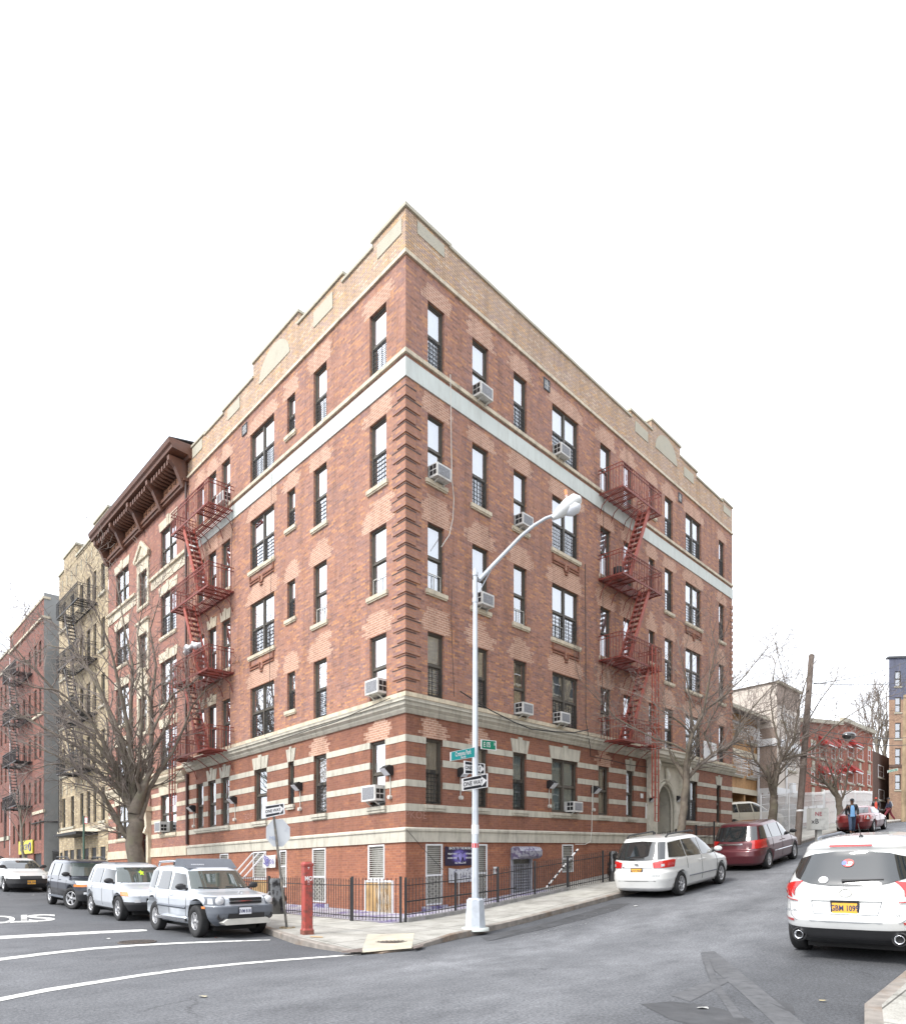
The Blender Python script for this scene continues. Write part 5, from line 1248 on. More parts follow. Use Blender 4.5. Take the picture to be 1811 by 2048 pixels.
R1 = empty('row_house', F1.P(30.5, 0, 3.3), 'orange tan brick house with white window cages above two garages', 'house')
def FU(f, x, y): return f.U(x, y)
u0_, u1_ = 25.5, 35.85; zt = F1.U(1500, 1437)[1]; zg = F1.U(1480, 1588)[1]
w1 = [(F1.U(1460, 1500)[0], F1.U(1482, 1500)[0]), (F1.U(1492.5, 1500)[0], F1.U(1507, 1500)[0])]
zs1 = [(F1.U(1470, 1550)[1], F1.U(1470, 1513)[1]), (F1.U(1470, 1478)[1], F1.U(1470, 1443)[1])]
simple_wall('brick_wall', R1, F1, u0_, u1_, [(zg, zt, M['br_or'])], [])
b = MB(); b.fbox(F1, u0_, u1_, -8, -.01, zg-.01, zt, M['br_or']); b.fbox(F1, u0_, u1_, -7, -3.2, 2.4, zg, M['br_or'])
for u in (u0_, 33.4, u1_-.25): b.fbox(F1, u, u+.25, -3.2, .0, 2.4, zg, M['br_or'])
b.build('garage_wall', parent=R1)
b = MB(); b.fbox(F1, u0_, u1_, -.1, .1, zg, zg+.35, M['cream']); b.fbox(F1, u0_, u1_, -.02, .05, zs1[0][1]+.12, zs1[0][1]+.5, M['cream']); b.build('cream_band', parent=R1)
b = MB(); b.prism([(-.3, zt), (.75, zt-.1), (.75, zt+.1), (-4, zt+1.5), (-4, zt)], u0_, u1_+.5, lambda p, q_, w: F1.P(w, p, q_), M['slate']); b.fbox(F1, u0_, u1_+.5, .76, .86, zt-.12, zt+.1, M['stone_gy']); b.build('eave', parent=R1)
for a, c in w1:
    for z0, z1 in zs1: wwin(R1, F1, a, c, z0, z1, bars=True, cur='w')
b = MB(); p0 = F1.P(35.7, .12, 2.8); b.tube([p0, F1.P(35.7, .12, zt)], .09, 6, M['white_fr']); b.build('downspout', parent=R1)
F2 = Fac(0, 2.0, DR, NR, GR)
R2 = empty('row_house', F2.P(35.9, 0, 4), 'pinkish grey brick house with white banded walls and a slanting roof end', 'house')
a2, e2 = 35.9, F2.U(1599, 1400)[0]; z2t = F2.U(1553, 1364)[1]; z2e = F2.U(1599, 1387)[1]
wz = [(F2.U(1575, 1540)[1], F2.U(1575, 1514)[1]), (F2.U(1575, 1458)[1], F2.U(1575, 1430)[1])]
wu = (F2.U(1573, 1500)[0], F2.U(1589, 1500)[0])
b = MB(); q4 = [(a2, 3.0, z2t), (e2, 3.0, z2e)]
zs_mid = F2.U(1553, 1500)[1]
for z0, z1, mt in ((2.5, F2.U(1553, 1590)[1], 'br_pk'), (F2.U(1553, 1590)[1], zs_mid-1, 'stuc_w'), (zs_mid-1, z2t-1.5, 'stuc_w')):
    b.face([F2.P(a2, 0, z0), F2.P(e2, 0, z0), F2.P(e2, 0, z1), F2.P(a2, 0, z1)], M[mt], [(a2, z0), (e2, z0), (e2, z1), (a2, z1)])
b.face([F2.P(a2, 0, z2t-1.5), F2.P(e2, 0, z2t-1.5), F2.P(e2, 0, z2e), F2.P(a2, 0, z2t)], M['br_pk'], [(a2, 0), (e2, 0), (e2, 1.5), (a2, 1.5)])
b.build('front_wall', parent=R2)
def SW(s, o, z): return F2.P(a2-o, -s, z)        # side wall: s goes back from the street
b = MB(); S = 13
zz = [2.5, zs_mid, z2t-3, z2t]
for i, mt in enumerate(('br_pk', 'br_pk', 'stuc_w')):
    b.face([SW(0, 0, zz[i]), SW(S, 0, zz[i]), SW(S, 0, zz[i+1] if i < 2 else z2t-.6), SW(0, 0, zz[i+1])], M[mt], [(0, zz[i]), (S, zz[i]), (S, zz[i+1]), (0, zz[i+1])])
b.build('side_wall', parent=R2)
b = MB()
for z in (zs_mid+.3, F2.U(1553, 1590)[1]):
    b.prism([(0, 0), (0, .5), (.08, .5), (.08, 0)], 0, S, lambda p, q_, w: SW(w, p, z+q_), M['white_fr']); b.fbox(F2, a2-.08, e2, -.02, .08, z, z+.5, M['white_fr'])
    for k in range(20): b.box(0, .12, 0, .12, 0, .1, M['br_pk'], Matrix.Translation(SW(.1+k*.4, .11, z+.08)))
b.build('white_band', parent=R2)
b = MB(); b.face([F2.P(a2-.15, .2, z2t+.05), F2.P(e2+.1, .2, z2e+.05), F2.P(e2+.1, -S, z2e-.6), F2.P(a2-.15, -S, z2t-.55)], M['cream']); b.bar(F2.P(a2-.1, .1, z2t), F2.P(e2+.1, .1, z2e), .16, M['stone_gy']); b.build('roof', parent=R2)
for z0, z1 in wz: wwin(R2, F2, *wu, z0, z1, cur='w')
wwin(R2, F2, F2.U(1561, 1450)[0], F2.U(1568, 1450)[0], wz[1][0]+.4, wz[1][1]+.5, cur='d')
b = MB(); b.tube([F2.P(F2.U(1569.5, 1500)[0], .08, 2.8), F2.P(F2.U(1569.5, 1500)[0], .08, wz[1][1])], .07, 6, M['white_fr']); b.build('downspout', parent=R2)
b = MB(); b.fbox(F2, F2.U(1568, 1500)[0], F2.U(1597, 1500)[0], 0, .6, wz[0][1]+.2, wz[0][1]+.5, M['white_fr']); b.build('door_hood', parent=R2)
b = MB(); zi = wz[0][0]-1.0; b.fbox(F2, F2.U(1577, 1500)[0], F2.U(1584, 1500)[0], 0, .25, zi-.6, zi+.1, M['white_fr']); b.build('wall_unit', parent=R2)
# red brick row with awnings
F3 = Fac(0, 2.6, DR, NR, GR)
R3 = empty('row_house', F3.P(43, 0, 4.5), 'red brick terrace with small bright red awnings over its windows', 'house')
e0, e1 = F3.U(1599, 1500)[0], F3.U(1744, 1500)[0]; em = F3.U(1679, 1500)[0]; t0, t1, t2 = F3.U(1600, 1443)[1], F3.U(1679, 1450)[1], F3.U(1744, 1468)[1]
b = MB(); M['br_r3'] = brick('brick_terrace_red', (.36, .105, .06), (.30, .085, .05), (.27, .14, .1), (.33, .10, .07), (.27, .085, .06), ms=.006)
for a, c, za, zb_ in ((e0, em, t0, t1), (em, e1, t1+.3, t2)): b.face([F3.P(a, 0, 3), F3.P(c, 0, 3), F3.P(c, 0, zb_), F3.P(a, 0, za)], M['br_r3'], [(a, 3), (c, 3), (c, zb_), (a, za)])
b.face([F3.P(e0, 0, 3), F3.P(e0, -10, 3), F3.P(e0, -10, t0), F3.P(e0, 0, t0)], M['br_r3'], [(0, 3), (10, 3), (10, t0), (0, t0)]); b.face([F3.P(e0, 0, t0), F3.P(em, 0, t1), F3.P(em, -10, t1), F3.P(e0, -10, t0)], M['roof'])
b.build('front_wall', parent=R3)
b = MB(); b.bar(F3.P(e0, .15, t0+.1), F3.P(em, .15, t1+.1), .3, M['stone_gy']); b.bar(F3.P(em, .15, t1+.45), F3.P(e1, .15, t2+.1), .35, M['stone_gy']); b.build('roof_edge', parent=R3)
M['awn'] = mat('awning_red', (.36, .03, .025), .7, .2)
zoom3 = lambda x, y: (1590+x*.2219, 1420+y*.2219)
for (x0, x1, y0, y1, aw) in ((140, 175, 300, 418, 0), (215, 275, 318, 432, 1), (325, 357, 340, 445, 1), (390, 416, 330, 440, 1), (470, 525, 318, 428, 1), (552, 607, 335, 440, 0), (652, 675, 355, 460, 0),
                             (140, 172, 553, 660, 0), (212, 270, 575, 675, 1), (325, 352, 580, 690, 1), (388, 412, 555, 640, 1), (465, 520, 555, 655, 1), (552, 605, 560, 665, 0), (647, 673, 575, 680, 0)):
    (xa, ya), (xb, yb) = zoom3(x0, y0), zoom3(x1, y1); ua_, za_ = F3.U(xa, ya); ub_, zb2 = F3.U(xb, yb); zb2 = F3.U(xa, yb)[1]
    wwin(R3, F3, ua_, ub_, zb2, za_, lint=not aw, cur='g')
    k = MB(); k.fbox(F3, (ua_+ub_)/2-.35, (ua_+ub_)/2+.35, 0, .06, zb2-.95, zb2-.3, M['stone_gy']); k.build('wall_sleeve', parent=R3)
    if aw: k = MB(); k.prism([(0, za_+.75), (.75, za_+.1), (.75, za_-.08), (0, za_+.1)], ua_-.25, ub_+.35, lambda p, q_, w: F3.P(w, p, q_), M['awn']); k.fbox(F3, ua_-.25, ub_+.35, .76, .78, za_-.1, za_-.02, M['white_fr']); k.build('awning', parent=R3)
for x0, x1, y0 in ((185, 250, 765), (375, 420, 712), (430, 520, 730)):
    (xa, ya), (xb, yb) = zoom3(x0, y0), zoom3(x1, y0); ua_, za_ = F3.U(xa, ya); ub_ = F3.U(xb, yb)[0]
    k = MB(); k.prism([(0, za_), (.8, za_-.5), (.8, za_-.8), (0, za_-.5)], ua_, ub_, lambda p, q_, w: F3.P(w, p, q_), M['awn']); k.build('awning', parent=R3)
# dark gap house and corner tower
F4 = Fac(0, 3.2, DR, NR, GR)
R4 = empty('row_house', F4.P(67, 0, 5), 'narrow dark brown brick house between the awning terrace and the tall corner block', 'house')
a4, e4 = F4.U(1745, 1500)[0], F4.U(1779, 1500)[0]; z4 = F4.U(1745, 1502)[1]
b = MB(); b.fbox(F4, a4, e4+6, -6, 0, 3, z4, M['br_dk']); b.build('brick_wall', parent=R4)
for x0, x1, y0, y1 in ((1755, 1766, 1529, 1554), (1756, 1767, 1578, 1600)): 
    u_, z1 = F4.U(x0, y0); wwin(R4, F4, u_, F4.U(x1, y0)[0], F4.U(x0, y1)[1], z1, cur='d')
p5 = at(1777, 1600, 74); F5 = Fac(0, 0, (.9925, -.122), (-.122, -.9925), 0); F5.c = (p5.x, p5.y)
R5 = empty('apartment_building', (p5.x, p5.y, 5), 'tall corner block at the right edge, tan brick below and slate blue painted brick above', 'building')
M['br_bl'] = brick('brick_painted_blue', (.125, .135, .19), (.11, .12, .17), (.10, .11, .15), (.15, .155, .2), (.11, .11, .15), ms=.01)
M['br_t5'] = brick('brick_tower_tan', (.40, .25, .16), (.31, .185, .12), (.26, .19, .15), (.43, .29, .18), (.25, .15, .11), ms=.011)
yy = [F5.U(1777, y)[1] for y in (1660, 1400, 1317)]
b = MB(); wh = []
for y0, y1 in ((1343, 1373), (1395, 1425), (1446, 1478), (1497, 1530), (1549, 1580)):
    wh.append((F5.U(1789, 1400)[0], F5.U(1801, 1400)[0], F5.U(1789, y1)[1], F5.U(1789, y0)[1]))
wall(b, F5, 0, 9, [(yy[0], yy[1], M['br_t5']), (yy[1], yy[2], M['br_bl'])], wh, .15); F5b = Fac(0, 0, (.9925, -.122), (-.56, -.83), 0); F5b.c = F5.c; b.fbox(F5b, .02, 9, -9, -.2, yy[0], yy[2], M['br_t5']); b.build('brick_wall', parent=R5)
b = MB(); b.fbox(F5, -.1, 9, -.5, .12, yy[2], yy[2]+.2, M['slate']); b.fbox(F5, 0, 9, 0, .1, F5.U(1777, 1535)[1], F5.U(1777, 1530)[1], M['br_dk']); b.build('coping', parent=R5)
for i, (a, c, z0, z1) in enumerate(wh): window(R5, F5, a, c, z0, z1, curtain='w' if i < 3 else 'd', part=.9 if i < 3 else .5, sill=True, sillm='stone_gy')

# tan apartment row across the hill street (outside the picture, mirrored in the car windows)
FX = Fac(-2, -18.5, DR, (-NR[0], -NR[1]), .04)
RX = empty('apartment_building', FX.P(0, 0, 0), 'long tan brick apartment row across the hill street, seen only mirrored in windows', 'building')
hx_ = [(1.5+i*2.6, 2.6+i*2.6, 1.8+j*3.0, 3.5+j*3.0) for i in range(17) for j in range(5)]
simple_wall('brick_wall', RX, FX, 0, 46, [(-1, 17.5, M['br_yel'])], hx_)
b = MB()
for a, c, z0, z1 in hx_: b.fbox(FX, a, c, -.16, -.12, z0, z1, M['cur_d']); b.fbox(FX, a, c, -.12, -.08, (z0+z1)/2-.04, (z0+z1)/2+.04, M['white_fr']); b.fbox(FX, a-.1, c+.1, -.02, .1, z0-.15, z0, M['stone_gy'])
b.build('window_panel', parent=RX).__setitem__('kind', 'stuff')
b = MB(); b.fbox(FX, 0, 46, -12, -.2, -1, 17.4, M['br_yel']); b.build('side_wall', parent=RX)
# ------------------------------------------------------------ vehicles
def shiny(name, col, rough=.05, metal=0): 
    m, N, L, b = nodes(name); b.inputs['Base Color'].default_value = rgba(col); b.inputs['Roughness'].default_value = rough; b.inputs['Metallic'].default_value = metal
    b.inputs['Coat Weight'].default_value = 1; b.inputs['Coat IOR'].default_value = 1.7; b.inputs['Coat Roughness'].default_value = .02; return m
M['cglass'] = shiny('car_glass', (.018, .022, .024)); M['cglass_g'] = shiny('car_glass_green', (.04, .055, .05))
M['rubber'] = mat('tyre_rubber', (.022, .022, .023), .8, .2, 8); M['rim'] = mat('wheel_alloy', (.50, .50, .51), .3, .05, metal=.7); M['rim_d'] = mat('wheel_well_dark', (.02, .02, .02), .8)
M['chrome'] = mat('chrome', (.65, .66, .68), .12, .02, metal=1); M['trim'] = mat('black_trim', (.03, .03, .032), .5, .1)
M['lampr'] = shiny('tail_lamp_red', (.50, .012, .012), .12); M['lampc'] = shiny('lamp_clear', (.55, .56, .58), .12); M['lampo'] = shiny('lamp_amber', (.75, .22, .03), .15)
M['plate_y'] = mat('plate_orange', (.80, .42, .06), .5, .04); M['plate_w'] = mat('plate_white', (.7, .72, .76), .5, .04); M['plate_t'] = mat('plate_ink', (.03, .04, .12), .5)
M['p_white'] = carpaint('paint_white', (.68, .69, .68)); M['p_silver'] = carpaint('paint_silver', (.58, .62, .67), .25, .33); M['p_silver2'] = carpaint('paint_silver_pale', (.60, .635, .68), .2, .33)
M['p_maroon'] = carpaint('paint_maroon', (.105, .018, .026), .3, .3); M['p_red'] = carpaint('paint_dark_red', (.19, .02, .022), .25, .3); M['p_navy'] = carpaint('paint_dark_blue', (.035, .042, .062), .3, .3)
M['p_grey'] = carpaint('paint_dark_grey', (.09, .095, .09), .3, .35); M['clad'] = mat('grey_plastic_cladding', (.115, .128, .15), .6, .08, 5); M['clad_d'] = mat('dark_cladding', (.045, .045, .048), .6); M['p_champ'] = carpaint('paint_champagne', (.60, .57, .47), .1)
class Car:
    def __init__(s, name, label, a, b, head, S, paint, group=None, cat='car', yaw=0, dz=0, k=1.0):
        s.S = S; s.paint = paint; d = {'up': DR, 'down': (-DL[0], -DL[1]), 'right': (1, 0)}[head]
        d = Vector((d[0], d[1], 0)); d = Matrix.Rotation(yaw, 3, 'Z') @ d; x, y = XY(a, b)
        hb = S['wb']/2; zf = hx(x+d.x*hb, y+d.y*hb); zr = hx(x-d.x*hb, y-d.y*hb); d3 = Vector((d.x*2*hb, d.y*2*hb, zf-zr)).normalized()
        lft = Vector((-d.y, d.x, 0)).normalized(); zl = hx(x+lft.x*.75, y+lft.y*.75); zr2 = hx(x-lft.x*.75, y-lft.y*.75)
        lft = Vector((lft.x*1.5, lft.y*1.5, (zl-zr2))).normalized(); up = d3.cross(lft).normalized(); lft = up.cross(d3)
        R = Matrix((d3, lft, up)).transposed().to_4x4(); R.translation = Vector((x, y, (zf+zr)/2+dz))
        s.root = empty(name, (0, 0, 0), label, cat, group); s.root.rotation_mode = 'XYZ'; s.root.location = R.translation; s.root.rotation_euler = R.to_euler(); s.root.scale = (k, k, k); s.M = R
        s.n = S.get('n', 5); s.parts()
    def prof(s, z):
        S = s.S; xf = lerp_tab(S['front'], z); xr = lerp_tab(S['rear'], z); hw = lerp_tab(S['hw'], z); return (xf+xr)/2, (xf-xr)/2, hw
    def Y(s, x, z):
        c, hl, hw = s.prof(z); t = min(.999, abs((x-c)/hl)); return hw*(1-t**s.n)**(1/s.n)
    def X(s, y, z, sg):
        c, hl, hw = s.prof(z); t = min(.995, abs(y/hw)); return c+sg*hl*(1-t**s.n)**(1/s.n)
    def surf(s, side, off):
        if side in ('L', 'R'):
            k = 1 if side == 'L' else -1; return lambda p, z: Vector((p, k*(s.Y(p, z)+off), z))
        k = 1 if side == 'F' else -1; return lambda p, z: Vector((s.X(p, z, k)+k*off, p, z))
    def patch(s, name, side, bot, top, mt, off=.014, nx=16, nz=8, parent=None, thick=True):
        f = s.surf(side, off); g = s.surf(side, off-.02); b = MB()
        def al(pts, t):
            t *= len(pts)-1; j = min(int(t), len(pts)-2); q = t-j; return (pts[j][0]+(pts[j+1][0]-pts[j][0])*q, pts[j][1]+(pts[j+1][1]-pts[j][1])*q)
        rows = []
        for j in range(nz+1):
            r = []
            for i in range(nx+1):
                p, q = al(bot, i/nx), al(top, i/nx); v = j/nz; r.append(f(p[0]+(q[0]-p[0])*v, p[1]+(q[1]-p[1])*v))
            rows.append(r)
        b.grid(rows, mt, sm=True)
        return b.build(name, parent=parent or s.root, local=True)
    def line(s, b, side, pts, w, mt, off=.006):
        f = s.surf(side, off); P = []
        for (p, z), (q, y) in zip(pts, pts[1:]): P += [f(p+(q-p)*i/6, z+(y-z)*i/6) for i in range(6)]
        P.append(f(*pts[-1])); b.tube(P, w/2, 4, mt)
    def parts(s):
        S = s.S; zs = []; z0 = S['z0']; z1 = S['hw'][-1][0]
        zs = sorted({round(z0+(z1-z0)*i/30, 4) for i in range(31)} | {q[0] for q in S['front']+S['rear']+S['hw'] if z0 <= q[0] <= z1})
        N = 72; rows = []
        for z in zs:
            c, hl, hw = s.prof(z); r = []
            for k in range(N):
                t = 2*PI*k/N; ct, st = math.cos(t), math.sin(t); e = 2/s.n
                r.append((c+hl*math.copysign(abs(ct)**e, ct), hw*math.copysign(abs(st)**e, st), z))
            rows.append(r)
        b = MB(); b.grid(rows, s.paint, closed=True); b.face(rows[0][::-1], s.paint); b.face(rows[-1], s.paint)
        body = b.build('body', parent=s.root, local=True, weld=True)
        me = body.data; me.materials.append(M['rim_d']); me.materials.append(S.get('lowmat') or s.paint)
        wr = S['wr']; wx = (S['wb']/2+S.get('wo', 0), -S['wb']/2+S.get('wo', 0)); ht = S['W']/2
        cb = MB()
        for x in wx:
            for k in (1, -1):
                Mx = Matrix.Translation((x, k*(ht-.12), wr)) @ Matrix.Rotation(PI/2, 4, 'X')
                R_ = wr*1.14; r1 = [Mx @ Vector((R_*math.cos(t), R_*math.sin(t), -.22)) for t in [2*PI*q/40 for q in range(40)]]; r2 = [Mx @ Vector((R_*math.cos(t), R_*math.sin(t), .3)) for t in [2*PI*q/40 for q in range(40)]]
                cb.grid([r1, r2], None, closed=True); cb.face(r1[::-1]); cb.face(r2)
        cut = cb.build('cut', weld=True); cut.matrix_world = s.M
        bm = bmesh.new(); bm.from_mesh(cut.data); bmesh.ops.recalc_face_normals(bm, faces=bm.faces); bm.to_mesh(cut.data); bm.free()
        bm = bmesh.new(); bm.from_mesh(me); bmesh.ops.recalc_face_normals(bm, faces=bm.faces); bm.to_mesh(me); bm.free()
        md = body.modifiers.new('b', 'BOOLEAN'); md.object = cut; md.operation = 'DIFFERENCE'; md.solver = 'EXACT'
        dg = bpy.context.evaluated_depsgraph_get(); dg.update(); nm = bpy.data.meshes.new_from_object(body.evaluated_get(dg))
        body.modifiers.clear(); body.data = nm; nm.name = 'body'; bpy.data.objects.remove(cut)
        lz = S.get('low', -1); li = 2
        while len(nm.materials) < 3: nm.materials.append(s.paint)
        nm.materials[0] = s.paint; nm.materials[1] = M['rim_d']; nm.materials[2] = S.get('lowmat') or s.paint
        for p in nm.polygons:
            c = p.center; p.material_index = 0
            if c.z < lz if not callable(lz) else lz(c): p.material_index = 2
            for x in wx:
                d = math.hypot(c.x-x, c.z-wr)
                if d < wr*1.135 and c.z > 0: p.material_index = 1
            if p.normal.z < -.9: p.material_index = 1
            if abs(p.normal.y) > .9 and abs(c.y) < ht-.2 and c.z < .8: p.material_index = 1; 
        s.body = body
        # underbody block so that one cannot look through
        ub = MB(); ub.box(-S['wb']/2-.5, S['wb']/2+.4, -ht+.35, ht-.35, .17, .5, M['rim_d']); ub.build('underbody', parent=s.root, local=True)
        for x in wx:
            for k in (1, -1): s.wheel(x, k)
        for spec_ in S.get('glass', ()): s.patch(*spec_[:5], off=max(.014, spec_[5]) if len(spec_) > 5 else .014)
        if 'doors' in S:
            for k in 'LR':
                b = MB()
                for pts in S['doors']: s.line(b, k, pts, .012, M['trim'], .001)
                b.build('door_seam', parent=s.root, local=True)
                for x, z in S['handles']:
                    b = MB(); y = (s.Y(x, z)+.03)*(1 if k == 'L' else -1); b.tube([(x-.09, y-math.copysign(.02, y), z), (x-.07, y, z), (x+.07, y, z), (x+.09, y-math.copysign(.02, y), z)], .014, 6, S.get('hmat') or s.paint); b.build('door_handle', parent=s.root, local=True)
        if 'mirror' in S:
            x, z = S['mirror']
            for k in (1, -1):
                b = MB(); y = s.Y(x, z); rows = []
                for t in range(7):
                    a = -PI/2+PI*t/6; r = math.cos(a)
                    rows.append([(x+.03+.05*r*math.cos(q)-.02*t/6, k*(y+.14+.13*math.sin(a)), z+.09+.085*max(.3, r)*math.sin(q)) for q in [2*PI*i/10 for i in range(10)]])
                b.grid(rows, S.get('mmat') or M['trim'], closed=True); b.face(rows[0][::-1]); b.face(rows[-1]); b.bar((x+.02, k*(y-.03), z+.02), (x+.03, k*(y+.1), z+.07), .05, M['trim']); b.build('wing_mirror', parent=s.root, local=True)
    def wheel(s, x, k):
        S = s.S; r = S['wr']; y = S['W']/2-.03; tw = .22; st = S.get('steer', 0) if x > 0 else 0
        root = empty('wheel', (x, k*(y-tw/2), r)); root.parent = s.root; root.rotation_euler = (PI/2 if k < 0 else -PI/2, 0, 0)
        if st: root.rotation_euler = (Matrix.Rotation(st, 4, 'Z') @ Matrix.Rotation(PI/2 if k < 0 else -PI/2, 4, 'X')).to_euler()
        t = MB(); h_ = tw/2; rr = r*S.get('rimf', .64)
        t.lathe([(rr, -h_*.9), (r*.92, -h_), (r*.985, -h_*.85), (r, -h_*.6), (r, h_*.6), (r*.985, h_*.85), (r*.92, h_), (rr, h_*.92), (rr*.97, h_*.6)], None, 36, M['rubber'])
        for q in (-.045, 0, .045): t.lathe([(r*1.001, q-.006), (r*1.003, q), (r*1.001, q+.006)], None, 36, M['rim_d'])
        t.build('tyre', parent=root, local=True)
        b = MB(); b.lathe([(rr*.985, -h_*.5), (rr*.985, h_*.9), (rr*.9, h_*.82), (rr*.86, h_*.4)], None, 32, M['rim'])
        n = S.get('spokes', 5)
        for i in range(n):
            a = 2*PI*i/n; c, q = math.cos(a), math.sin(a); w = rr*(.16 if n > 6 else .24)
            def P(ra, wd, zz): return Vector((ra*c-wd*q, ra*q+wd*c, zz))
            b.hexa([P(rr*.15, -w*.8, h_*.3), P(rr*.9, -w*.6, h_*.35), P(rr*.9, w*.6, h_*.35), P(rr*.15, w*.8, h_*.3), P(rr*.15, -w*.7, h_*.75), P(rr*.9, -w*.5, h_*.8), P(rr*.9, w*.5, h_*.8), P(rr*.15, w*.7, h_*.75)], M['rim'])
        b.lathe([(rr*.24, h_*.3), (rr*.22, h_*.85), (0.001, h_*.9)], None, 16, M['rim']); b.build('rim', parent=root, local=True)
        d = MB(); d.lathe([(rr*.95, h_*.1), (.001, h_*.15)], None, 24, M['rim_d']); d.build('brake_disc', parent=root, local=True)
    def plate(s, side, y, z, col, txt, w=.31, hh=.16, off=.02, frame=True):
        k = 1 if side == 'F' else -1; x = s.X(y, z, k)+k*off
        b = MB(); b.box(x-.008, x+.008, y-w/2-.02, y+w/2+.02, z-hh/2-.02, z+hh/2+.02, M['trim']); b.box(x+k*.008-.004, x+k*.008+.004, y-w/2, y+w/2, z-hh/2, z+hh/2, col); o = b.build('license_plate', parent=s.root, local=True)
        text_obj('plate_number', txt, hh*.72, (x+k*.016, y, z-.005), (0, k, 0), (0, 0, 1), M['plate_t'], o, local=True, sx=.72, bold=.002); o.children and None
        for c in o.children: c.matrix_parent_inverse = Matrix()
        return o
    def box(s, name, x0, x1, y0, y1, z0, z1, mt):
        b = MB(); b.box(x0, x1, y0, y1, z0, z1, mt); return b.build(name, parent=s.root, local=True)
G, GG = M['cglass'], M['cglass_g']
def both(name, bot, top, mt, off=.008): return [(name, k, bot, top, mt, off) for k in 'LR']
# --- white minivan
van = dict(W=1.92, wb=2.9, wr=.345, z0=.2, n=5.5, spokes=7,
    front=[(.2, 2.28), (.45, 2.42), (.65, 2.42), (.82, 2.3), (.93, 1.95), (1.03, 1.5), (1.1, 1.32), (1.4, .86), (1.6, .45), (1.68, .15), (1.72, -.3)],
    rear=[(.2, -2.25), (.3, -2.36), (.55, -2.4), (.72, -2.38), (.78, -2.3), (1.0, -2.27), (1.12, -2.22), (1.58, -1.93), (1.66, -1.85), (1.69, -1.6), (1.72, -1.2)],
    hw=[(.2, .84), (.3, .91), (.55, .955), (.85, .95), (1.05, .925), (1.12, .9), (1.58, .745), (1.66, .69), (1.70, .55), (1.72, .35)],
    glass=both('side_window', [(-1.98, 1.14), (-1.1, 1.1)], [(-1.78, 1.54), (-1.1, 1.58)], G)+both('side_window', [(-1.04, 1.1), (-.08, 1.07)], [(-1.04, 1.58), (-.1, 1.58)], G)+both('side_window', [(0, 1.07), (1.02, 1.05), (1.05, 1.06)], [(-.02, 1.58), (.3, 1.53), (.62, 1.36)], G)
      +[('rear_window', 'B', [(-.76, 1.1), (0, 1.06), (.76, 1.1)], [(-.66, 1.56), (0, 1.6), (.66, 1.56)], G, .012), ('windshield', 'F', [(-.75, 1.08), (.75, 1.08)], [(-.62, 1.58), (.62, 1.58)], G, .012)],
    doors=[[(-.05, .35), (-.05, 1.05)], [(1.0, .4), (1.08, .8), (1.0, 1.03)], [(-1.05, .75), (-1.05, 1.06)]], handles=[(-.2, .92), (.08, .93)], mirror=(.98, 1.06), mmat=M['p_white'])
c = Car('parked_minivan', 'white minivan parked nearest the iron railing on the slope, seen from behind', 7.95, -4.0, 'up', van, M['p_white'], 'cars parked along the hill street')
c.patch('tail_light', 'R', [(-2.25, .90), (-1.85, .93)], [(-2.22, 1.05), (-1.78, 1.07)], M['lampr'], .02); c.patch('tail_light', 'L', [(-2.25, .90), (-1.85, .93)], [(-2.22, 1.05), (-1.78, 1.07)], M['lampr'], .02)
for k in (1, -1): c.patch('tail_light', 'B', [(k*.5, .86), (k*.9, .86)], [(k*.47, 1.02), (k*.9, 1.08)], M['lampr'], .02)
for k in (1, -1): c.patch('reverse_light', 'B', [(k*.7, .9), (k*.77, .9)], [(k*.7, .97), (k*.77, .97)], M['lampc'], .03)
c.patch('chrome_strip', 'B', [(-.46, .87), (.46, .87)], [(-.46, .9), (.46, .9)], M['chrome'], .02); c.plate('B', 0, .77, M['plate_y'], 'GCC-7538')
b = MB(); c.line(b, 'B', [(-.2, 1.13), (.25, 1.12)], .03, M['trim'], .03); b.build('rear_wiper', parent=c.root, local=True)
b = MB(); c.line(b, 'B', [(-.85, .5), (.85, .5)], .012, M['trim'], .004); b.build('bumper_seam', parent=c.root, local=True)
b = MB(); c.line(b, 'R', [(-.95, .52), (1.0, .5)], .03, M['clad'], .01); c.line(b, 'L', [(-.95, .52), (1.0, .5)], .03, M['clad'], .01); b.build('side_moulding', parent=c.root, local=True)
for k in (1, -1):
    b = MB(); b.tube([(-1.65, k*.6, 1.69), (-1.5, k*.6, 1.76), (0, k*.6, 1.79), (.15, k*.6, 1.73)], .025, 6, M['trim']); b.build('roof_rail', parent=c.root, local=True)
c.box('badge_plate', -2.33, -2.315, -.06, .06, .94, .98, M['chrome'])
text_obj('badge', 'SIENNA', .07, (-2.42, -.62, .66), (0, -1, 0), (0, 0, 1), M['clad'], c.root, local=True)
# --- maroon minivan
mv = dict(van); mv['glass'] = [g if g[0] != 'x' else g for g in van['glass']]; mv['mmat'] = M['trim']; mv['spokes'] = 9; mv['handles'] = [(-.2, .92), (.12, .93)]
c = Car('parked_minivan', 'dark maroon minivan parked uphill in front of the white minivan', 15.0, -4.1, 'up', mv, M['p_maroon'], 'cars parked along the hill street')
for k in (1, -1): c.patch('tail_light', 'B', [(k*.78, .80), (k*.93, .80)], [(k*.77, 1.10), (k*.9, 1.10)], M['lampr'], .02)
for k in 'RL': c.patch('tail_light', k, [(-2.27, .80), (-2.14, .80)], [(-2.22, 1.10), (-2.10, 1.10)], M['lampr'], .018)
c.patch('chrome_strip', 'B', [(-.3, .95), (.55, .95)], [(-.3, 1.0), (.55, 1.0)], M['chrome'], .03); c.plate('B', .1, .82, mat('plate_blank', (.22, .09, .09), .5), '')if False else None
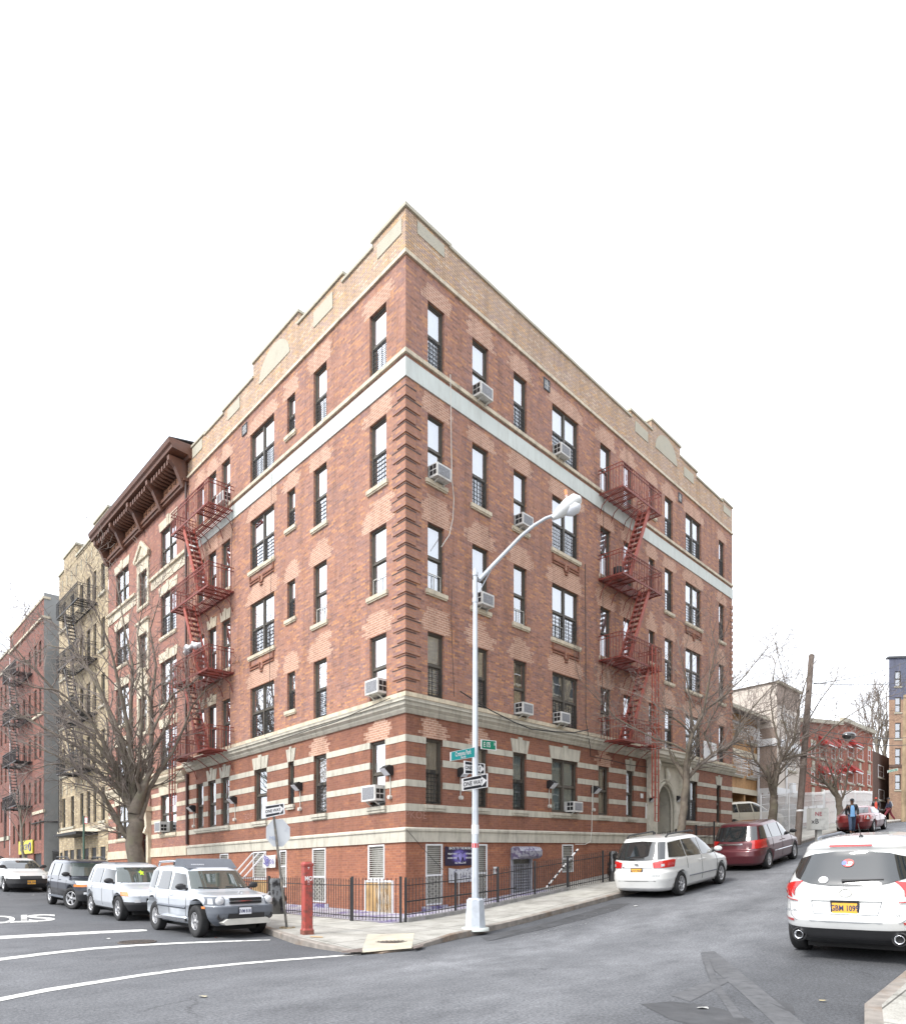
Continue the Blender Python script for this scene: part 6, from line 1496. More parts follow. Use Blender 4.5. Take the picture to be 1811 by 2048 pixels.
b = MB(); c.line(b, 'R', [(-.95, .6), (1.0, .58)], .03, M['chrome'], .01); b.build('side_moulding', parent=c.root, local=True)
# --- white crossover near the camera
xo = dict(W=1.88, wb=2.82, wr=.37, z0=.26, n=4.6, spokes=5, wo=.05, low=lambda q: q.z < .5 and q.x < -1.9 or q.z < .36, lowmat=M['trim'],
    front=[(.26, 2.1), (.5, 2.35), (.75, 2.36), (.9, 2.2), (1.0, 1.7), (1.06, 1.3), (1.3, .9), (1.5, .45), (1.62, .1), (1.68, -.3)],
    rear=[(.26, -2.1), (.36, -2.28), (.5, -2.36), (.62, -2.40), (.74, -2.36), (.8, -2.33), (1.0, -2.28), (1.12, -2.22), (1.5, -1.93), (1.56, -1.96), (1.6, -1.95), (1.64, -1.7), (1.68, -1.2)],
    hw=[(.26, .82), (.36, .89), (.5, .935), (.8, .945), (1.0, .93), (1.1, .885), (1.35, .765), (1.55, .67), (1.62, .6), (1.66, .48), (1.68, .3)],
    glass=[('windshield', 'F', [(-.75, 1.08), (.75, 1.08)], [(-.6, 1.55), (.6, 1.55)], G, .012)]+both('side_window', [(-1.75, 1.16), (-1.2, 1.1), (.98, 1.06)], [(-1.6, 1.38), (-.9, 1.52), (.5, 1.46)], G),
    doors=[[(-.05, .35), (-.05, 1.05)], [(1.0, .4), (1.08, .8), (1.0, 1.03)], [(-1.0, .75), (-1.05, 1.06)]], handles=[(-.85, .96), (.12, .95)], mirror=(.95, 1.08), mmat=M['p_white'])
c = Car('parked_crossover', 'white crossover seen close from behind at the right edge of the photo', 2.25, -10.85, 'up', xo, M['p_white'], 'cars parked along the hill street', k=1.12)
c.patch('rear_window', 'B', [(-.74, 1.24), (-.67, 1.16), (-.45, 1.10), (-.2, 1.075), (0, 1.07), (.2, 1.075), (.45, 1.10), (.67, 1.16), (.74, 1.24)], [(-.735, 1.28), (-.66, 1.41), (-.45, 1.48), (-.2, 1.505), (0, 1.51), (.2, 1.505), (.45, 1.48), (.66, 1.41), (.735, 1.28)], G, .02, nx=40, nz=12)
for k in (1, -1):
    c.patch('tail_light', 'B', [(k*.60, .865), (k*.75, .868), (k*.90, .88)], [(k*.61, .875), (k*.74, 1.0), (k*.875, 1.14)], M['lampc'], .025, nx=24)
    c.patch('tail_light', 'B', [(k*.72, .925), (k*.82, .93), (k*.905, .935)], [(k*.73, .955), (k*.82, 1.02), (k*.895, 1.06)], M['lampr'], .034, nx=24)
    c.patch('tail_light', 'L' if k > 0 else 'R', [(-2.22, .88), (-2.0, .95)], [(-2.18, 1.13), (-1.95, 1.05)], M['lampr'], .026)
    b = MB(); c.line(b, 'B', [(k*.60, .862), (k*.90, .875)], .014, M['lampr'], .03); b.build('lamp_rim', parent=c.root, local=True)
    c.patch('reflector', 'B', [(k*.66, .575), (k*.84, .575)], [(k*.65, .61), (k*.84, .61)], M['lampr'], .012)
    b = MB(); xx = c.X(k*.6, .4, -1); Mx = Matrix.Translation((xx-.02, k*.6, .385)) @ Matrix.Rotation(-PI/2, 4, 'Y'); b.lathe([(.085, -.05), (.1, .0), (.088, .03), (.075, .0)], Mx, 20, M['trim']); b.build('exhaust_surround', parent=c.root, local=True)
    b = MB(); b.lathe([(.055, -.02), (.062, .05), (.052, .055), (.045, -.02)], Mx, 20, M['chrome']); b.lathe([(.046, -.0), (.001, -.01)], Mx, 14, M['black']); b.build('exhaust_pipe', parent=c.root, local=True)
    b = MB(); b.tube([(-1.35, k*.56, 1.655), (-1.2, k*.57, 1.675), (.0, k*.58, 1.68), (.2, k*.57, 1.64)], .016, 6, mat('rail_grey', (.22, .24, .28), .6)); b.build('roof_rail', parent=c.root, local=True)
c.patch('brake_light', 'B', [(-.26, 1.575), (.26, 1.575)], [(-.26, 1.6), (.26, 1.6)], M['lampr'], .02)
b = MB(); 
for pts in ([(-.7, .66), (-.76, .84)], [(.7, .66), (.76, .84)], [(-.7, .66), (-.62, .6), (.62, .6), (.7, .66)]): c.line(b, 'B', pts, .008, M['clad'], .001)
b.build('tailgate_seam', parent=c.root, local=True)
b = MB(); c.line(b, 'B', [(-.42, .88), (.42, .88)], .03, M['p_white'], .012); c.line(b, 'B', [(-.42, .87), (-.38, .7), (.38, .7), (.42, .87)], .008, M['clad'], .002); b.build('plate_recess', parent=c.root, local=True)
pl_ = c.plate('B', 0, .79, M['plate_y'], 'GBM 1099', .3, .15)
b = MB(); x = c.X(0, .79, -1)-.034; b.box(x-.002, x, -.16, .16, .855, .885, M['black']); b.build('plate_frame', parent=pl_, local=True)
text_obj('badge', 'MURANO', .055, (c.X(.62, .72, -1)-.012, .6, .73), (0, -1, 0), (0, 0, 1), M['clad'], c.root, local=True, sx=1.3); text_obj('badge', 'AWD', .04, (c.X(.6, .7, -1)-.012, -.58, .7), (0, -1, 0), (0, 0, 1), M['clad'], c.root, local=True, sx=1.3)
b = MB(); b.tube([(c.X(y, z, -1)-.014, y, z) for y, z in [(.075*math.cos(t), .98+.05*math.sin(t)) for t in [k*PI/8 for k in range(17)]]], .006, 4, M['conduit']); b.build('badge_ring', parent=c.root, local=True)
b = MB(); f = c.surf('B', .03); b.tube([f(.05, 1.13), f(0, 1.135), f(-.43, 1.155)], [.028, .02, .008], 6, M['trim']); b.build('rear_wiper', parent=c.root, local=True)
b = MB(); b.tube([(-1.35, 0, 1.66), (-1.5, 0, 1.86)], .006, 5, M['trim']); b.lathe([(.04, 0), (.03, .03), (.01, .05)], Matrix.Translation((-1.35, 0, 1.65)), 12, M['trim']); b.build('antenna', parent=c.root, local=True)
for y, z, r, mt in ((.28, 1.145, .05, M['white_fr']), (.01, 1.36, .06, mat('sticker_red', (.6, .08, .07), .4))):
    b = MB(); f = c.surf('B', .032); b.face([f(y+r*math.cos(t)*1.2, z+r*.85*math.sin(t)) for t in [-q*PI/10 for q in range(20)]], mt); st_ = b.build('sticker', parent=c.root, local=True)
    if r == .06:
        b = MB(); f = c.surf('B', .037); b.face([f(y+.045+.03*math.cos(t), z+.028*math.sin(t)) for t in [-q*PI/8 for q in range(16)]], mat('sticker_blue', (.1, .16, .5), .4)); b.face([f(y+.0, z-.005), f(y-.06, z-.005), f(y-.05, z+.014), f(y, z+.014)][::-1], M['white_fr']); b.face([f(y+.02, z-.032), f(y-.04, z-.032), f(y-.05, z-.018), f(y+.02, z-.018)][::-1], M['white_fr']); b.build('sticker_print', parent=c.root, local=True)
# --- dark red saloon and another beyond the crossover
sal = dict(W=1.8, wb=2.7, wr=.325, z0=.2, n=4.6, spokes=5,
    front=[(.2, 2.2), (.4, 2.35), (.6, 2.34), (.72, 2.2), (.82, 1.7), (.9, 1.1), (.97, .9), (1.2, .4), (1.35, .0), (1.41, -.3)],
    rear=[(.2, -2.15), (.35, -2.3), (.6, -2.36), (.8, -2.3), (.95, -2.24), (.99, -2.0), (1.03, -1.75), (1.2, -1.45), (1.33, -1.15), (1.41, -.75)],
    hw=[(.2, .8), (.35, .87), (.6, .9), (.85, .885), (.95, .85), (1.1, .76), (1.3, .64), (1.37, .56), (1.41, .4)],
    glass=both('side_window', [(-1.45, 1.02), (-.2, .98)], [(-1.15, 1.24), (-.25, 1.32)], G)+both('side_window', [(-.12, .98), (.85, .98)], [(-.15, 1.32), (.35, 1.24)], G)+[('rear_window', 'B', [(-.66, 1.04), (.66, 1.04)], [(-.55, 1.32), (.55, 1.32)], M['lampc'] if False else G, .012), ('windshield', 'F', [(-.68, .98), (.68, .98)], [(-.56, 1.32), (.56, 1.32)], G, .012)],
    doors=[[(-.15, .3), (-.15, .97)], [(.95, .35), (.98, .95)], [(-1.1, .6), (-1.3, .95)]], handles=[(-.95, .85), (.05, .85)], mirror=(.75, .98))
c = Car('parked_saloon', 'dark red saloon parked far uphill by the white iron fence', 31.0, -4.2, 'up', sal, M['p_red'], 'cars parked along the hill street')
for k in (1, -1): c.patch('tail_light', 'B', [(k*.62, .72), (k*.86, .72)], [(k*.62, .9), (k*.84, .92)], M['lampr'], .02); c.patch('tail_light', 'LR'[k < 0], [(-2.25, .72), (-2.0, .72)], [(-2.2, .92), (-2.05, .9)], M['lampc'], .018)
c.plate('B', -.05, .72, M['plate_w'], 'EKV 204')
c = Car('parked_saloon', 'pale car parked just beyond the white crossover, mostly hidden by it', 9.2, -10.6, 'up', sal, M['p_silver2'], 'cars parked along the hill street')
# --- dark grey off-roader far right
suv = dict(W=1.84, wb=2.65, wr=.37, z0=.3, n=6.5, spokes=5, front=[(.3, 2.1), (.55, 2.25), (.9, 2.22), (1.0, 2.1), (1.06, 1.3), (1.12, 1.05), (1.5, .72), (1.66, .5), (1.72, .1)],
    rear=[(.3, -2.05), (.5, -2.25), (.75, -2.25), (.78, -2.15), (1.1, -2.12), (1.6, -1.92), (1.68, -1.8), (1.72, -1.5)], hw=[(.3, .84), (.5, .9), (.9, .92), (1.08, .89), (1.6, .74), (1.68, .68), (1.72, .5)],
    glass=both('side_window', [(-1.85, 1.14), (-1.15, 1.12)], [(-1.75, 1.55), (-1.15, 1.57)], G)+both('side_window', [(-1.05, 1.12), (-.1, 1.12)], [(-1.05, 1.57), (-.12, 1.57)], G)+both('side_window', [(0, 1.12), (.95, 1.12)], [(0, 1.57), (.62, 1.55)], G)+[('rear_window', 'B', [(-.74, 1.14), (.74, 1.14)], [(-.66, 1.57), (.66, 1.57)], G, .012), ('windshield', 'F', [(-.76, 1.14), (.76, 1.14)], [(-.66, 1.6), (.66, 1.6)], GG, .012)],
    doors=[[(-.07, .4), (-.07, 1.1)], [(1.02, .45), (1.0, 1.1)], [(-1.1, .8), (-1.1, 1.1)]], handles=[(-.95, 1.0), (.1, 1.0)], mirror=(.92, 1.12), low=.62, lowmat=M['clad_d'])
c = Car('parked_off_roader', 'dark grey off-roader atop the hill, cut by the right edge of the photo', 49.5, -4.6, 'up', suv, M['p_grey'], 'cars parked along the hill street')
for k in (1, -1): c.patch('tail_light', 'B', [(k*.76, .85), (k*.9, .85)], [(k*.76, 1.1), (k*.88, 1.1)], M['lampr'], .02)
c.plate('B', 0, .9, M['plate_w'], 'DNS 118')
# --- the four cars on the side street, facing the camera
def face_lights(c, y0, y1, z0, z1, amb=None):
    for k in (1, -1):
        c.patch('headlight', 'F', [(k*y0, z0), (k*y1, z0)], [(k*y0, z1), (k*y1, z1)], M['lampc'], .02)
        if amb: c.patch('indicator', 'F', [(k*amb[0], amb[2]), (k*amb[1], amb[2])], [(k*amb[0], amb[3]), (k*amb[1], amb[3])], M['lampo'], .022)
xt = dict(suv); xt.update(W=1.8, wb=2.6, wr=.39, low=lambda q: q.z < .78 and q.x > 1.45 and q.z < .80 or q.z < .5 and False, lowmat=M['clad'], rimf=.56, spokes=6,
    front=[(.3, 2.0), (.42, 2.2), (.6, 2.3), (.76, 2.3), (.78, 2.24), (.95, 2.2), (1.02, 2.05), (1.08, 1.3), (1.14, .98), (1.55, .55), (1.68, .4), (1.74, .1)], rear=[(.3, -2.05), (.5, -2.25), (.75, -2.25), (.78, -2.15), (1.1, -2.12), (1.6, -1.95), (1.70, -1.85), (1.76, -1.5)],
    hw=[(.3, .8), (.5, .89), (.9, .9), (1.08, .875), (1.6, .75), (1.7, .68), (1.76, .5)],
    glass=both('side_window', [(-1.9, 1.18), (-1.3, 1.14)], [(-1.72, 1.6), (-1.25, 1.62)], G)+both('side_window', [(-1.05, 1.13), (-.3, 1.13)], [(-1.0, 1.6), (-.35, 1.6)], G)+both('side_window', [(-.15, 1.12), (.8, 1.12)], [(-.1, 1.57), (.45, 1.52)], G)+[('rear_window', 'B', [(-.74, 1.14), (.74, 1.14)], [(-.66, 1.57), (.66, 1.57)], G, .012), ('windshield', 'F', [(-.76, 1.16), (0, 1.15), (.76, 1.16)], [(-.66, 1.6), (0, 1.61), (.66, 1.6)], GG, .012)],
    doors=[[(-.22, .5), (-.22, 1.1)], [(.85, .5), (.88, 1.1)], [(-1.15, .85), (-1.15, 1.12)]], handles=[(-1.15, 1.2), (-.08, 1.0)], mirror=(.72, 1.13))
c = Car('parked_off_roader', 'silver off-roader with roof rack and grey bumper, foremost on the side street', -4.85, 1.85, 'down', xt, M['p_silver'], 'cars parked along the side street', k=.89)
for k in (1, -1):
    c.patch('headlight_housing', 'F', [(k*.52, .80), (k*.86, .80)], [(k*.5, 1.0), (k*.84, 1.0)], M['clad'], .012)
    b = MB(); Mx = Matrix.Translation((c.X(k*.62, .9, 1)+.02, k*.62, .9)) @ Matrix.Rotation(PI/2, 4, 'Y'); b.lathe([(.105, -.04), (.1, .01), (.06, .035), (.001, .045)], Mx, 20, M['lampc']); b.build('headlight', parent=c.root, local=True)
    c.patch('indicator', 'F', [(k*.76, .83), (k*.83, .83)], [(k*.76, .96), (k*.82, .96)], M['lampc'], .022); c.patch('side_marker', 'LR'[k < 0], [(1.75, .72), (1.9, .72)], [(1.75, .77), (1.9, .77)], M['lampo'], .012)
    b = MB(); Mx = Matrix.Translation((c.X(k*.62, .53, 1)+.0, k*.62, .53)) @ Matrix.Rotation(PI/2, 4, 'Y'); b.lathe([(.09, -.02), (.085, .02), (.065, .0), (.001, -.02)], Mx, 18, M['trim']); b.build('fog_lamp', parent=c.root, local=True)
    b = MB(); b.tube([(-1.7, k*.6, 1.74), (-1.6, k*.6, 1.84), (-.7, k*.6, 1.86), (-.45, k*.6, 1.84)], .035, 8, M['chrome']); b.tube([(-.6, k*.6, 1.74), (-.6, k*.6, 1.85)], .03, 6, M['trim']); b.build('roof_rail', parent=c.root, local=True)
    c.box('step_bar', -1.0, .85, k*.87-.05, k*.87+.05, .36, .44, M['chrome'])
    b = MB(); c.line(b, 'LR'[k < 0], [(-1.0, .72), (.85, .70)], .07, M['clad'], .005); b.build('side_moulding', parent=c.root, local=True)
b = MB(); b.prism([(-.45, 1.72), (.42, 1.66), (.05, 1.90), (-.35, 1.92)], -.66, .66, lambda p, q, w: Vector((p, w, q)), M['clad']); b.build('roof_box', parent=c.root, local=True)
b = MB(); 
for z0, z1 in ((.83, .88), (.91, .97)): b.box(2.16, 2.27, -.4, .4, z0, z1, M['black'])
b.box(2.2, 2.29, -.42, .42, .885, .905, M['chrome']); b.build('grille', parent=c.root, local=True)
c.box('bumper_intake', 2.2, 2.315, -.45, .45, .46, .6, M['black'])
b = MB(); b.prism([(-.62, .40), (-.5, .48), (.5, .48), (.62, .40), (.55, .34), (-.55, .34)], 2.1, 2.36, lambda p, q, w: Vector((w, p, q)), M['conduit']); b.build('skid_plate', parent=c.root, local=True)
c.plate('F', -.05, .66, M['plate_w'], 'EVM 8181'); b = MB(); b.tube([(1.95+.0*t, .05*math.cos(t), 1.075+.03*math.sin(t)) for t in [k*PI/6 for k in range(13)]], .008, 4, M['chrome']); b.build('badge', parent=c.root, local=True)
text_obj('rack_lettering', 'NISSAN', .07, (.28, -.35, 1.765), (0, 1, 0), (-.8, 0, .6), M['plate_w'], c.root, local=True, sx=1.4)
b = MB(); f = c.surf('F', .03); b.tube([f(-.1, 1.17), f(-.6, 1.2)], .012, 4, M['trim']); b.tube([f(.6, 1.17), f(.1, 1.2)], .012, 4, M['trim']); b.build('wiper', parent=c.root, local=True)
vu = dict(suv); vu.update(W=1.8, wb=2.6, wr=.36, n=5.5, low=lambda q: q.z < .55 and (q.x > 1.5 or q.x < -1.7) or q.z < .36, lowmat=M['clad_d'], spokes=5, front=[(.3, 2.0), (.5, 2.2), (.75, 2.22), (.9, 2.1), (1.0, 1.6), (1.06, 1.1), (1.45, .62), (1.6, .35), (1.66, 0)], rear=[(.3, -2.05), (.5, -2.2), (.8, -2.2), (1.05, -2.12), (1.5, -1.85), (1.6, -1.75), (1.66, -1.4)],
    hw=[(.3, .82), (.5, .89), (.9, .9), (1.05, .87), (1.5, .74), (1.6, .68), (1.66, .5)],
    glass=both('side_window', [(-1.85, 1.12), (-1.35, 1.08)], [(-1.65, 1.46), (-1.3, 1.5)], G)+both('side_window', [(-1.2, 1.07), (-.25, 1.06)], [(-1.05, 1.5), (-.3, 1.52)], G)+both('side_window', [(-.15, 1.06), (.85, 1.06)], [(-.15, 1.52), (.5, 1.46)], G)+[('rear_window', 'B', [(-.7, 1.1), (.7, 1.1)], [(-.6, 1.5), (.6, 1.5)], G, .012), ('windshield', 'F', [(-.75, 1.1), (.75, 1.1)], [(-.62, 1.54), (.62, 1.54)], GG, .012)], mirror=(.78, 1.06), handles=[(-1.05, .95), (.0, .95)])
c = Car('parked_crossover', 'silver crossover with orange indicators parked between the silver off-roader and the dark one', -4.6, 7.6, 'down', vu, M['p_silver2'], 'cars parked along the side street', k=.95)
face_lights(c, .52, .8, .74, .86, (.78, .87, .74, .86)); c.patch('grille', 'F', [(-.36, .58), (.36, .58)], [(-.36, .68), (.36, .68)], M['black'], .015); c.patch('grille_bar', 'F', [(-.36, .62), (.36, .62)], [(-.36, .64), (.36, .64)], M['chrome'], .03)
for k in (1, -1): c.patch('fog_lamp', 'F', [(k*.5, .56), (k*.66, .56)], [(k*.5, .65), (k*.66, .65)], M['lampc'], .018)
b = MB(); f = c.surf('F', .03); st5 = []
for i in range(10): rr = .09 if i % 2 == 0 else .045; st5.append(f(.0+rr*math.sin(i*PI/5), 1.38+rr*math.cos(i*PI/5)))
b.face(st5, mat('lime_ornament', (.45, .7, .03), .6)); b.build('hanging_star', parent=c.root, local=True)
c.box('roof_panel', -1.4, -.05, -.5, .5, 1.655, 1.672, M['clad'])
du = dict(suv); du.update(W=1.84, wb=2.8, wr=.38, steer=.45, low=.66, lowmat=M['clad_d'])
c = Car('parked_off_roader', 'dark blue off-roader with front wheels turned out, behind the silver crossover', -4.5, 12.7, 'down', du, M['p_navy'], 'cars parked along the side street', k=.95)
face_lights(c, .5, .84, .88, 1.0, (.55, .88, .8, .88)); c.patch('grille', 'F', [(-.4, .76), (.4, .76)], [(-.4, .95), (.4, .95)], M['black'], .012)
for k in (1, -1):
    b = MB(); b.tube([(-1.6, k*.62, 1.70), (-1.4, k*.62, 1.79), (0, k*.62, 1.8), (.2, k*.62, 1.72)], .025, 6, M['trim']); b.build('roof_rail', parent=c.root, local=True); c.box('step_bar', -1.1, .9, k*.9-.06, k*.9+.06, .36, .42, M['clad'])
    c.patch('fog_lamp', 'F', [(k*.55, .55), (k*.67, .55)], [(k*.55, .62), (k*.67, .62)], M['lampc'], .02)
ws = dict(sal); ws.update(low=lambda q: q.z < .62 and q.x > 1.7, lowmat=M['trim'])
c = Car('parked_saloon', 'white saloon with a black front bumper at the far left', -4.6, 22.6, 'down', ws, M['p_white'], 'cars parked along the side street')
face_lights(c, .5, .84, .66, .78); c.plate('F', 0, .45, M['plate_y'], 'FSB 3391'); c.patch('grille', 'F', [(-.42, .6), (.42, .6)], [(-.42, .72), (.42, .72)], M['black'], .012)
c = Car('parked_saloon', 'dark car behind the white saloon, cut by the left edge of the photo', -4.6, 29.3, 'down', sal, M['p_navy'], 'cars parked along the side street')
# van in the driveway and the roof of a dark car behind the white fence
c = Car('parked_minivan', 'champagne and black minivan standing in the driveway of the orange tan house', 28.6, 1.55, 'up', van, M['p_champ'], None, yaw=-.5, dz=.35)
c = Car('parked_saloon', 'dark blue car standing behind the white iron fence', 35.5, 1.0, 'up', sal, M['p_navy'], None, yaw=-.4, dz=.3)
# ------------------------------------------------------------ street furniture, railings
Z3 = Vector((0, 0, 1))
def V3(a, b, z=0): return Vector((*XY(a, b), h(a, b)+z))
# lamp post
M['lamp_grey'] = mat('lamp_post_paint', (.52, .56, .61), .4, .04, 2, metal=.2, dirt=(.42, .45, .49), dscale=3); M['lamp_w'] = mat('lamp_head_white', (.66, .68, .68), .35)
lp = gp(950, 1857, KH); hgt = (HY-1150)*lp.y/F+EYE-lp.z
LP = empty('street_lamp', lp, 'tall pale grey street lamp with a curved arm standing by the kerb at the corner', 'street lamp')
T = Matrix.Translation(lp)
b = MB(); b.lathe([(.235, 0), (.235, .03), (.20, .62), (.17, .63), (.16, .66)], T @ Matrix.Rotation(PI/8, 4, 'Z'), 8, M['lamp_grey'], sm=False); b.lathe([(.2, .62), (.001, .66)], T, 8, M['lamp_grey'], sm=False); b.build('pole_base', parent=LP)
b = MB(); b.lathe([(.30, -.05), (.30, .02), (.001, .02)], T, 20, M['stone_lt']); b.build('footing', parent=LP)
b = MB(); b.lathe([(.083, .64), (.05, hgt-.05), (.05, hgt)], T @ Matrix.Rotation(PI/8, 4, 'Z'), 8, M['lamp_grey'], sm=False); b.lathe([(.062, hgt-.6), (.065, hgt-.55), (.062, hgt-.5)], T, 8, M['lamp_grey']); b.lathe([(.06, hgt-.02), (.06, hgt+.05), (.03, hgt+.1), (.02, hgt+.14), (.001, hgt+.16)], T, 10, M['lamp_grey']); b.build('pole', parent=LP)
Yl = lp.y+.25
armp = [at(958, 1160, lp.y), at(990, 1126, Yl), at(1040, 1074, Yl+.1), at(1066, 1052, Yl+.2), at(1090, 1037, Yl+.25), at(1112, 1029, Yl+.3)]
b = MB(); b.tube(armp, [.045, .045, .04, .038, .036, .034], 8, M['lamp_grey']); b.tube([at(957, 1185, lp.y), at(985, 1133, Yl)], .012, 5, M['lamp_grey']); b.build('arm', parent=LP)
hp = [at(1104, 1037, Yl+.28), at(1118, 1026, Yl+.3), at(1135, 1012, Yl+.32), at(1150, 1002, Yl+.34), at(1160, 999, Yl+.35)]
b = MB(); b.tube(hp, [.05, .12, .165, .165, .08], 14, M['lamp_w']); hd = b.build('lamp_head', parent=LP)
b = MB(); b.tube([at(1131, 1027, Yl+.3), at(1140, 1021, Yl+.3), at(1151, 1015, Yl+.3), at(1158, 1010, Yl+.3)], [.06, .14, .14, .06], 12, M['lampglass']); b.build('lens', parent=LP)
b = MB(); b.tube([at(1135, 1006, Yl+.3), at(1132, 990, Yl+.3)], .032, 8, mat('sensor_pink', (.7, .42, .36), .6)); b.tube([at(1132, 990, Yl+.3), at(1130.5, 980, Yl+.3)], .036, 8, M['lampo']); b.build('photo_sensor', parent=LP)
b = MB()
for z, w, mt in ((1.75, .1, 'lampr'), (2.05, .2, 'white_fr')): b.lathe([(.081, z), (.081, z+w)], T, 8, M[mt], sm=False)
b.build('pole_sticker', parent=LP)
# signs on the lamp post
def plate_sign(name, corners, Y0, Y1, fc, bd, label, cat, parent=None, th=.008, bw=.012):
    """flat rectangular sign from its measured corners (tl, tr, br, bl)"""
    tl, tr, br, bl = at(*corners[0], Y0), at(*corners[1], Y1), at(*corners[2], Y1), at(*corners[3], Y0)
    n = (tr-tl).cross(bl-tl).normalized(); n = n if n.y < 0 else -n
    b = MB(); b.hexa([p+n*th*-.5 for p in (bl, br, tr, tl)]+[p+n*th*.5 for p in (bl, br, tr, tl)], M[bd]); o = b.build(name, label=label, cat=cat)
    b = MB(); c = (tl+tr+br+bl)/4; q = [c+(p-c)*(1-2*bw/(p-c).length*1.4)+n*(th*.5+.002) for p in (bl, br, tr, tl)]; b.face(q, M[fc]); b.build('sign_face', parent=o)
    return o, c+n*(th*.5+.006), (tr-tl+br-bl)/2, (tl-bl+tr-br)/2, n
M['sgn_g'] = mat('street_sign_green', (.0, .20, .115), .4, .03); M['sgn_t'] = mat('street_sign_teal', (.015, .36, .36), .4, .03); M['sgn_w'] = mat('sign_white', (.78, .78, .78), .4, .03); M['sgn_b'] = mat('sign_black', (.02, .022, .03), .4, .05)
yp = lp.y
o, c, r, u, n = plate_sign('street_name_sign', [(900, 1504.5), (950, 1494), (950, 1514.5), (900, 1522.5)], yp-.62, yp-.05, 'sgn_t', 'sgn_w', 'teal street name sign reading Crotona Park North on the lamp post', 'street sign')
text_obj('lettering', 'Crotona Park', .135, c+u*.13, r, u, M['sgn_w'], o, bold=.003, sx=.68); text_obj('lettering', 'North', .07, c-u*.28-r*.0, r, u, M['sgn_w'], o, bold=.002, sx=.9)
o, c, r, u, n = plate_sign('street_name_sign', [(961, 1479), (992, 1482), (992, 1501.5), (961, 1498)], yp-.0, yp+.32, 'sgn_g', 'sgn_w', 'green street name sign reading E 175 St on the right of the lamp post', 'street sign')
text_obj('lettering', 'E 175', .15, c-r*.12, r, u, M['sgn_w'], o, bold=.003, sx=.62); text_obj('lettering', 'St', .085, c+r*.37+u*.15, r, u, M['sgn_w'], o, bold=.002, sx=.7)
def one_way(corners, Y0, Y1, label):
    o, c, r, u, n = plate_sign('one_way_sign', corners, Y0, Y1, 'sgn_b', 'sgn_w', label, 'traffic sign', bw=.014)
    b = MB(); P = lambda s, t: c+r*s+u*t
    b.face([P(-.44, -.24), P(.24, -.24), P(.24, -.38), P(.45, 0), P(.24, .38), P(.24, .24), P(-.44, .24)], M['sgn_w']); b.build('arrow', parent=o)
    text_obj('lettering', 'ONE WAY', r.length*.2, c+n*.006-r*.08, r, u, M['sgn_b'], o, sx=.8, bold=.002); return o
one_way([(927, 1521.5), (969.5, 1528), (969.5, 1549), (927.5, 1548)], yp+.1, yp+.42, 'upper one way sign, partly behind the lamp post, turned to the right')
one_way([(923, 1557.5), (975, 1547), (975, 1574.5), (924, 1582.5)], yp-.3, yp+.02, 'lower one way sign in front of the lamp post below the street name signs')
# leaning pole with one way sign and the back of an octagonal sign
sp = gp(574, 1859, KH-.03); top = at(545, 1610, sp.y+.1)
M['pole_d'] = mat('dull_steel_pole', (.10, .095, .085), .6, .2, 6, dirt=(.2, .17, .13), dscale=6)
b = MB(); b.bar(sp-Z3*.05, top, .05, M['pole_d'], .045); b.build('leaning_post', label='leaning dark steel post carrying a one way sign and an octagonal sign', cat='sign post')
one_way([(528, 1612), (568.5, 1606), (569.5, 1628.5), (529, 1637)], sp.y-.1, sp.y+.12, 'one way sign at the top of the leaning steel post')
cc = at(555, 1666, sp.y+.06); e = Vector((.96, .28, 0)); w8 = Z3
M['sign_back'] = mat('sign_back_aluminium', (.50, .52, .54), .45, .06, 3, metal=.25, dirt=(.38, .4, .44), dscale=4)
R8 = .285; b = MB(); nn = e.cross(w8)
P8 = [(R8*math.cos(PI/8+k*PI/4), R8*math.sin(PI/8+k*PI/4)) for k in range(8)]
b.prism(P8, 0, .006, lambda p, q, w: cc+e*(p+.0)+w8*q*1.18+nn*w+Vector((0, .04, 0)), M['sign_back']); o = b.build('octagonal_sign', label='grey back of an octagonal stop sign behind the leaning post', cat='traffic sign')
text_obj('scribble', 'MB', .13, cc+e*-.1-w8*.12+Vector((0, .02, 0)), e, w8, mat('scribble_blue', (.3, .36, .5), .6), o)
b = MB(); b.tube([sp+Vector((.16*math.cos(t), .16*math.sin(t), .02+.01*math.sin(3*t))) for t in [k*PI/8 for k in range(17)]], .03, 5, mat('leaf_litter', (.26, .2, .12), .9, .4, 20, bump=.5)); b.build('leaf_litter', label='ring of dry leaves and dirt round the foot of the leaning post', cat='litter', kind='stuff')
# red fire alarm post
fb = gp(614, 1872, KH-.03); ft = (HY-1724)*fb.y/F+EYE-fb.z; M['alarm'] = mat('fire_box_red', (.36, .062, .048), .6, .2, 4, dirt=(.17, .055, .045), dscale=7, dth=(.48, .6)); M['rust'] = mat('rusty_red', (.20, .07, .05), .8, .3, 9)
Rz = Matrix.Translation(fb) @ Matrix.Rotation(.55, 4, 'Z')
ALM = empty('fire_alarm_post', fb, 'weathered red fire alarm post scribbled with white and black graffiti', 'fire alarm post')
b = MB()
def octo(r0, r1, z0, z1, mt): 
    q = lambda r: [(r, r*.86), (r*.86, r), (-r*.86, r), (-r, r*.86), (-r, -r*.86), (-r*.86, -r), (r*.86, -r), (r, -r*.86)]
    A, B_ = [Rz @ Vector((*p, z0)) for p in q(r0)], [Rz @ Vector((*p, z1)) for p in q(r1)]; b.grid([A, B_], mt, closed=True, sm=False); b.face(B_, mt)
octo(.113, .113, 0, .12, M['rust']); octo(.113, .093, .12, .16, M['alarm']); b.build('foot', parent=ALM)
b = MB(); octo(.093, .09, .16, ft-.45, M['alarm']); octo(.104, .104, ft-.45, ft-.42, M['alarm']); b.build('shaft', parent=ALM)
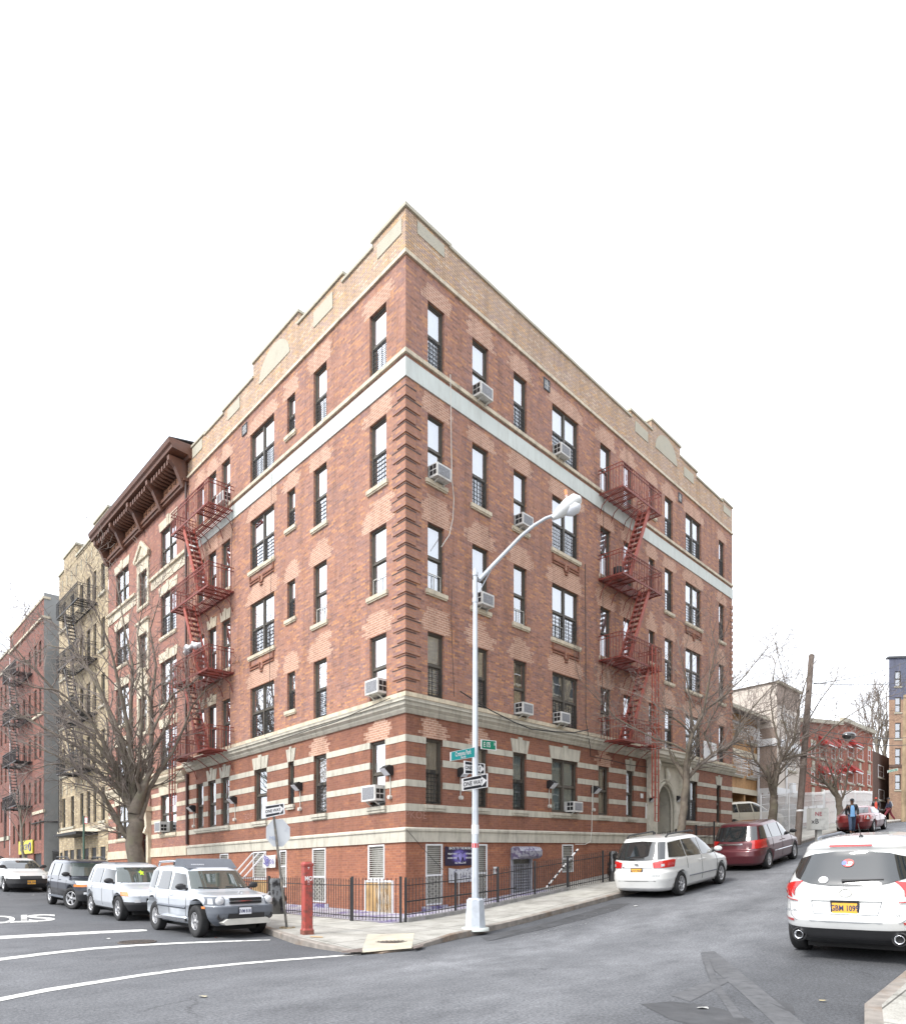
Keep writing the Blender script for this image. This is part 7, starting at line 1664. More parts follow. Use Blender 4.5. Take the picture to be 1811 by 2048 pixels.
b = MB(); octo(.096, .096, ft-.42, ft-.09, M['alarm']); octo(.104, .108, ft-.09, ft-.05, M['alarm']); octo(.108, .08, ft-.05, ft, M['alarm']); b.build('alarm_box', parent=ALM)
for i, (tx, px_, py_, sz, mt) in enumerate((('MO', 618, 1757, .13, 'sgn_w'), ('n', 620, 1766, .12, 'sgn_w'), ('%', 619, 1737, .07, 'sgn_w'), ('ROT', 617, 1823, .17, 'sgn_b'), ('LA', 602, 1790, .11, 'sgn_w'))):
    up_ = Z3; f = Rz.to_3x3() @ Vector((1, 0, 0)) if px_ > 610 else Rz.to_3x3() @ Vector((0, -1, 0)); f = Rz.to_3x3() @ (Vector((0, -1, 0)) if px_ > 610 else Vector((-1, 0, 0)))
    right = Z3.cross(f)*1.0; right = -f.cross(Z3) if False else Z3.cross(f); pos = fb+f*.099+Z3*((HY-py_)*fb.y/F+EYE-fb.z)
    text_obj('graffiti_tag', tx, sz, pos, right if px_ > 610 or True else -right, up_ if tx not in ('ROT', 'LA') else right, M[mt], ALM, sx=.8, bold=.003)
b = MB(); b.face([V3(*q, kl(*q)+.004) for q in [(-4.33, -1.95), (-4.2, -2.2), (-4.3, -2.35), (-4.45, -2.1)]], mat('rust_stain', (.38, .27, .15), .9)); b.build('rust_stain', kind='structure')
# iron railings ----------------------------------------------------------------------
def railing(name, pts, label, hh=1.0, gap=.115, mt='iron', post=1.9, curb=None, spike=True, w=.016, gate=None, lift=None, cat='railing', mid=()):
    lift = KH if lift is None else lift
    root = empty(name, V3(*pts[0], lift), label, cat); Ls = [0]
    for p, q in zip(pts, pts[1:]): Ls.append(Ls[-1]+math.hypot(p[0]-q[0], p[1]-q[1]))
    def at_(s):
        s = max(0, min(Ls[-1], s))
        for i in range(len(pts)-1):
            if s <= Ls[i+1]+1e-9: t = (s-Ls[i])/(Ls[i+1]-Ls[i]); a, b_ = pts[i][0]+(pts[i+1][0]-pts[i][0])*t, pts[i][1]+(pts[i+1][1]-pts[i][1])*t; return V3(a, b_, lift)
    m = M[mt]; b = MB(); n = int(Ls[-1]/gap); cz = .1 if curb else .04
    for i in range(n+1):
        p = at_(i*gap); b.bar(p+Z3*cz, p+Z3*(hh-.0), w, m)
        if spike: b.tube([p+Z3*(hh), p+Z3*(hh+.06)], [w*.9, .002], 4, m)
    b.build('pickets', parent=root)
    for z in (cz+.08, hh-.12)+tuple(mid):
        r = MB(); k = max(2, int(Ls[-1]/.6))
        for i in range(k): r.bar(at_(Ls[-1]*i/k)+Z3*z, at_(Ls[-1]*(i+1)/k)+Z3*z, .028, m, .02)
        r.build('rail', parent=root)
    k = max(1, int(round(Ls[-1]/post)))
    for i in range(k+1):
        p = at_(Ls[-1]*i/k); q = MB(); q.bar(p-Z3*.02, p+Z3*(hh+.08), .06 if mt == 'iron' else .07, m); q.build('post', parent=root)
    if curb:
        c = MB(); k = max(2, int(Ls[-1]/.8)); d0 = (at_(.3)-at_(0)); nrm = Vector((-d0.y, d0.x, 0)).normalized()*.09
        for i in range(k):
            A, B_ = at_(Ls[-1]*i/k), at_(Ls[-1]*(i+1)/k)
            c.hexa([A-nrm-Z3*.15, B_-nrm-Z3*.15, B_+nrm-Z3*.15, A+nrm-Z3*.15, A-nrm+Z3*.09, B_-nrm+Z3*.09, B_+nrm+Z3*.09, A+nrm+Z3*.09], M[curb])
        c.build('curb', parent=root)
    return root
M['curbc'] = mat('areaway_curb', (.25, .245, .24), .85, .2, 5, dirt=(.35, .33, .36), dscale=3)
railing('iron_railing', [(-1.15, -1.32), (1.1, -1.35), (5.9, -1.3)], 'black iron railing on a concrete curb in front of the purple banner, climbing the slope', curb='curbc')
railing('iron_railing', [(5.95, -1.3), (7.9, -1.3), (10.2, -1.3)], 'black iron railing with the hanging black bag, uphill of the shop door', curb=None)
railing('iron_gate', [(-1.75, .1), (-1.5, -1.05), (-1.3, -1.3)], 'black iron gate at the corner of the areaway', hh=1.03, post=1.35, cat='gate')
railing('iron_railing', [(-1.75, .15), (-1.72, 2.2), (-1.75, 6.5)], 'black iron railing along the left front behind the red alarm post')
railing('iron_railing', [(-1.75, 7.0), (-1.75, 13.8)], 'black iron railing hidden behind the silver off-roader')
railing('iron_railing', [(-1.6, 21.2), (-1.6, 24.5)], 'black stoop railing left of the street tree', hh=1.3, mid=(.7,), gap=.16)
railing('iron_railing', [(11.7, -1.35), (13.5, -1.35), (16.8, -1.35), (17.4, -1.35)], 'spiked black railing in front of the arched doorway', hh=1.35, mid=(.85,), gap=.14)
b = MB(); b.bar(V3(-1.1, -1.32, .62), V3(3.2, -1.33, .52), .045, M['iron'], .03); b.build('handrail', label='loose black iron bar across the railing right of the corner', cat='handrail')
b = MB(); u_ = FR.P(5.75, .9, 0); b.bar(V3(5.1, -1.05, .3), V3(6.9, -1.05, 1.35), .05, M['sgn_w'], .03)
for k in range(7): q0 = V3(5.1, -1.05, .3).lerp(V3(6.9, -1.05, 1.35), (k+.3)/7); q1 = V3(5.1, -1.05, .3).lerp(V3(6.9, -1.05, 1.35), (k+.6)/7); b.bar(q0, q1, .054, M['sgn_b'], .034)
b.build('striped_rail', label='black and white striped hand rail sloping beside the basement shop door', cat='handrail')
# painted floor of the areaway
for pts, nm in (([(-1.6, .3), (-1.6, 9), (-.05, 9), (-.05, -.05), (5.8, -.05), (5.8, -1.2), (-1.1, -1.2)], 'areaway_floor'),):
    b = MB(); M['yard'] = mat('painted_yard', (.36, .35, .39), .8, .15, 3, dirt=(.17, .14, .28), dscale=2.5, dth=(.5, .6))
    for a0, a1, b0, b1 in ((-1.6, -.0, -1.2, 9), (.0, 5.8, -1.2, 0)):
        k = 12; b.grid([[V3(a0+(a1-a0)*i/k, b0+(b1-b0)*j/k, KH+.006) for j in range(k+1)] for i in range(k+1)], M['yard'])
    b.build(nm, kind='structure')
b = MB(); b.fbox(FL, 1.9, 4.2, .012, 1.2, .16, .165, M['lampo']) if False else None
# black rubbish bags hanging on the railings
M['bag'] = shiny('black_bag_plastic', (.012, .012, .013), .28)
def bag(a, b_, z0, z1, w, label, seed):
    rnd = random.Random(seed); m = MB(); rows = []
    for j in range(15):
        t = j/14; z = z0+(z1-z0)*t; r = w*(.75+.35*math.sin(PI*min(1, t*1.15+.1)))*(1 if t < .93 else .8)
        rows.append([V3(a, b_, z)+Vector((r*(1+.16*math.sin(5*q+3*t*6)+rnd.uniform(-.1, .1))*math.cos(q), .62*r*(1+.16*math.sin(4*q+5*t)+rnd.uniform(-.1, .1))*math.sin(q), 0)) for q in [2*PI*i/16 for i in range(16)]])
    m.grid(rows, M['bag'], closed=True); m.face(rows[-1]); m.face(rows[0][::-1]); return m.build('rubbish_bag', label=label, cat='rubbish bag')
bag(8.45, -1.5, .12, 1.15, .17, 'long black rubbish bag hung on the railing beside the white minivan', 4)
bag(-1.85, 3.75, .1, 1.15, .24, 'torn black rubbish bag hung on the railing behind the silver off-roader', 9)
# ------------------------------------------------------------ uphill: white fence, poles, cabinet
railing('iron_fence', [(26.2, -.3), (31, -.3), (38.2, -.3)], 'white iron fence with spear tops along the uphill pavement', hh=2.2, gap=.17, mt='white_fr', post=2.4, w=.026, mid=(.9, 1.3, 1.7), cat='fence')
railing('iron_fence', [(38.4, -.3), (44, -.3), (52, -.3)], 'white iron fence in front of the red terrace', hh=2.3, gap=.2, mt='white_fr', post=2.7, w=.03, mid=(.9, 1.6), cat='fence')
railing('iron_fence', [(23.2, 1.6), (27.5, 1.6)], 'black iron gate and fence beside the right end of the corner building', hh=1.7, gap=.14, cat='fence')
b = MB()
for k in range(3):
    for a_, c_ in ((V3(33.2+k*1.7, -.32, .5), V3(34.6+k*1.7, -.32, .5)),): b.hexa([a_, c_, c_+Vector((.03, .03, 0)), a_+Vector((.03, .03, 0)), a_+Z3*1.0, c_+Z3*1.0, c_+Z3*1.0+Vector((.03, .03, 0)), a_+Z3*1.0+Vector((.03, .03, 0))], M['white_fr'])
    g_ = b.build('gate_panel', label=('white sheet metal panel at the lower end of the uphill fence', 'middle white sheet metal panel in the uphill fence', 'white sheet metal panel at the upper end of the uphill fence')[k], cat='gate'); b = MB()
ub = gp(1594, 1690, KH); ut_ = at(1622, 1311, ub.y+.2); M['wood'] = mat('pole_wood', (.135, .105, .09), .85, .2, 3, bump=.4, dirt=(.2, .17, .15), dscale=4)
UP = empty('utility_pole', ub, 'tall leaning brown wooden utility pole on the uphill pavement', 'utility pole')
b = MB(); b.tube([ub, ub.lerp(ut_, .5), ut_, ut_+(ut_-ub).normalized()*.08], [.15, .135, .115, .03], 12, M['wood']); b.build('pole_shaft', parent=UP)
b = MB(); p_ = ub.lerp(ut_, .18); b.lathe([(.15, -.04), (.15, .04)], Matrix.Translation(p_), 12, M['white_fr']); b.build('metal_band', parent=UP)
cb_ = gp(1636, 1693, KH); M['cab'] = mat('cabinet_grey', (.44, .45, .44), .5, .08, 3, dirt=(.3, .3, .3), dscale=5)
CB = empty('control_cabinet', cb_, 'grey metal control cabinet on a post, scribbled with letters', 'cabinet')
w0, w1 = at(1617, 1660, cb_.y), at(1651, 1617, cb_.y); b = MB(); b.box(w0.x, w1.x, cb_.y-.2, cb_.y+.2, w0.z, w1.z, M['cab']); bx_ = b.build('cabinet_box', parent=CB); b = MB(); b.bar(cb_, Vector((cb_.x, cb_.y, w0.z)), .2, M['cab']); b.build('cabinet_post', parent=CB)
text_obj('graffiti_tag', 'NE', .24, Vector((cb_.x-.1, cb_.y-.21, w1.z-.25)), (1, 0, 0), Z3, mat('graffiti_maroon', (.3, .08, .1), .6), bx_, bold=.004); text_obj('graffiti_tag', 'xB', .3, Vector((w0.x+.15, cb_.y-.21, (w0.z+w1.z)/2-.1)), (1, 0, 0), Z3, M['sgn_b'], bx_)
b = MB(); bp_ = at(1806, 1630, 50); b.tube([Vector((bp_.x, 50, hx(bp_.x, 50))), at(1810, 1390, 50)], [.17, .13], 10, mat('pale_wood_pole', (.33, .25, .16), .8, .3, 2)); UP2 = b.build('utility_pole', label='pale timber utility pole in front of the corner tower', cat='utility pole')
o, c, r, u, n = plate_sign('street_name_sign', [(1774, 1541), (1795, 1536.5), (1795, 1541.5), (1774, 1546)], 50.0, 49.8, 'sgn_g', 'sgn_w', 'small green street name sign on the pale pole before the corner tower', 'street sign'); text_obj('lettering', 'PROSPECT', .2, c, r, u, M['sgn_w'], o, sx=.6)
# overhead wires
M['wire'] = M['cab_b']
def wire(p, q, sag, r, label):
    b = MB(); b.tube([p.lerp(q, t/14)-Z3*sag*4*(t/14)*(1-t/14) for t in range(15)], r, 4, M['wire']); b.build('overhead_wire', label=label, cat='wire')
wire(at(1627, 1368, ub.y+.2), at(1840, 1311, 52), .3, .018, 'upper overhead wire rising from the brown pole to the right')
wire(at(1622, 1366, ub.y+.2), at(1840, 1360, 52), .2, .018, 'second overhead wire from the brown pole to the right')
wire(at(1617, 1457, ub.y+.1), at(1840, 1472, 52), .3, .02, 'lower overhead wire crossing in front of the red terrace')
wire(at(1612, 1461, ub.y+.1), at(1840, 1486, 52), .4, .02, 'lowest overhead wire crossing in front of the red terrace')
wire(at(1614, 1455, ub.y+.1), at(1463, 1486, 36), .5, .02, 'overhead wire from the brown pole towards the corner building')
wire(at(1617, 1380, ub.y), at(1463, 1445, 36), .7, .015, 'thin overhead wire above the orange tan house')
b = MB(); p_ = at(1697, 1472, 42); b.grid([[p_+Vector((.42*math.cos(q)*math.sin(t), .3*math.sin(q)*math.sin(t), .24*math.cos(t))) for q in [k*PI/6 for k in range(12)]] for t in [.05+k*(PI-.1)/7 for k in range(8)]], M['bag'], closed=True); b.build('hanging_bag', label='black bundle hanging from the wires before the red terrace', cat='bundle')
# green sign pole on the left pavement
b = MB(); q = at(167.5, 1700, 31); b.tube([Vector((q.x, q.y, hx(q.x, q.y)+KH)), at(167.5, 1632, 31)], .045, 8, mat('green_pole', (.06, .12, .09), .5)); b.build('sign_pole', label='thin green pole with a small parking sign on the left pavement', cat='sign pole')
s1 = plate_sign('parking_sign', [(169, 1634), (175.5, 1634), (175.5, 1648), (169, 1648)], 30.9, 30.9, 'sgn_w', 'lampr', 'small white and red parking sign on the thin green pole', 'traffic sign')
# bits of litter
LIT = ['yellowish flat scrap lying on the asphalt below the long crosswalk line', 'pale scrap lying beside the dark tar patch in the foreground', 'small scrap near the wheel of the silver crossover', 'scrap at the far left edge of the side street', 'white scrap beside the letter S on the road', 'white scrap on the road just left of the white minivan', 'tan scrap beside the near kerb at the lower right', 'orange leaf on the asphalt before the silver off-roader', 'scrap in the gutter below the lamp post kerb']
for i, (x, y, s) in enumerate(((405, 1994, .06), (1405, 2017, .08), (215, 1878, .06), (16, 1790, .08), (66, 1791, .08), (1270, 1813, .08), (1645, 2003, .05), (432, 1876, .05), (1123, 1809, .05))):
    p = gp(x, y, .01); b = MB(); q = random.Random(i); pts = [p+Vector((s*q.uniform(.6, 1.1)*math.cos(t), s*.7*q.uniform(.6, 1.1)*math.sin(t), q.uniform(0, .02))) for t in [k*2*PI/7 for k in range(7)]]
    b.face(pts, mat('scrap_paper', [(.5, .45, .3), (.5, .5, .48), (.5, .5, .48), (.5, .5, .48), (.5, .5, .48), (.5, .5, .48), (.45, .38, .2), (.6, .12, .03), (.5, .5, .48)][i], .8)); b.build('paper_scrap', label=LIT[i], cat='litter')
# ------------------------------------------------------------ bare winter trees
M['bark'] = mat('bark', (.15, .125, .10), .9, .3, 6, bump=.8, bscale=30, dirt=(.14, .13, .085), dscale=3); M['twig'] = mat('twig_bark', (.20, .17, .15), .9, .2, 8); M['bark_l'] = mat('bark_light', (.20, .18, .15), .9, .3, 6, bump=.6)
def tree(label, base, limbs, Y, seed, trunk_r=.2, twig_r=.007, fan=1.0, depth=.9, dens=1.0, lmax=4, light=None, up=.25, tl=1.0, rk=.78, group='bare street trees'):
    """limbs: measured centre lines of the main limbs (px, py, radius) ; first one starts at the ground"""
    rnd = random.Random(seed); root = empty('tree', base, label, 'tree', group); tb, cb = MB(), MB(); bm_ = light or M['bark']
    def twigs(p, d, L, r, lv):
        n = max(3, int(L/.22)); pts = [p]; rs = [r]; q = p.copy(); dd = d.copy(); kids = []
        for i in range(n):
            dd = (dd+Vector((rnd.gauss(0, .13), rnd.gauss(0, .13), rnd.gauss(0, .10)+up*.16))).normalized(); q = q+dd*(L/n); pts.append(q.copy()); rs.append(r*(1-.85*(i+1)/n)+twig_r*.35)
            if lv < lmax and i >= 1: kids.append((q.copy(), dd.copy(), rs[-1], (i+1)/n))
        cb.tube(pts, rs, 5 if r > .02 else 3, M['twig'] if r < .03 else bm_, cap=False)
        for (q, dd, rr, t) in kids:
            for _ in range(2 if (lv >= 2 and rnd.random() < .55) else 1):
                if rnd.random() > .9*dens: continue
                a = rnd.uniform(0, 2*PI); o = dd.orthogonal().normalized(); o = Matrix.Rotation(a, 3, dd) @ o
                nd = (dd*rnd.uniform(.6, 1.1)+o*rnd.uniform(.45, .95)).normalized()
                twigs(q, nd, L*rnd.uniform(.35, .62)*(1.15-t*.4), max(twig_r*.7, rr*.6), lv+1)
    for li, lb in enumerate(limbs):
        pts = []; off = 0; dz = rnd.choice((-1, 1))*rnd.uniform(.15, depth)
        x0, y0 = limbs[0][0][:2]
        tot = sum(math.hypot(b_[0]-a_[0], b_[1]-a_[1]) for a_, b_ in zip(lb, lb[1:])); acc = 0; prev = lb[0]
        start = None
        for i, (x, y, r) in enumerate(lb):
            acc += math.hypot(x-prev[0], y-prev[1]); prev = (x, y)
            yy = Y+(dz*1.6*acc/ max(tot, 1)*min(1, tot/150) if li else 0); pts.append(at(x, y, yy))
        if li == 0: pts[0] = base-Z3*.1
        rs = [q[2]*(rk if li else 1) for q in lb]; sp_ = []; sr = []
        for i in range(len(pts)-1):
            k = 4
            for j in range(k):
                t = j/k; p = pts[i].lerp(pts[i+1], t); sp_.append(p+Vector([rnd.gauss(0, rs[i]*.12) for _ in range(3)]) if (i or j) else p); sr.append(rs[i]+(rs[i+1]-rs[i])*t)
        sp_.append(pts[-1]); sr.append(rs[-1]); (tb if li == 0 else cb).tube(sp_, sr, 10 if rs[0] > .1 else 7, bm_, cap=False)
        if li == 0 and len(lb) < 4: continue
        for i in range(2, len(sp_)):
            if sr[i] > trunk_r*.8: continue
            for _ in range(2):
                if rnd.random() > .8*dens: continue
                d = (sp_[i]-sp_[i-1]).normalized(); o = Matrix.Rotation(rnd.uniform(0, 2*PI), 3, d) @ d.orthogonal().normalized()
                twigs(sp_[i], (d*.8+o*rnd.uniform(.4, .9)).normalized(), tl*rnd.uniform(.8, 1.7), max(twig_r, min(.03, sr[i]*.45)), 2 if lmax > 3 else 1)
        d = (sp_[-1]-sp_[-2]).normalized()
        for k in range(2): twigs(sp_[-1], (d+Vector([rnd.gauss(0, .25) for _ in range(3)])).normalized(), tl*rnd.uniform(1.0, 1.8), sr[-1], 1)
    tb.build('trunk', parent=root); cb.build('crown', parent=root); return root
tbase = V3(-2.9, 12.0, KH); ty = tbase.y
print('tree base px', px_of(tbase))
tree('large bare street tree with many spreading limbs before the bracketed brick house', tbase, [
 [(274, 1738, .34), (270, 1700, .29), (269, 1660, .27), (270, 1625, .26)],
 [(262, 1680, .19), (247, 1668, .15), (232, 1635, .13), (205, 1590, .11), (180, 1565, .08), (150, 1535, .06), (110, 1510, .04), (60, 1490, .025)],
 [(268, 1635, .17), (258, 1600, .14), (245, 1570, .12), (205, 1530, .10), (150, 1490, .085), (95, 1460, .06), (40, 1430, .04), (0, 1385, .025)],
 [(266, 1640, .16), (250, 1590, .13), (232, 1540, .12), (195, 1490, .10), (140, 1420, .075), (90, 1360, .055), (50, 1320, .04), (25, 1290, .02)],
 [(267, 1632, .17), (262, 1560, .14), (245, 1480, .12), (210, 1400, .09), (165, 1320, .065), (130, 1265, .04), (105, 1245, .02)],
 [(268, 1630, .17), (266, 1560, .15), (258, 1470, .12), (240, 1380, .09), (222, 1300, .06), (200, 1240, .04), (185, 1205, .02)],
 [(272, 1630, .18), (272, 1560, .15), (262, 1500, .13), (262, 1420, .10), (265, 1330, .07), (250, 1260, .045), (240, 1200, .02)],
 [(276, 1635, .17), (288, 1580, .15), (300, 1540, .13), (304, 1460, .12), (303, 1400, .09), (312, 1330, .06), (300, 1260, .04), (318, 1200, .02)],
 [(302, 1470, .08), (320, 1430, .07), (345, 1390, .055), (380, 1370, .04), (415, 1340, .03), (450, 1318, .02)],
 [(280, 1640, .16), (298, 1580, .13), (318, 1545, .10), (345, 1505, .08), (368, 1455, .06), (385, 1410, .045), (420, 1370, .03), (462, 1345, .02)],
 [(260, 1620, .13), (230, 1570, .10), (190, 1540, .07), (140, 1525, .05), (95, 1530, .03), (55, 1545, .02)],
 [(264, 1600, .12), (240, 1545, .10), (200, 1470, .08), (150, 1440, .06), (90, 1425, .045), (35, 1435, .03), (5, 1420, .02)],
 [(264, 1590, .12), (248, 1520, .10), (222, 1440, .08), (190, 1350, .06), (140, 1300, .045), (95, 1290, .03), (45, 1330, .02)],
 [(270, 1590, .11), (280, 1500, .09), (285, 1420, .07), (285, 1340, .05), (275, 1270, .03), (285, 1215, .02)],
 [(266, 1610, .14), (240, 1560, .11), (215, 1500, .09), (175, 1430, .07), (115, 1380, .05), (70, 1375, .035), (30, 1360, .02)],
 [(270, 1625, .12), (275, 1585, .10), (292, 1520, .075), (325, 1470, .055), (350, 1420, .04), (345, 1360, .025)],
], ty, 5, trunk_r=.27, twig_r=.0085, depth=1.5, dens=.6, lmax=4, tl=1.15, rk=.66)
b1 = V3(10.4, -2.75, KH)
tree('bare street tree before the arched doorway, forking above the white minivan', b1, [
 [(1360, 1730, .15), (1363, 1650, .13), (1368, 1600, .125), (1372, 1560, .12)],
 [(1372, 1562, .10), (1376, 1520, .09), (1377, 1490, .085), (1388, 1460, .07), (1405, 1430, .055), (1412, 1390, .045), (1420, 1350, .03), (1430, 1300, .02)],
 [(1374, 1558, .09), (1400, 1530, .08), (1430, 1505, .07), (1452, 1500, .055), (1466, 1480, .045), (1480, 1440, .035), (1510, 1410, .025), (1545, 1370, .015)],
 [(1376, 1505, .06), (1350, 1490, .05), (1310, 1478, .04), (1270, 1458, .035), (1230, 1435, .03), (1205, 1410, .02), (1160, 1362, .012)],
 [(1384, 1470, .05), (1365, 1450, .04), (1345, 1435, .03), (1320, 1420, .02)], [(1410, 1420, .045), (1450, 1390, .035), (1490, 1350, .025), (1530, 1300, .015)],
 [(1388, 1462, .05), (1380, 1420, .04), (1375, 1370, .03), (1362, 1320, .02)], [(1425, 1508, .05), (1408, 1470, .04), (1420, 1440, .03), (1445, 1400, .02)],
 [(1455, 1498, .04), (1480, 1460, .03), (1500, 1430, .025), (1540, 1420, .015)]], b1.y, 12, trunk_r=.12, twig_r=.006, depth=.6, dens=.68, lmax=4, tl=1.0)
b2 = V3(19.9, -2.75, KH)
tree('bare twin stemmed tree between the white fence and the brown utility pole', b2, [
 [(1540, 1662, .21), (1544, 1640, .19), (1546, 1610, .17), (1547, 1590, .16)],
 [(1547, 1592, .13), (1552, 1560, .12), (1556, 1530, .11), (1565, 1515, .10), (1575, 1500, .08), (1588, 1480, .065), (1592, 1440, .05), (1600, 1400, .035), (1618, 1340, .02)],
 [(1545, 1595, .10), (1536, 1560, .085), (1527, 1542, .07), (1508, 1520, .055), (1504, 1505, .05), (1495, 1470, .035), (1480, 1445, .02)],
 [(1565, 1520, .08), (1600, 1510, .07), (1635, 1490, .055), (1665, 1455, .04), (1700, 1430, .025), (1740, 1405, .015)],
 [(1562, 1515, .07), (1555, 1480, .055), (1545, 1440, .04), (1540, 1390, .03), (1550, 1330, .02)], [(1572, 1500, .06), (1575, 1470, .05), (1562, 1430, .04), (1570, 1370, .025), (1555, 1310, .015)],
 [(1586, 1485, .05), (1610, 1450, .04), (1640, 1400, .03), (1670, 1360, .02)], [(1530, 1545, .04), (1545, 1528, .035), (1556, 1526, .03), (1560, 1522, .02)]], b2.y, 21, trunk_r=.16, twig_r=.008, depth=.8, dens=.66, lmax=4, tl=1.15)
b3 = gp(1680, 1654, KH)
tree('small bare tree beside the dark red saloon in front of the white fence', b3, [
 [(1678, 1650, .22), (1679, 1630, .2), (1677, 1605, .18), (1672, 1590, .16)],
 [(1674, 1595, .12), (1664, 1575, .1), (1645, 1565, .08), (1618, 1548, .05), (1600, 1535, .03)], [(1676, 1598, .11), (1668, 1560, .09), (1660, 1540, .06), (1650, 1520, .04), (1640, 1495, .02)],
 [(1680, 1605, .1), (1690, 1580, .08), (1695, 1540, .055), (1710, 1510, .03), (1735, 1490, .02)], [(1672, 1570, .07), (1668, 1530, .05), (1680, 1500, .03), (1690, 1480, .02)]], b3.y, 33, trunk_r=.16, twig_r=.011, depth=.8, dens=.55, lmax=3, tl=1.2)
b4 = V3(-2.0, 33, KH)
tree('small bare sapling before the yellow shop sign at the far left', b4, [[(45, 1735, .09), (44, 1700, .08), (43, 1670, .07), (42, 1650, .06)], [(42, 1652, .05), (38, 1620, .04), (30, 1600, .025)], [(43, 1660, .05), (52, 1630, .035), (58, 1600, .02)], [(43, 1680, .035), (28, 1650, .025), (15, 1630, .015)], [(44, 1690, .03), (62, 1665, .02), (75, 1650, .012)]], b4.y, 41, trunk_r=.06, twig_r=.009, depth=.4, dens=.6, lmax=3, tl=.8, light=M['bark_l'])
for i, (x, y0, y1, Y) in enumerate(((1752, 1600, 1420, 78), (1768, 1590, 1400, 84), (1738, 1500, 1440, 95))):
    q = at(x, 1600, Y); q.z = hx(q.x, q.y)
    tree(('slender bare tree rising above the dark brown house', 'slender bare tree just left of the tall corner block', 'distant bare tree showing over the red terrace roof')[i], q, [[(x, 1610, .3), (x, 1560, .26), (x+1, 1520, .2), (x, 1490, .15)], [(x, 1500, .14), (x-6, 1460, .1), (x-10, y1, .05)], [(x, 1490, .14), (x+5, 1450, .1), (x+4, y1-10, .05)], [(x, 1520, .12), (x+8, 1470, .08), (x+14, 1440, .04)], [(x, 1520, .1), (x-12, 1480, .07), (x-20, 1440, .04)]], Y, 50+i, trunk_r=.25, twig_r=.022, depth=1, dens=.36, lmax=3, tl=2.2, light=M['bark_l'], group='distant bare trees')
# ------------------------------------------------------------ people
M['skin'] = mat('skin_brown', (.16, .085, .055), .6); M['jacket_b'] = mat('black_leather', (.02, .02, .023), .35, .2, 12); M['shirt_b'] = mat('light_blue_shirt', (.20, .42, .72), .8); M['jeans'] = mat('blue_jeans', (.06, .09, .15), .85, .2, 20)
M['jacket_n'] = mat('navy_jacket', (.025, .032, .06), .7); M['hood_r'] = mat('red_sweater', (.50, .07, .045), .8); M['trou_m'] = mat('maroon_trousers', (.16, .02, .035), .8); M['shoe'] = mat('dark_shoes', (.03, .028, .027), .6); M['capm'] = mat('dark_cap', (.02, .022, .03), .7); M['scarf'] = mat('white_scarf', (.65, .66, .66), .8)
def skinmesh(name, chains, mt, parent, sub=2):
    """one continuous surface grown round connected joints: chains of (key, point, radius)"""
    keys = {}; vs = []; rs = []; es = []
    for ch in chains:
        pv = None
        for k, p, r in ch:
            if k not in keys: keys[k] = len(vs); vs.append(p); rs.append(r)
            i = keys[k]
            if pv is not None and (pv, i) not in es and (i, pv) not in es and pv != i: es.append((pv, i))
            pv = i
    me = bpy.data.meshes.new(name); me.from_pydata([tuple(v) for v in vs], es, []); o = bpy.data.objects.new(name, me); COL.objects.link(o)
    md = o.modifiers.new('s', 'SKIN'); 
    if not me.skin_vertices: 
        bm = bmesh.new(); bm.from_mesh(me); bm.verts.layers.skin.verify(); bm.to_mesh(me); bm.free()
    for i, r in enumerate(rs):
        s = me.skin_vertices[0].data[i]; s.radius = (r, r) if not isinstance(r, tuple) else r
    me.skin_vertices[0].data[0].use_root = True
    o.modifiers.new('u', 'SUBSURF').levels = sub; o.modifiers['u'].render_levels = sub
    dg = bpy.context.evaluated_depsgraph_get(); dg.update(); nm = bpy.data.meshes.new_from_object(o.evaluated_get(dg)); bpy.data.objects.remove(o)
    nm.materials.clear(); nm.materials.append(mt); nm.name = name
    for p in nm.polygons: p.use_smooth = True
    o = bpy.data.objects.new(name, nm); COL.objects.link(o); setp(o, parent, False); return o
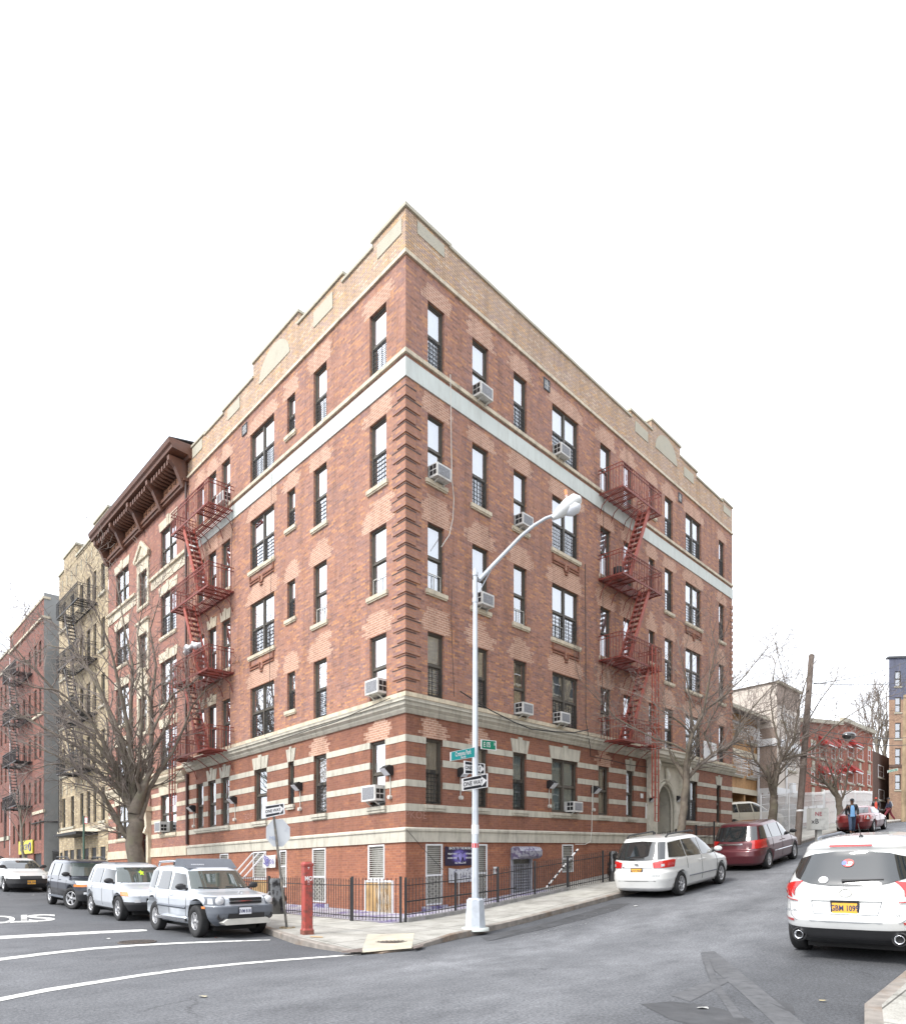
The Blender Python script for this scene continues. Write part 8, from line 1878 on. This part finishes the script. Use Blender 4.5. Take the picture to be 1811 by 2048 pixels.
def person(pos, face, label, jacket, inner, trousers, stride, arm, H=1.75, hat=None, extra=None, armsign=1):
    root = empty('person', pos, label, 'person', rz=face); k = H/1.75       # local: +X is where the person faces
    s1, s2 = stride
    V = lambda x, y, z: Vector((x*k, y*k, z*k))
    hipL, hipR = V(0, .09, .90), V(0, -.09, .90)
    kL, kR = V(s1*.32+.04, .10, .50), V(s2*.32+.06, -.10, .50); fL, fR = V(s1*.55, .10, .09), V(s2*.55, -.10, .09)
    shL, shR = V(0, .19, 1.42), V(0, -.19, 1.42); aL, aR = arm
    eL, eR = V(aL*.18, .25, 1.15), V(aR*.18, -.25, 1.15); wL, wR = V(aL*.34+.05, .24, .92), V(aR*.34+.05, -.24, .92)
    pel, che, nek, hd = V(0, 0, .95), V(0, 0, 1.30), V(.01, 0, 1.47), V(.03, 0, 1.60)
    body = skinmesh('body', [[('pel', pel, .12*k), ('che', che, .13*k), ('nk', nek, .055*k), ('h1', V(.03, 0, 1.56), .075*k), ('h2', V(.035, 0, 1.65), .09*k), ('h3', V(.02, 0, 1.72), .06*k)],
        [('pel', pel, 0), ('hl', hipL, .085*k), ('kl', kL, .055*k), ('fl', fL, .04*k), ('tl', fL+V(.14, 0, -.05), .035*k)], [('pel', pel, 0), ('hr', hipR, .085*k), ('kr', kR, .055*k), ('fr', fR, .04*k), ('tr', fR+V(.14, 0, -.05), .035*k)],
        [('che', che, 0), ('sl', shL, .06*k), ('el', eL, .04*k), ('wl', wL, .028*k), ('pl', wL+V(.05, 0, -.07), .035*k)], [('che', che, 0), ('sr', shR, .06*k), ('er', eR, .04*k), ('wr', wR, .028*k), ('pr', wR+V(.05, 0, -.07), .035*k)]], M['skin'], root)
    for w, sg in ((wL, 1), (wR, -1)):       # fingers
        hm = MB(); c = w+V(.06, 0, -.08)
        for i in range(4): y = (i-1.5)*.018*k; hm.tube([c+Vector((-.0, y, -.01)), c+Vector((.015, y, -.05-.004*i)), c+Vector((.0, y, -.085+.006*abs(i-1.5)))], [.009, .008, .006], 5, M['skin'])
        hm.tube([c+Vector((.02, 0, .03)), c+Vector((.05, -.0, -.005)), c+Vector((.05, 0, -.035))], [.011, .009, .007], 5, M['skin']); hm.build('fingers', parent=root, local=True)
    fm = MB(); hc = V(.035, 0, 1.64)        # face: nose, mouth, eyes, ears
    fm.tube([hc+V(.085, 0, .02), hc+V(.115, 0, -.02), hc+V(.09, 0, -.03)], [.008, .014, .01], 6, M['skin']); fm.build('nose', parent=root, local=True)
    for sg in (1, -1):
        em_ = MB(); em_.box(.083*k, .088*k, sg*.03*k-.011, sg*.03*k+.011, -.004, .006, M['black'], Matrix.Translation(hc+V(0, 0, .015)) ); em_.build('eye', parent=root, local=True)
        em_ = MB(); em_.tube([hc+V(.0, sg*.085, .02), hc+V(-.01, sg*.098, .0), hc+V(0, sg*.085, -.03)], [.01, .014, .008], 5, M['skin']); em_.build('ear', parent=root, local=True)
    em_ = MB(); em_.box(.08*k, .088*k, -.022, .022, -.055, -.048, mat('lips', (.12, .04, .035), .6), Matrix.Translation(hc)); em_.build('mouth', parent=root, local=True)
    skinmesh('trousers', [[('pel', V(0, 0, .97), .145*k), ('hl', hipL, .11*k), ('kl', kL, .08*k), ('fl', fL+V(0, 0, .05), .07*k)], [('pel', pel, 0), ('hr', hipR, .11*k), ('kr', kR, .08*k), ('fr', fR+V(0, 0, .05), .07*k)]], trousers, root)
    skinmesh('jacket', [[('pel', V(-.015, 0, .93), .165*k), ('m', V(-.015, 0, 1.12), .16*k), ('che', V(-.015, 0, 1.33), .165*k), ('nk', V(0, 0, 1.46), .075*k)], [('che', che, 0), ('sl', shL, .085*k), ('el', eL, .07*k), ('wl', wL+V(-.01, 0, .02), .05*k)], [('che', che, 0), ('sr', shR, .085*k), ('er', eR, .07*k), ('wr', wR+V(-.01, 0, .02), .05*k)]], jacket, root)
    if inner:
        im = MB(); rows = []
        for z, w in ((.86, .10), (1.0, .095), (1.15, .09), (1.3, .085), (1.42, .05)): rows.append([V(.165+.012*math.cos(q*PI/2)-.02*(z > 1.35)-.03*(z > 1.4), w*q, z) for q in (-1, -.5, 0, .5, 1)])
        im.grid(rows, inner); im.build('shirt', parent=root, local=True)
    for f in (fL, fR):
        sm_ = MB(); rows = []
        for x, w, z in ((-.09, .035, .05), (-.07, .045, .09), (.0, .048, .10), (.1, .05, .065), (.17, .04, .04), (.19, .01, .02)):
            rows.append([V(x, w*math.cos(q), 0)+V(f.x/k, f.y/k, f.z/k-.09)+V(0, 0, max(0, z*math.sin(q)) if math.sin(q) > 0 else 0) for q in [i*2*PI/10 for i in range(10)]])
        sm_.grid(rows, M['shoe'], closed=True); sm_.face(rows[0][::-1]); sm_.face(rows[-1]); sm_.build('shoe', parent=root, local=True)
    if hat:
        hm = MB(); c = V(.02, 0, 1.68); rows = [[c+V(.108*math.cos(t)*math.cos(q), .10*math.cos(t)*math.sin(q), .095*math.sin(t)) for q in [i*PI/8 for i in range(16)]] for t in (0, .3, .7, 1.1, 1.5)]
        hm.grid(rows, hat, closed=True); hm.hexa([c+V(*p) for p in ((.08, -.07, 0), (.2, -.05, -.02), (.2, .05, -.02), (.08, .07, 0), (.08, -.07, .015), (.2, -.05, -.005), (.2, .05, -.005), (.08, .07, .015))], hat); hm.build('cap', parent=root, local=True)
    if extra: extra(root, V)
    return root
q = at(1703, 1672, 36.2); p = Vector((q.x, q.y, hx(q.x, q.y))); f_ = math.atan2(-p.y, -p.x)
person(p, f_+.15, 'person in a black jacket and light blue shirt walking past the red saloon', M['jacket_b'], M['shirt_b'], M['jeans'], (-.45, .5), (.25, -.25), hat=M['capm'], H=1.82)
q = at(1751, 1645, 56); p = Vector((q.x, q.y, hx(q.x, q.y)+KH)); person(p, math.atan2(-p.y, -p.x), 'person in a red sweater under an open dark jacket standing uphill on the pavement', M['jacket_b'], M['hood_r'], M['jeans'], (.1, -.1), (.1, .1), hat=M['hood_r'], H=1.8)
def scarf(root, V):
    b = MB(); b.tube([V(.02, .1, 1.46), V(-.12, .05, 1.42), V(-.2, -.05, 1.3), V(-.27, -.1, 1.12)], [.05, .06, .055, .04], 7, M['scarf']); b.build('scarf', parent=root, local=True)
q = at(1777, 1643, 54.5); p = Vector((q.x, q.y, hx(q.x, q.y)+.03)); person(p, math.atan2(-p.y, -p.x)-1.3, 'person in a navy jacket and maroon trousers striding across the top of the street', M['jacket_n'], None, M['trou_m'], (.75, -.75), (-.3, .4), hat=M['capm'], extra=scarf, H=1.8)
